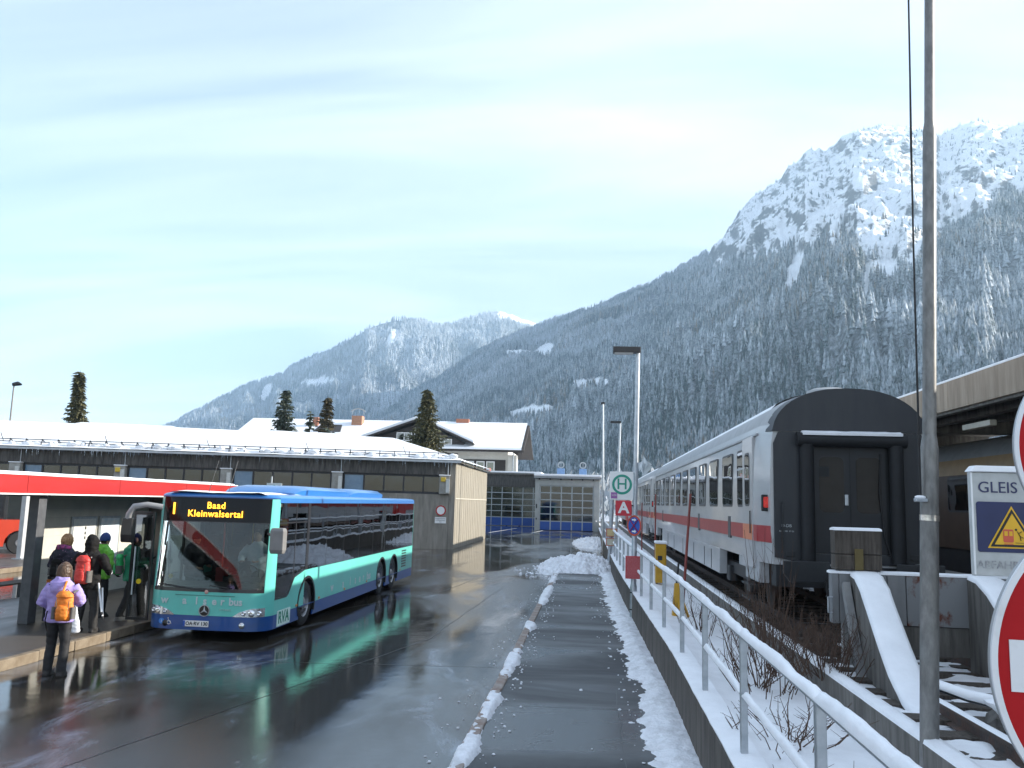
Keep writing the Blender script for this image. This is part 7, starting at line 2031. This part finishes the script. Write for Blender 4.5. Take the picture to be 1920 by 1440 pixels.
        lo_z = {'bob': 1.465, 'long': 1.40}.get(hair_style, 1.56)
        for k in range(95 if detail else 0):
            a = R(-90 + r_.uniform(-125, 125)); pts = []
            for q in range(6):
                u = q / 5; z = 1.735 - (1.735 - lo_z - r_.uniform(0, 0.02)) * u
                kx = math.sqrt(max(0.02, 1 - ((z - 1.60) / 0.15) ** 2)) if z > 1.60 else (1.0 if hair_style != 'short' else 1.0 - (1.60 - z) * 4)
                if hair_style == 'long' and z < 1.60: kx = 1.0 - (1.60 - z) * 2.4
                pts.append((0.107 * kx * math.cos(a) + r_.uniform(-.006, .006), hx(z) - 0.02 + 0.108 * kx * math.sin(a) + r_.uniform(-.006, .006), z))
            hs_.tube(pts, [0.006, 0.008, 0.008, 0.0075, 0.006, 0.002], 5)
        hs_.v = [S(q) for q in hs_.v]
        hm_.v = [S(q) for q in hm_.v]
        ho_ = hm_.build('hair', hair, p, local=True)
        if hs_.v and not hat: stuff(hs_.build('hair_strands', hair, ho_, local=True, smooth=60))
        evaluated_remesh(ho_, 0.012 * s, 1, 0.012, 16, loc[0] * 3)
        if hat:
            ha_ = MB().rings([ell(0, hx(z) + dy_, z, rx_, ry_) for z, rx_, ry_, dy_ in ((1.60, 0.094, 0.114, -0.012), (1.63, 0.097, 0.118, -0.012), (1.68, 0.095, 0.112, -0.012), (1.73, 0.072, 0.088, -0.012), (1.765, 0.035, 0.045, -0.012), (1.772, 0.01, 0.012, -0.012))])
            ha_.v = [S(q) for q in ha_.v]
            ha_.build('hat', hat, p, local=True, smooth=60)
    return p, s

def backpack(label, loc, rz, main, side, w_=0.30, h_=0.46, d_=0.17, straps=None, lean=0.0, small=False):
    t_ = thing('backpack', label, 'backpack', loc, None, rz)
    b = MB()
    b.rings([ell(0, 0 + lean * z, z, rx_ * w_ * 0.5, ry_ * d_ * 0.5, 20) for z, rx_, ry_ in ((0.0, 0.72, 0.7), (0.03, 0.95, 1.0), (0.12 * h_ / 0.46, 1.0, 1.1), (0.28 * h_ / 0.46, 0.97, 1.0), (0.38 * h_ / 0.46, 0.86, 0.85), (0.44 * h_ / 0.46, 0.6, 0.6), (h_, 0.25, 0.3))])
    o = b.build('main_compartment', main, t_, local=True); evaluated_remesh(o, 0.012, 1, 0.012, 9, loc[0])
    q = MB().rings([ell(0, -d_ * 0.50 + lean * z, z, rx_ * w_ * 0.33, ry_ * d_ * 0.26, 16) for z, rx_, ry_ in ((0.03, 0.7, 0.6), (0.07, 1.0, 1.0), (0.20 * h_ / 0.46, 1.0, 1.0), (0.25 * h_ / 0.46, 0.75, 0.7))])
    o = q.build('front_pocket', main, t_, local=True); evaluated_remesh(o, 0.010, 1, 0.008, 12, loc[1])
    q = MB().rings([ell(0, -0.01 + lean * z, z, rx_ * w_ * 0.5, ry_ * d_ * 0.5, 18) for z, rx_, ry_ in ((0.37 * h_ / 0.46, 0.98, 1.05), (0.42 * h_ / 0.46, 0.86, 0.95), (h_ + 0.01, 0.5, 0.6))])
    o = q.build('lid', main, t_, local=True); evaluated_remesh(o, 0.010, 1, 0.006, 12, loc[1])
    for sd in (-1, 1):
        q = MB().rings([ell(sd * w_ * 0.49, 0.0 + lean * z, z, 0.04, d_ * 0.42, 12) for z in (0.03, 0.10, 0.22 * h_ / 0.46)])
        o = q.build('side_pocket', side, t_, local=True, smooth=60)
        MB().tube([(sd * 0.09, d_ * 0.45 + lean * h_, h_ * 0.93), (sd * 0.115, d_ * 0.5 + 0.05, h_ * 1.0), (sd * 0.125, d_ * 0.5 + 0.13, h_ * 0.99)], 0.016, 8).build('strap', straps or side, t_, local=True, smooth=60)
        MB().tube([(sd * w_ * 0.3, -d_ * 0.47 + lean * 0.1, 0.08), (sd * w_ * 0.34, -d_ * 0.52 + lean * 0.3, h_ * 0.72)], 0.006, 6).build('webbing', side, t_, local=True)
    MB().tube([(-0.03, d_ * 0.35 + lean * h_, h_), (0, d_ * 0.38 + lean * h_, h_ + 0.035), (0.03, d_ * 0.35 + lean * h_, h_)], 0.008, 6).build('loop', side, t_, local=True)
    return t_

cl_black = mat('trousers_black', (0.010, 0.010, 0.012), 0.75, col2=(0.021, 0.021, 0.024), scale=9)
cl_grey = mat('trousers_charcoal', (0.012, 0.0115, 0.0115), 0.75, col2=(0.024, 0.022, 0.021), scale=8)
purple = mat('jacket_lilac', (0.33, 0.26, 0.58), 0.65, col2=(0.38, 0.31, 0.64), scale=6, bump=0.3, bscale=45)
jblack = mat('jacket_black', (0.004, 0.004, 0.004), 0.8, spec=0.25, col2=(0.010, 0.009, 0.009), scale=8)
jgreen = mat('jacket_green', (0.015, 0.24, 0.12), 0.6, col2=(0.02, 0.30, 0.15), scale=6)
jlime = mat('jacket_lime', (0.12, 0.42, 0.03), 0.6, col2=(0.18, 0.52, 0.05), scale=6)
floral = mat('jacket_dark_floral', (0.012, 0.012, 0.028), 0.7, col2=(0.30, 0.16, 0.28), scale=26, lo=0.60, hi=0.68)
brown_hair = mat('hair_brown', (0.05, 0.028, 0.016), 0.5, col2=(0.12, 0.07, 0.04), scale=22, stretch=(3, 3, 0.4))
blond_hair = mat('hair_blond', (0.22, 0.12, 0.05), 0.5, col2=(0.40, 0.24, 0.11), scale=16, stretch=(3, 3, 0.6))
dark_hair = mat('hair_dark', (0.02, 0.015, 0.012), 0.5, var=0.2)
orange_bag = mat('bag_orange', (0.75, 0.19, 0.015), 0.6, col2=(0.82, 0.25, 0.03), scale=8)
grey_bag = mat('bag_grey', (0.09, 0.085, 0.08), 0.7, col2=(0.14, 0.13, 0.12), scale=10)
red_bag = mat('bag_red', (0.58, 0.035, 0.03), 0.55, col2=(0.66, 0.06, 0.045), scale=8)

# woman in lilac, nearest, standing on the road
person('person in lilac jacket and dark trousers carrying an orange backpack on one shoulder', (-8.22, 12.98, 0.0), R(8), 1.69, cl_black, purple, brown_hair, 'bob',
       arms={-1: ((-0.30, 0.0, 1.13), (-0.24, 0.20, 1.00)), 1: ((0.30, 0.02, 1.14), (0.17, 0.24, 1.10))}, feet={-1: (-0.115, 0.02), 1: (0.13, -0.05)}, hood=True, hem=0.83, bulk=1.02)
backpack('orange backpack slung on the right shoulder of the person in lilac', (-8.03, 12.77, 0.86), R(14), orange_bag, grey_bag, 0.27, 0.44, 0.17)
MB_ = MB().tube([(-8.12, 12.93, 1.43), (-8.07, 12.84, 1.44), (-8.06, 12.76, 1.30)], 0.017, 8)
tag(MB_.build('shoulder_strap', orange_bag, smooth=50), 'orange shoulder strap over the lilac jacket', 'strap')
tag(MB().tube([(-8.30, 12.78, 1.0), (-8.31, 12.76, 0.86), (-8.28, 12.78, 0.70)], 0.010, 6).build('bag_strap', jblack), 'black loose strap hanging behind the lilac jacket', 'strap')
# man with hood and red backpack on the platform
person('person in black jacket with hood up wearing a red backpack on the platform', (-9.62, 16.0, 0.16), R(-4), 1.80, cl_grey, jblack, dark_hair, hood='up', hem=0.78, bulk=1.08,
       arms={-1: ((-0.33, 0.0, 1.15), (-0.20, 0.22, 1.02)), 1: ((0.34, 0.02, 1.17), (0.24, 0.25, 1.06))}, feet={-1: (-0.15, 0.0), 1: (0.16, 0.03)}, cuffs=mat('cuff_white', (0.62, 0.64, 0.68), 0.6))
backpack('narrow red and grey backpack on the hooded person in black', (-9.62, 15.78, 1.09), R(-4), red_bag, grey_bag, 0.30, 0.52, 0.18, straps=mat('strap_grey', (0.30, 0.30, 0.31), 0.6))
pl = thing('ski_poles', 'pair of white ski poles carried pointing down beside the hooded person', 'ski poles', (-9.2, 15.9, 0.5))
pole_white = mat('pole_white', (0.72, 0.74, 0.76), 0.35)
for dx_ in (0.0, 0.085):
    po = MB().tube([(-9.36 + dx_, 15.92, 1.10 - dx_), (-9.16 + dx_ * 0.3 - 0.02, 15.80, 0.58 - dx_ * 0.9)], 0.017, 8).build('shaft', pole_white, pl, smooth=50)
    MB().tube([(-9.16 + dx_ * 0.3 - 0.02, 15.80, 0.58 - dx_ * 0.9), (-9.14 + dx_ * 0.3 - 0.02, 15.79, 0.53 - dx_ * 0.9)], 0.022, 8).build('tip', black_rubber, po)
wb = thing('snow_gaiter_bag', 'white patterned bundle hanging between the lilac and black jackets', 'bag', (-9.55, 15.55, 0.2))
wbm = mat('white_pattern_cloth', (0.68, 0.70, 0.74), 0.7, col2=(0.30, 0.33, 0.40), scale=16, lo=0.55, hi=0.68)
b = MB().rings([ell(-9.66 + 0.10 * (0.85 - z), 15.62, z, rx_, 0.07, 14) for z, rx_ in ((0.22, 0.11), (0.26, 0.14), (0.38, 0.125), (0.55, 0.085), (0.75, 0.065), (0.90, 0.05))])
o = b.build('bundle', wbm, wb); evaluated_remesh(o, 0.014, 1, 0.012, 9, 2)
MB().tube([(-9.68, 15.62, 0.88), (-9.72, 15.75, 1.05)], 0.010, 6).build('strap', jblack, wb)
# woman with blond hair
person('person with wavy blond hair in dark floral jacket by the shelter post', (-10.62, 16.75, 0.16), R(-10), 1.78, cl_black, floral, blond_hair, 'long', hood=True, hem=0.74, bulk=1.05,
       arms={-1: ((-0.30, 0.0, 1.12), (-0.22, 0.22, 0.98)), 1: ((0.30, 0.0, 1.12), (0.20, 0.24, 1.0))})
backpack('small black backpack on the person in dark floral jacket', (-10.65, 16.54, 1.12), R(-10), jblack, grey_bag, 0.26, 0.34, 0.14)
tag(MB().tube([(-10.76, 16.72, 1.67), (-10.67, 16.60, 1.70), (-10.58, 16.62, 1.70), (-10.50, 16.72, 1.67)], [0.05, 0.06, 0.06, 0.05], 10).build('scarf', mat('scarf_pink', (0.42, 0.05, 0.22), 0.7, col2=(0.03, 0.02, 0.05), scale=18), smooth=60), 'pink patterned scarf round the neck of the blond person', 'scarf')
# lime jacket behind
person('person in bright lime jacket and blue hat half hidden behind the hooded one', (-10.55, 18.0, 0.16), R(-20), 1.74, cl_black, jlime, dark_hair, hood=True, hat=mat('hat_navy', (0.02, 0.05, 0.18), 0.8), detail=False)
# boarding person in green
person('person in green jacket and blue hat stepping up to the open bus door', (-9.72, 17.75, 0.16), R(-62), 1.76, cl_black, jgreen, dark_hair, hood=True, hat=mat('hat_blue', (0.03, 0.07, 0.26), 0.8), hem=0.80,
       arms={-1: ((-0.28, 0.10, 1.14), (-0.12, 0.32, 1.22)), 1: ((0.28, 0.08, 1.14), (0.14, 0.32, 1.15))}, feet={-1: (-0.11, 0.20), 1: (0.11, -0.16)}, shoes=mat('boots_pale', (0.20, 0.19, 0.18), 0.7))
backpack('green backpack on the person boarding the bus', (-9.93, 17.62, 1.10), R(-62), mat('bag_green', (0.03, 0.42, 0.12), 0.6), grey_bag, 0.28, 0.42, 0.16)
# driver and a seated passenger
person('bus driver in white shirt behind the steering wheel', (BX + 0.60, BY0 + 1.08, 0.36), R(180), 1.76, cl_black, mat('shirt_white', (0.66, 0.70, 0.76), 0.7, var=0.05), dark_hair, sit=True, hem=0.86, detail=False,
       arms={-1: ((-0.30, 0.12, 1.16), (-0.17, 0.40, 1.12)), 1: ((0.30, 0.12, 1.16), (0.17, 0.40, 1.12))}, gloves=skin_m)
person('passenger in black cap and dark jacket standing inside the bus front', (BX - 0.72, BY0 + 0.98, 0.36), R(-120), 1.66, cl_black, mat('jacket_dusk', (0.02, 0.02, 0.03), 0.7), dark_hair, hat=jblack, hood=True, detail=False, gloves=skin_m,
       arms={-1: ((-0.28, 0.10, 1.12), (-0.15, 0.32, 1.05)), 1: ((0.28, 0.10, 1.12), (0.15, 0.30, 1.02))})

bpy.data.scenes.remove(TMP)
# ---------------------------------------------------------------- single trees and bare shrubs
needle = mat('spruce_needles', (0.055, 0.062, 0.030), 0.75, col2=(0.15, 0.14, 0.065), scale=1.6)
needle2 = mat('spruce_needles_blue', (0.050, 0.072, 0.055), 0.75, col2=(0.12, 0.14, 0.10), scale=1.6)
bark = mat('bark', (0.07, 0.05, 0.035), 0.9, var=0.3)
def spruce(label, x, y, h, rad, m, seed, base=0.0, whorls=26, droop=0.25, narrow=1.0, snowy=0.12, dens=1.0):
    r_ = random.Random(seed)
    t_ = thing('spruce_tree', label, 'tree', (x, y, base), 'single spruces behind the roofs')
    MB().tube([(x, y, base), (x + 0.1, y, base + h * 0.5), (x, y, base + h * 0.985)], [h * 0.016, h * 0.010, 0.015], 8).build('trunk', bark, t_, smooth=40)
    c = MB(); sn = MB()
    for k in range(whorls):
        f = k / (whorls - 1)
        z = base + h * (0.06 + 0.92 * f ** 0.92)
        L_ = rad * (1 - f) ** narrow * r_.uniform(0.75, 1.15) + 0.12
        nb = max(6, int((15 - 7 * f) * dens))
        for q in range(nb):
            a = 2 * math.pi * (q + r_.random()) / nb
            l2_ = L_ * r_.uniform(0.6, 1.12)
            d = Vector((math.cos(a), math.sin(a), 0)); sd = Vector((-math.sin(a), math.cos(a), 0))
            o_ = Vector((x, y, z + r_.uniform(-0.75, 0.75) * h / whorls))
            n_ = max(3, int(l2_ / (h * 0.022)))
            for e in range(n_):
                u = (e + 0.6) / n_
                p_ = o_ + d * l2_ * u + Vector((0, 0, -droop * l2_ * u * (1.25 - 0.8 * u) + 0.10 * l2_ * u * u))
                w_ = h * 0.024 * (1.25 - 0.6 * u) * r_.uniform(0.7, 1.3)
                for sg_ in (-1, 1):
                    tip = p_ + d * w_ * r_.uniform(0.7, 1.5) + sd * sg_ * w_ * r_.uniform(0.7, 1.5) + Vector((0, 0, -w_ * r_.uniform(0.1, 0.9)))
                    c.add([p_ - d * w_ * 0.5, p_ + d * w_ * 0.7 + Vector((0, 0, 0.25 * w_)), tip], [(0, 1, 2)])
                tipd = p_ + Vector((r_.uniform(-.3, .3) * w_, r_.uniform(-.3, .3) * w_, -w_ * r_.uniform(0.8, 1.6)))
                c.add([p_ - sd * w_ * 0.5, p_ + sd * w_ * 0.5, tipd], [(0, 1, 2)])
                if r_.random() < snowy:
                    q_ = p_ + Vector((0, 0, 0.05 * w_ + 0.02))
                    sn.add([q_ - sd * w_ * 0.7, q_ + d * w_ * 1.1, q_ + sd * w_ * 0.7, q_ - d * w_ * 0.3 + Vector((0, 0, 0.1 * w_))], [(0, 1, 2), (0, 2, 3)])
    # leader
    c.add([(x - 0.06, y, base + h * 0.95), (x + 0.06, y, base + h * 0.95), (x, y, base + h * 1.02)], [(0, 1, 2)])
    c.build('crown', m, t_)
    if sn.v: stuff(sn.build('snow', snow_m, t_))
    return t_
spruce('tall slender spruce standing alone above the snowy depot roof', -51.0, 80, 14.6, 2.5, needle, 3, 0, 46, 0.34, 0.95, 0.02, 1.1)
spruce('dense broad spruce in front of the house dormer', -14.2, 72.2, 12.3, 4.5, needle, 5, 0, 44, 0.24, 0.95, 0.10, 1.2)
spruce('blue-green spruce behind the house roof, farther from the chimney', -33.4, 90, 14.3, 4.0, needle2, 8, 0, 36, 0.18, 0.9, 0.10)
spruce('small spruce tip beside the blue-green one behind the roof', -31.2, 92, 12.0, 2.0, needle2, 12, 0, 18, 0.2, 0.9, 0.10)
spruce('open branched brownish spruce behind the roof near the brick chimney', -28.7, 90, 13.6, 3.0, mat('spruce_needles_brown', (0.045, 0.042, 0.02), 0.75, col2=(0.095, 0.075, 0.035), scale=1.5), 15, 0, 26, 0.10, 0.85, 0.12)
spruce('low snow dusted conifer growing in the roof terrace opening', -23.9, 75.4, 8.9, 1.7, needle2, 17, 0, 18, 0.2, 0.7, 0.3)

twig_m = mat('bare_twigs', (0.055, 0.032, 0.022), 0.85, col2=(0.10, 0.06, 0.04), scale=8)
def shrub(label, x, y, z, n, h, spread, seed, lean_=(0, 0)):
    r_ = random.Random(seed); m = MB()
    for k in range(n):
        a = r_.uniform(0, 6.28); rr_ = r_.uniform(0, spread * 0.5)
        p_ = Vector((x + rr_ * math.cos(a), y + rr_ * math.sin(a) * 1.6, z)); hh = h * r_.uniform(0.35, 1.0)
        d = Vector((math.cos(a) * r_.uniform(0.05, 0.5) * spread + lean_[0], math.sin(a) * r_.uniform(0.05, 0.5) * spread + lean_[1], hh))
        mid = p_ + d * 0.5 + Vector((r_.uniform(-.06, .06), r_.uniform(-.06, .06), 0))
        tip = p_ + d
        m.tube([p_, mid, tip], [0.007, 0.005, 0.0018], 4, caps=False)
        for q in range(r_.randint(2, 4)):
            u = r_.uniform(0.3, 0.9); s0 = p_.lerp(tip, u); a2 = r_.uniform(0, 6.28)
            m.tube([s0, s0 + Vector((math.cos(a2) * 0.12, math.sin(a2) * 0.12, r_.uniform(0.05, 0.25) * h))], [0.0035, 0.0012], 3, caps=False)
    o = m.build('bare_shrub', twig_m)
    return tag(o, label, 'shrub', 'bare shrubs along the track verge')
shrub('dense tangle of bare brown twigs at the coach end beside the buffer stop', 3.25, 12.9, 0.72, 75, 0.8, 0.75, 1)
shrub('bare brown twigs under the coach steps along the rail', 2.95, 14.6, 0.75, 40, 0.75, 0.65, 2)
shrub('long thin upright stems in front of the coach door', 2.60, 13.4, 0.7, 16, 2.1, 0.55, 3)
shrub('sparse bare shrub behind the railing where the snow is widest', 2.1, 11.2, 0.66, 46, 0.95, 1.0, 4)
shrub('low dry stalks in the snow near the second railing bay', 1.9, 8.6, 0.66, 30, 0.45, 0.9, 5)
shrub('tall wispy shrub between railing and coach with arching twigs', 2.45, 11.9, 0.68, 26, 1.5, 0.8, 6)
shrub('small dead weed clump in the snow below the railing', 1.75, 6.6, 0.66, 24, 0.35, 0.7, 7)
shrub('bare twigs leaning over the dwarf wall by the steel beam', 2.9, 11.3, 0.8, 60, 0.85, 0.8, 8)
shrub('wispy bare shrub behind the yellow lever stand', 2.0, 16.0, 0.66, 26, 0.9, 0.9, 9)
shrub('short stalks poking through the snow near the frame corner', 2.3, 5.6, 0.66, 20, 0.4, 0.8, 10)

# frosted thicket and snowy clearing at the foot of the mountain
def thicket():
    r_ = np.random.default_rng(3); m = MB(); cols = []
    for k in range(950):
        Y = r_.uniform(170, 520); az = r_.uniform(-7, 9) + (0 if r_.random() < .8 else r_.uniform(-10, 16)); X = Y * math.tan(R(az))
        h_ = r_.uniform(4, 9) * (0.75 + 0.5 * math.sin(X * 0.05 + 1)); w_ = h_ * r_.uniform(0.22, 0.42)
        br = float(r_.random() < 0.38); fr = r_.uniform(0.35, 0.95); tn = r_.uniform(0.7, 1.6)
        for q in range(22):
            a = r_.uniform(0, 6.28); f = r_.uniform(0.05, 1.0); rr_ = w_ * (1 - f ** 1.5) * r_.uniform(0.3, 1.0)
            c = Vector((X + rr_ * math.cos(a), Y + rr_ * math.sin(a), h_ * f)); s_ = h_ * 0.11
            m.add([c + Vector((r_.normal() * s_ * 0.5, r_.normal() * s_ * 0.5, -s_)), c + Vector((r_.normal() * s_ * 0.6, r_.normal() * s_ * 0.6, s_ * 0.4)), c + Vector((r_.normal() * s_ * .4, r_.normal() * s_ * .4, s_ * r_.uniform(0.8, 2.2)))], [(0, 1, 2)])
            cols += [(tn, fr, br)] * 3
    o = m.build('thicket', fm_, base=(0, 0, 0))
    for i, key in enumerate(('tint', 'frost', 'larch')):
        a_ = o.data.attributes.new(key, 'FLOAT', 'POINT'); a_.data.foreach_set('value', np.array([c[i] for c in cols], dtype=np.float32))
    return o
stuff(tag(thicket(), 'frosted pale thicket of young trees at the foot of the mountain', 'thicket'))
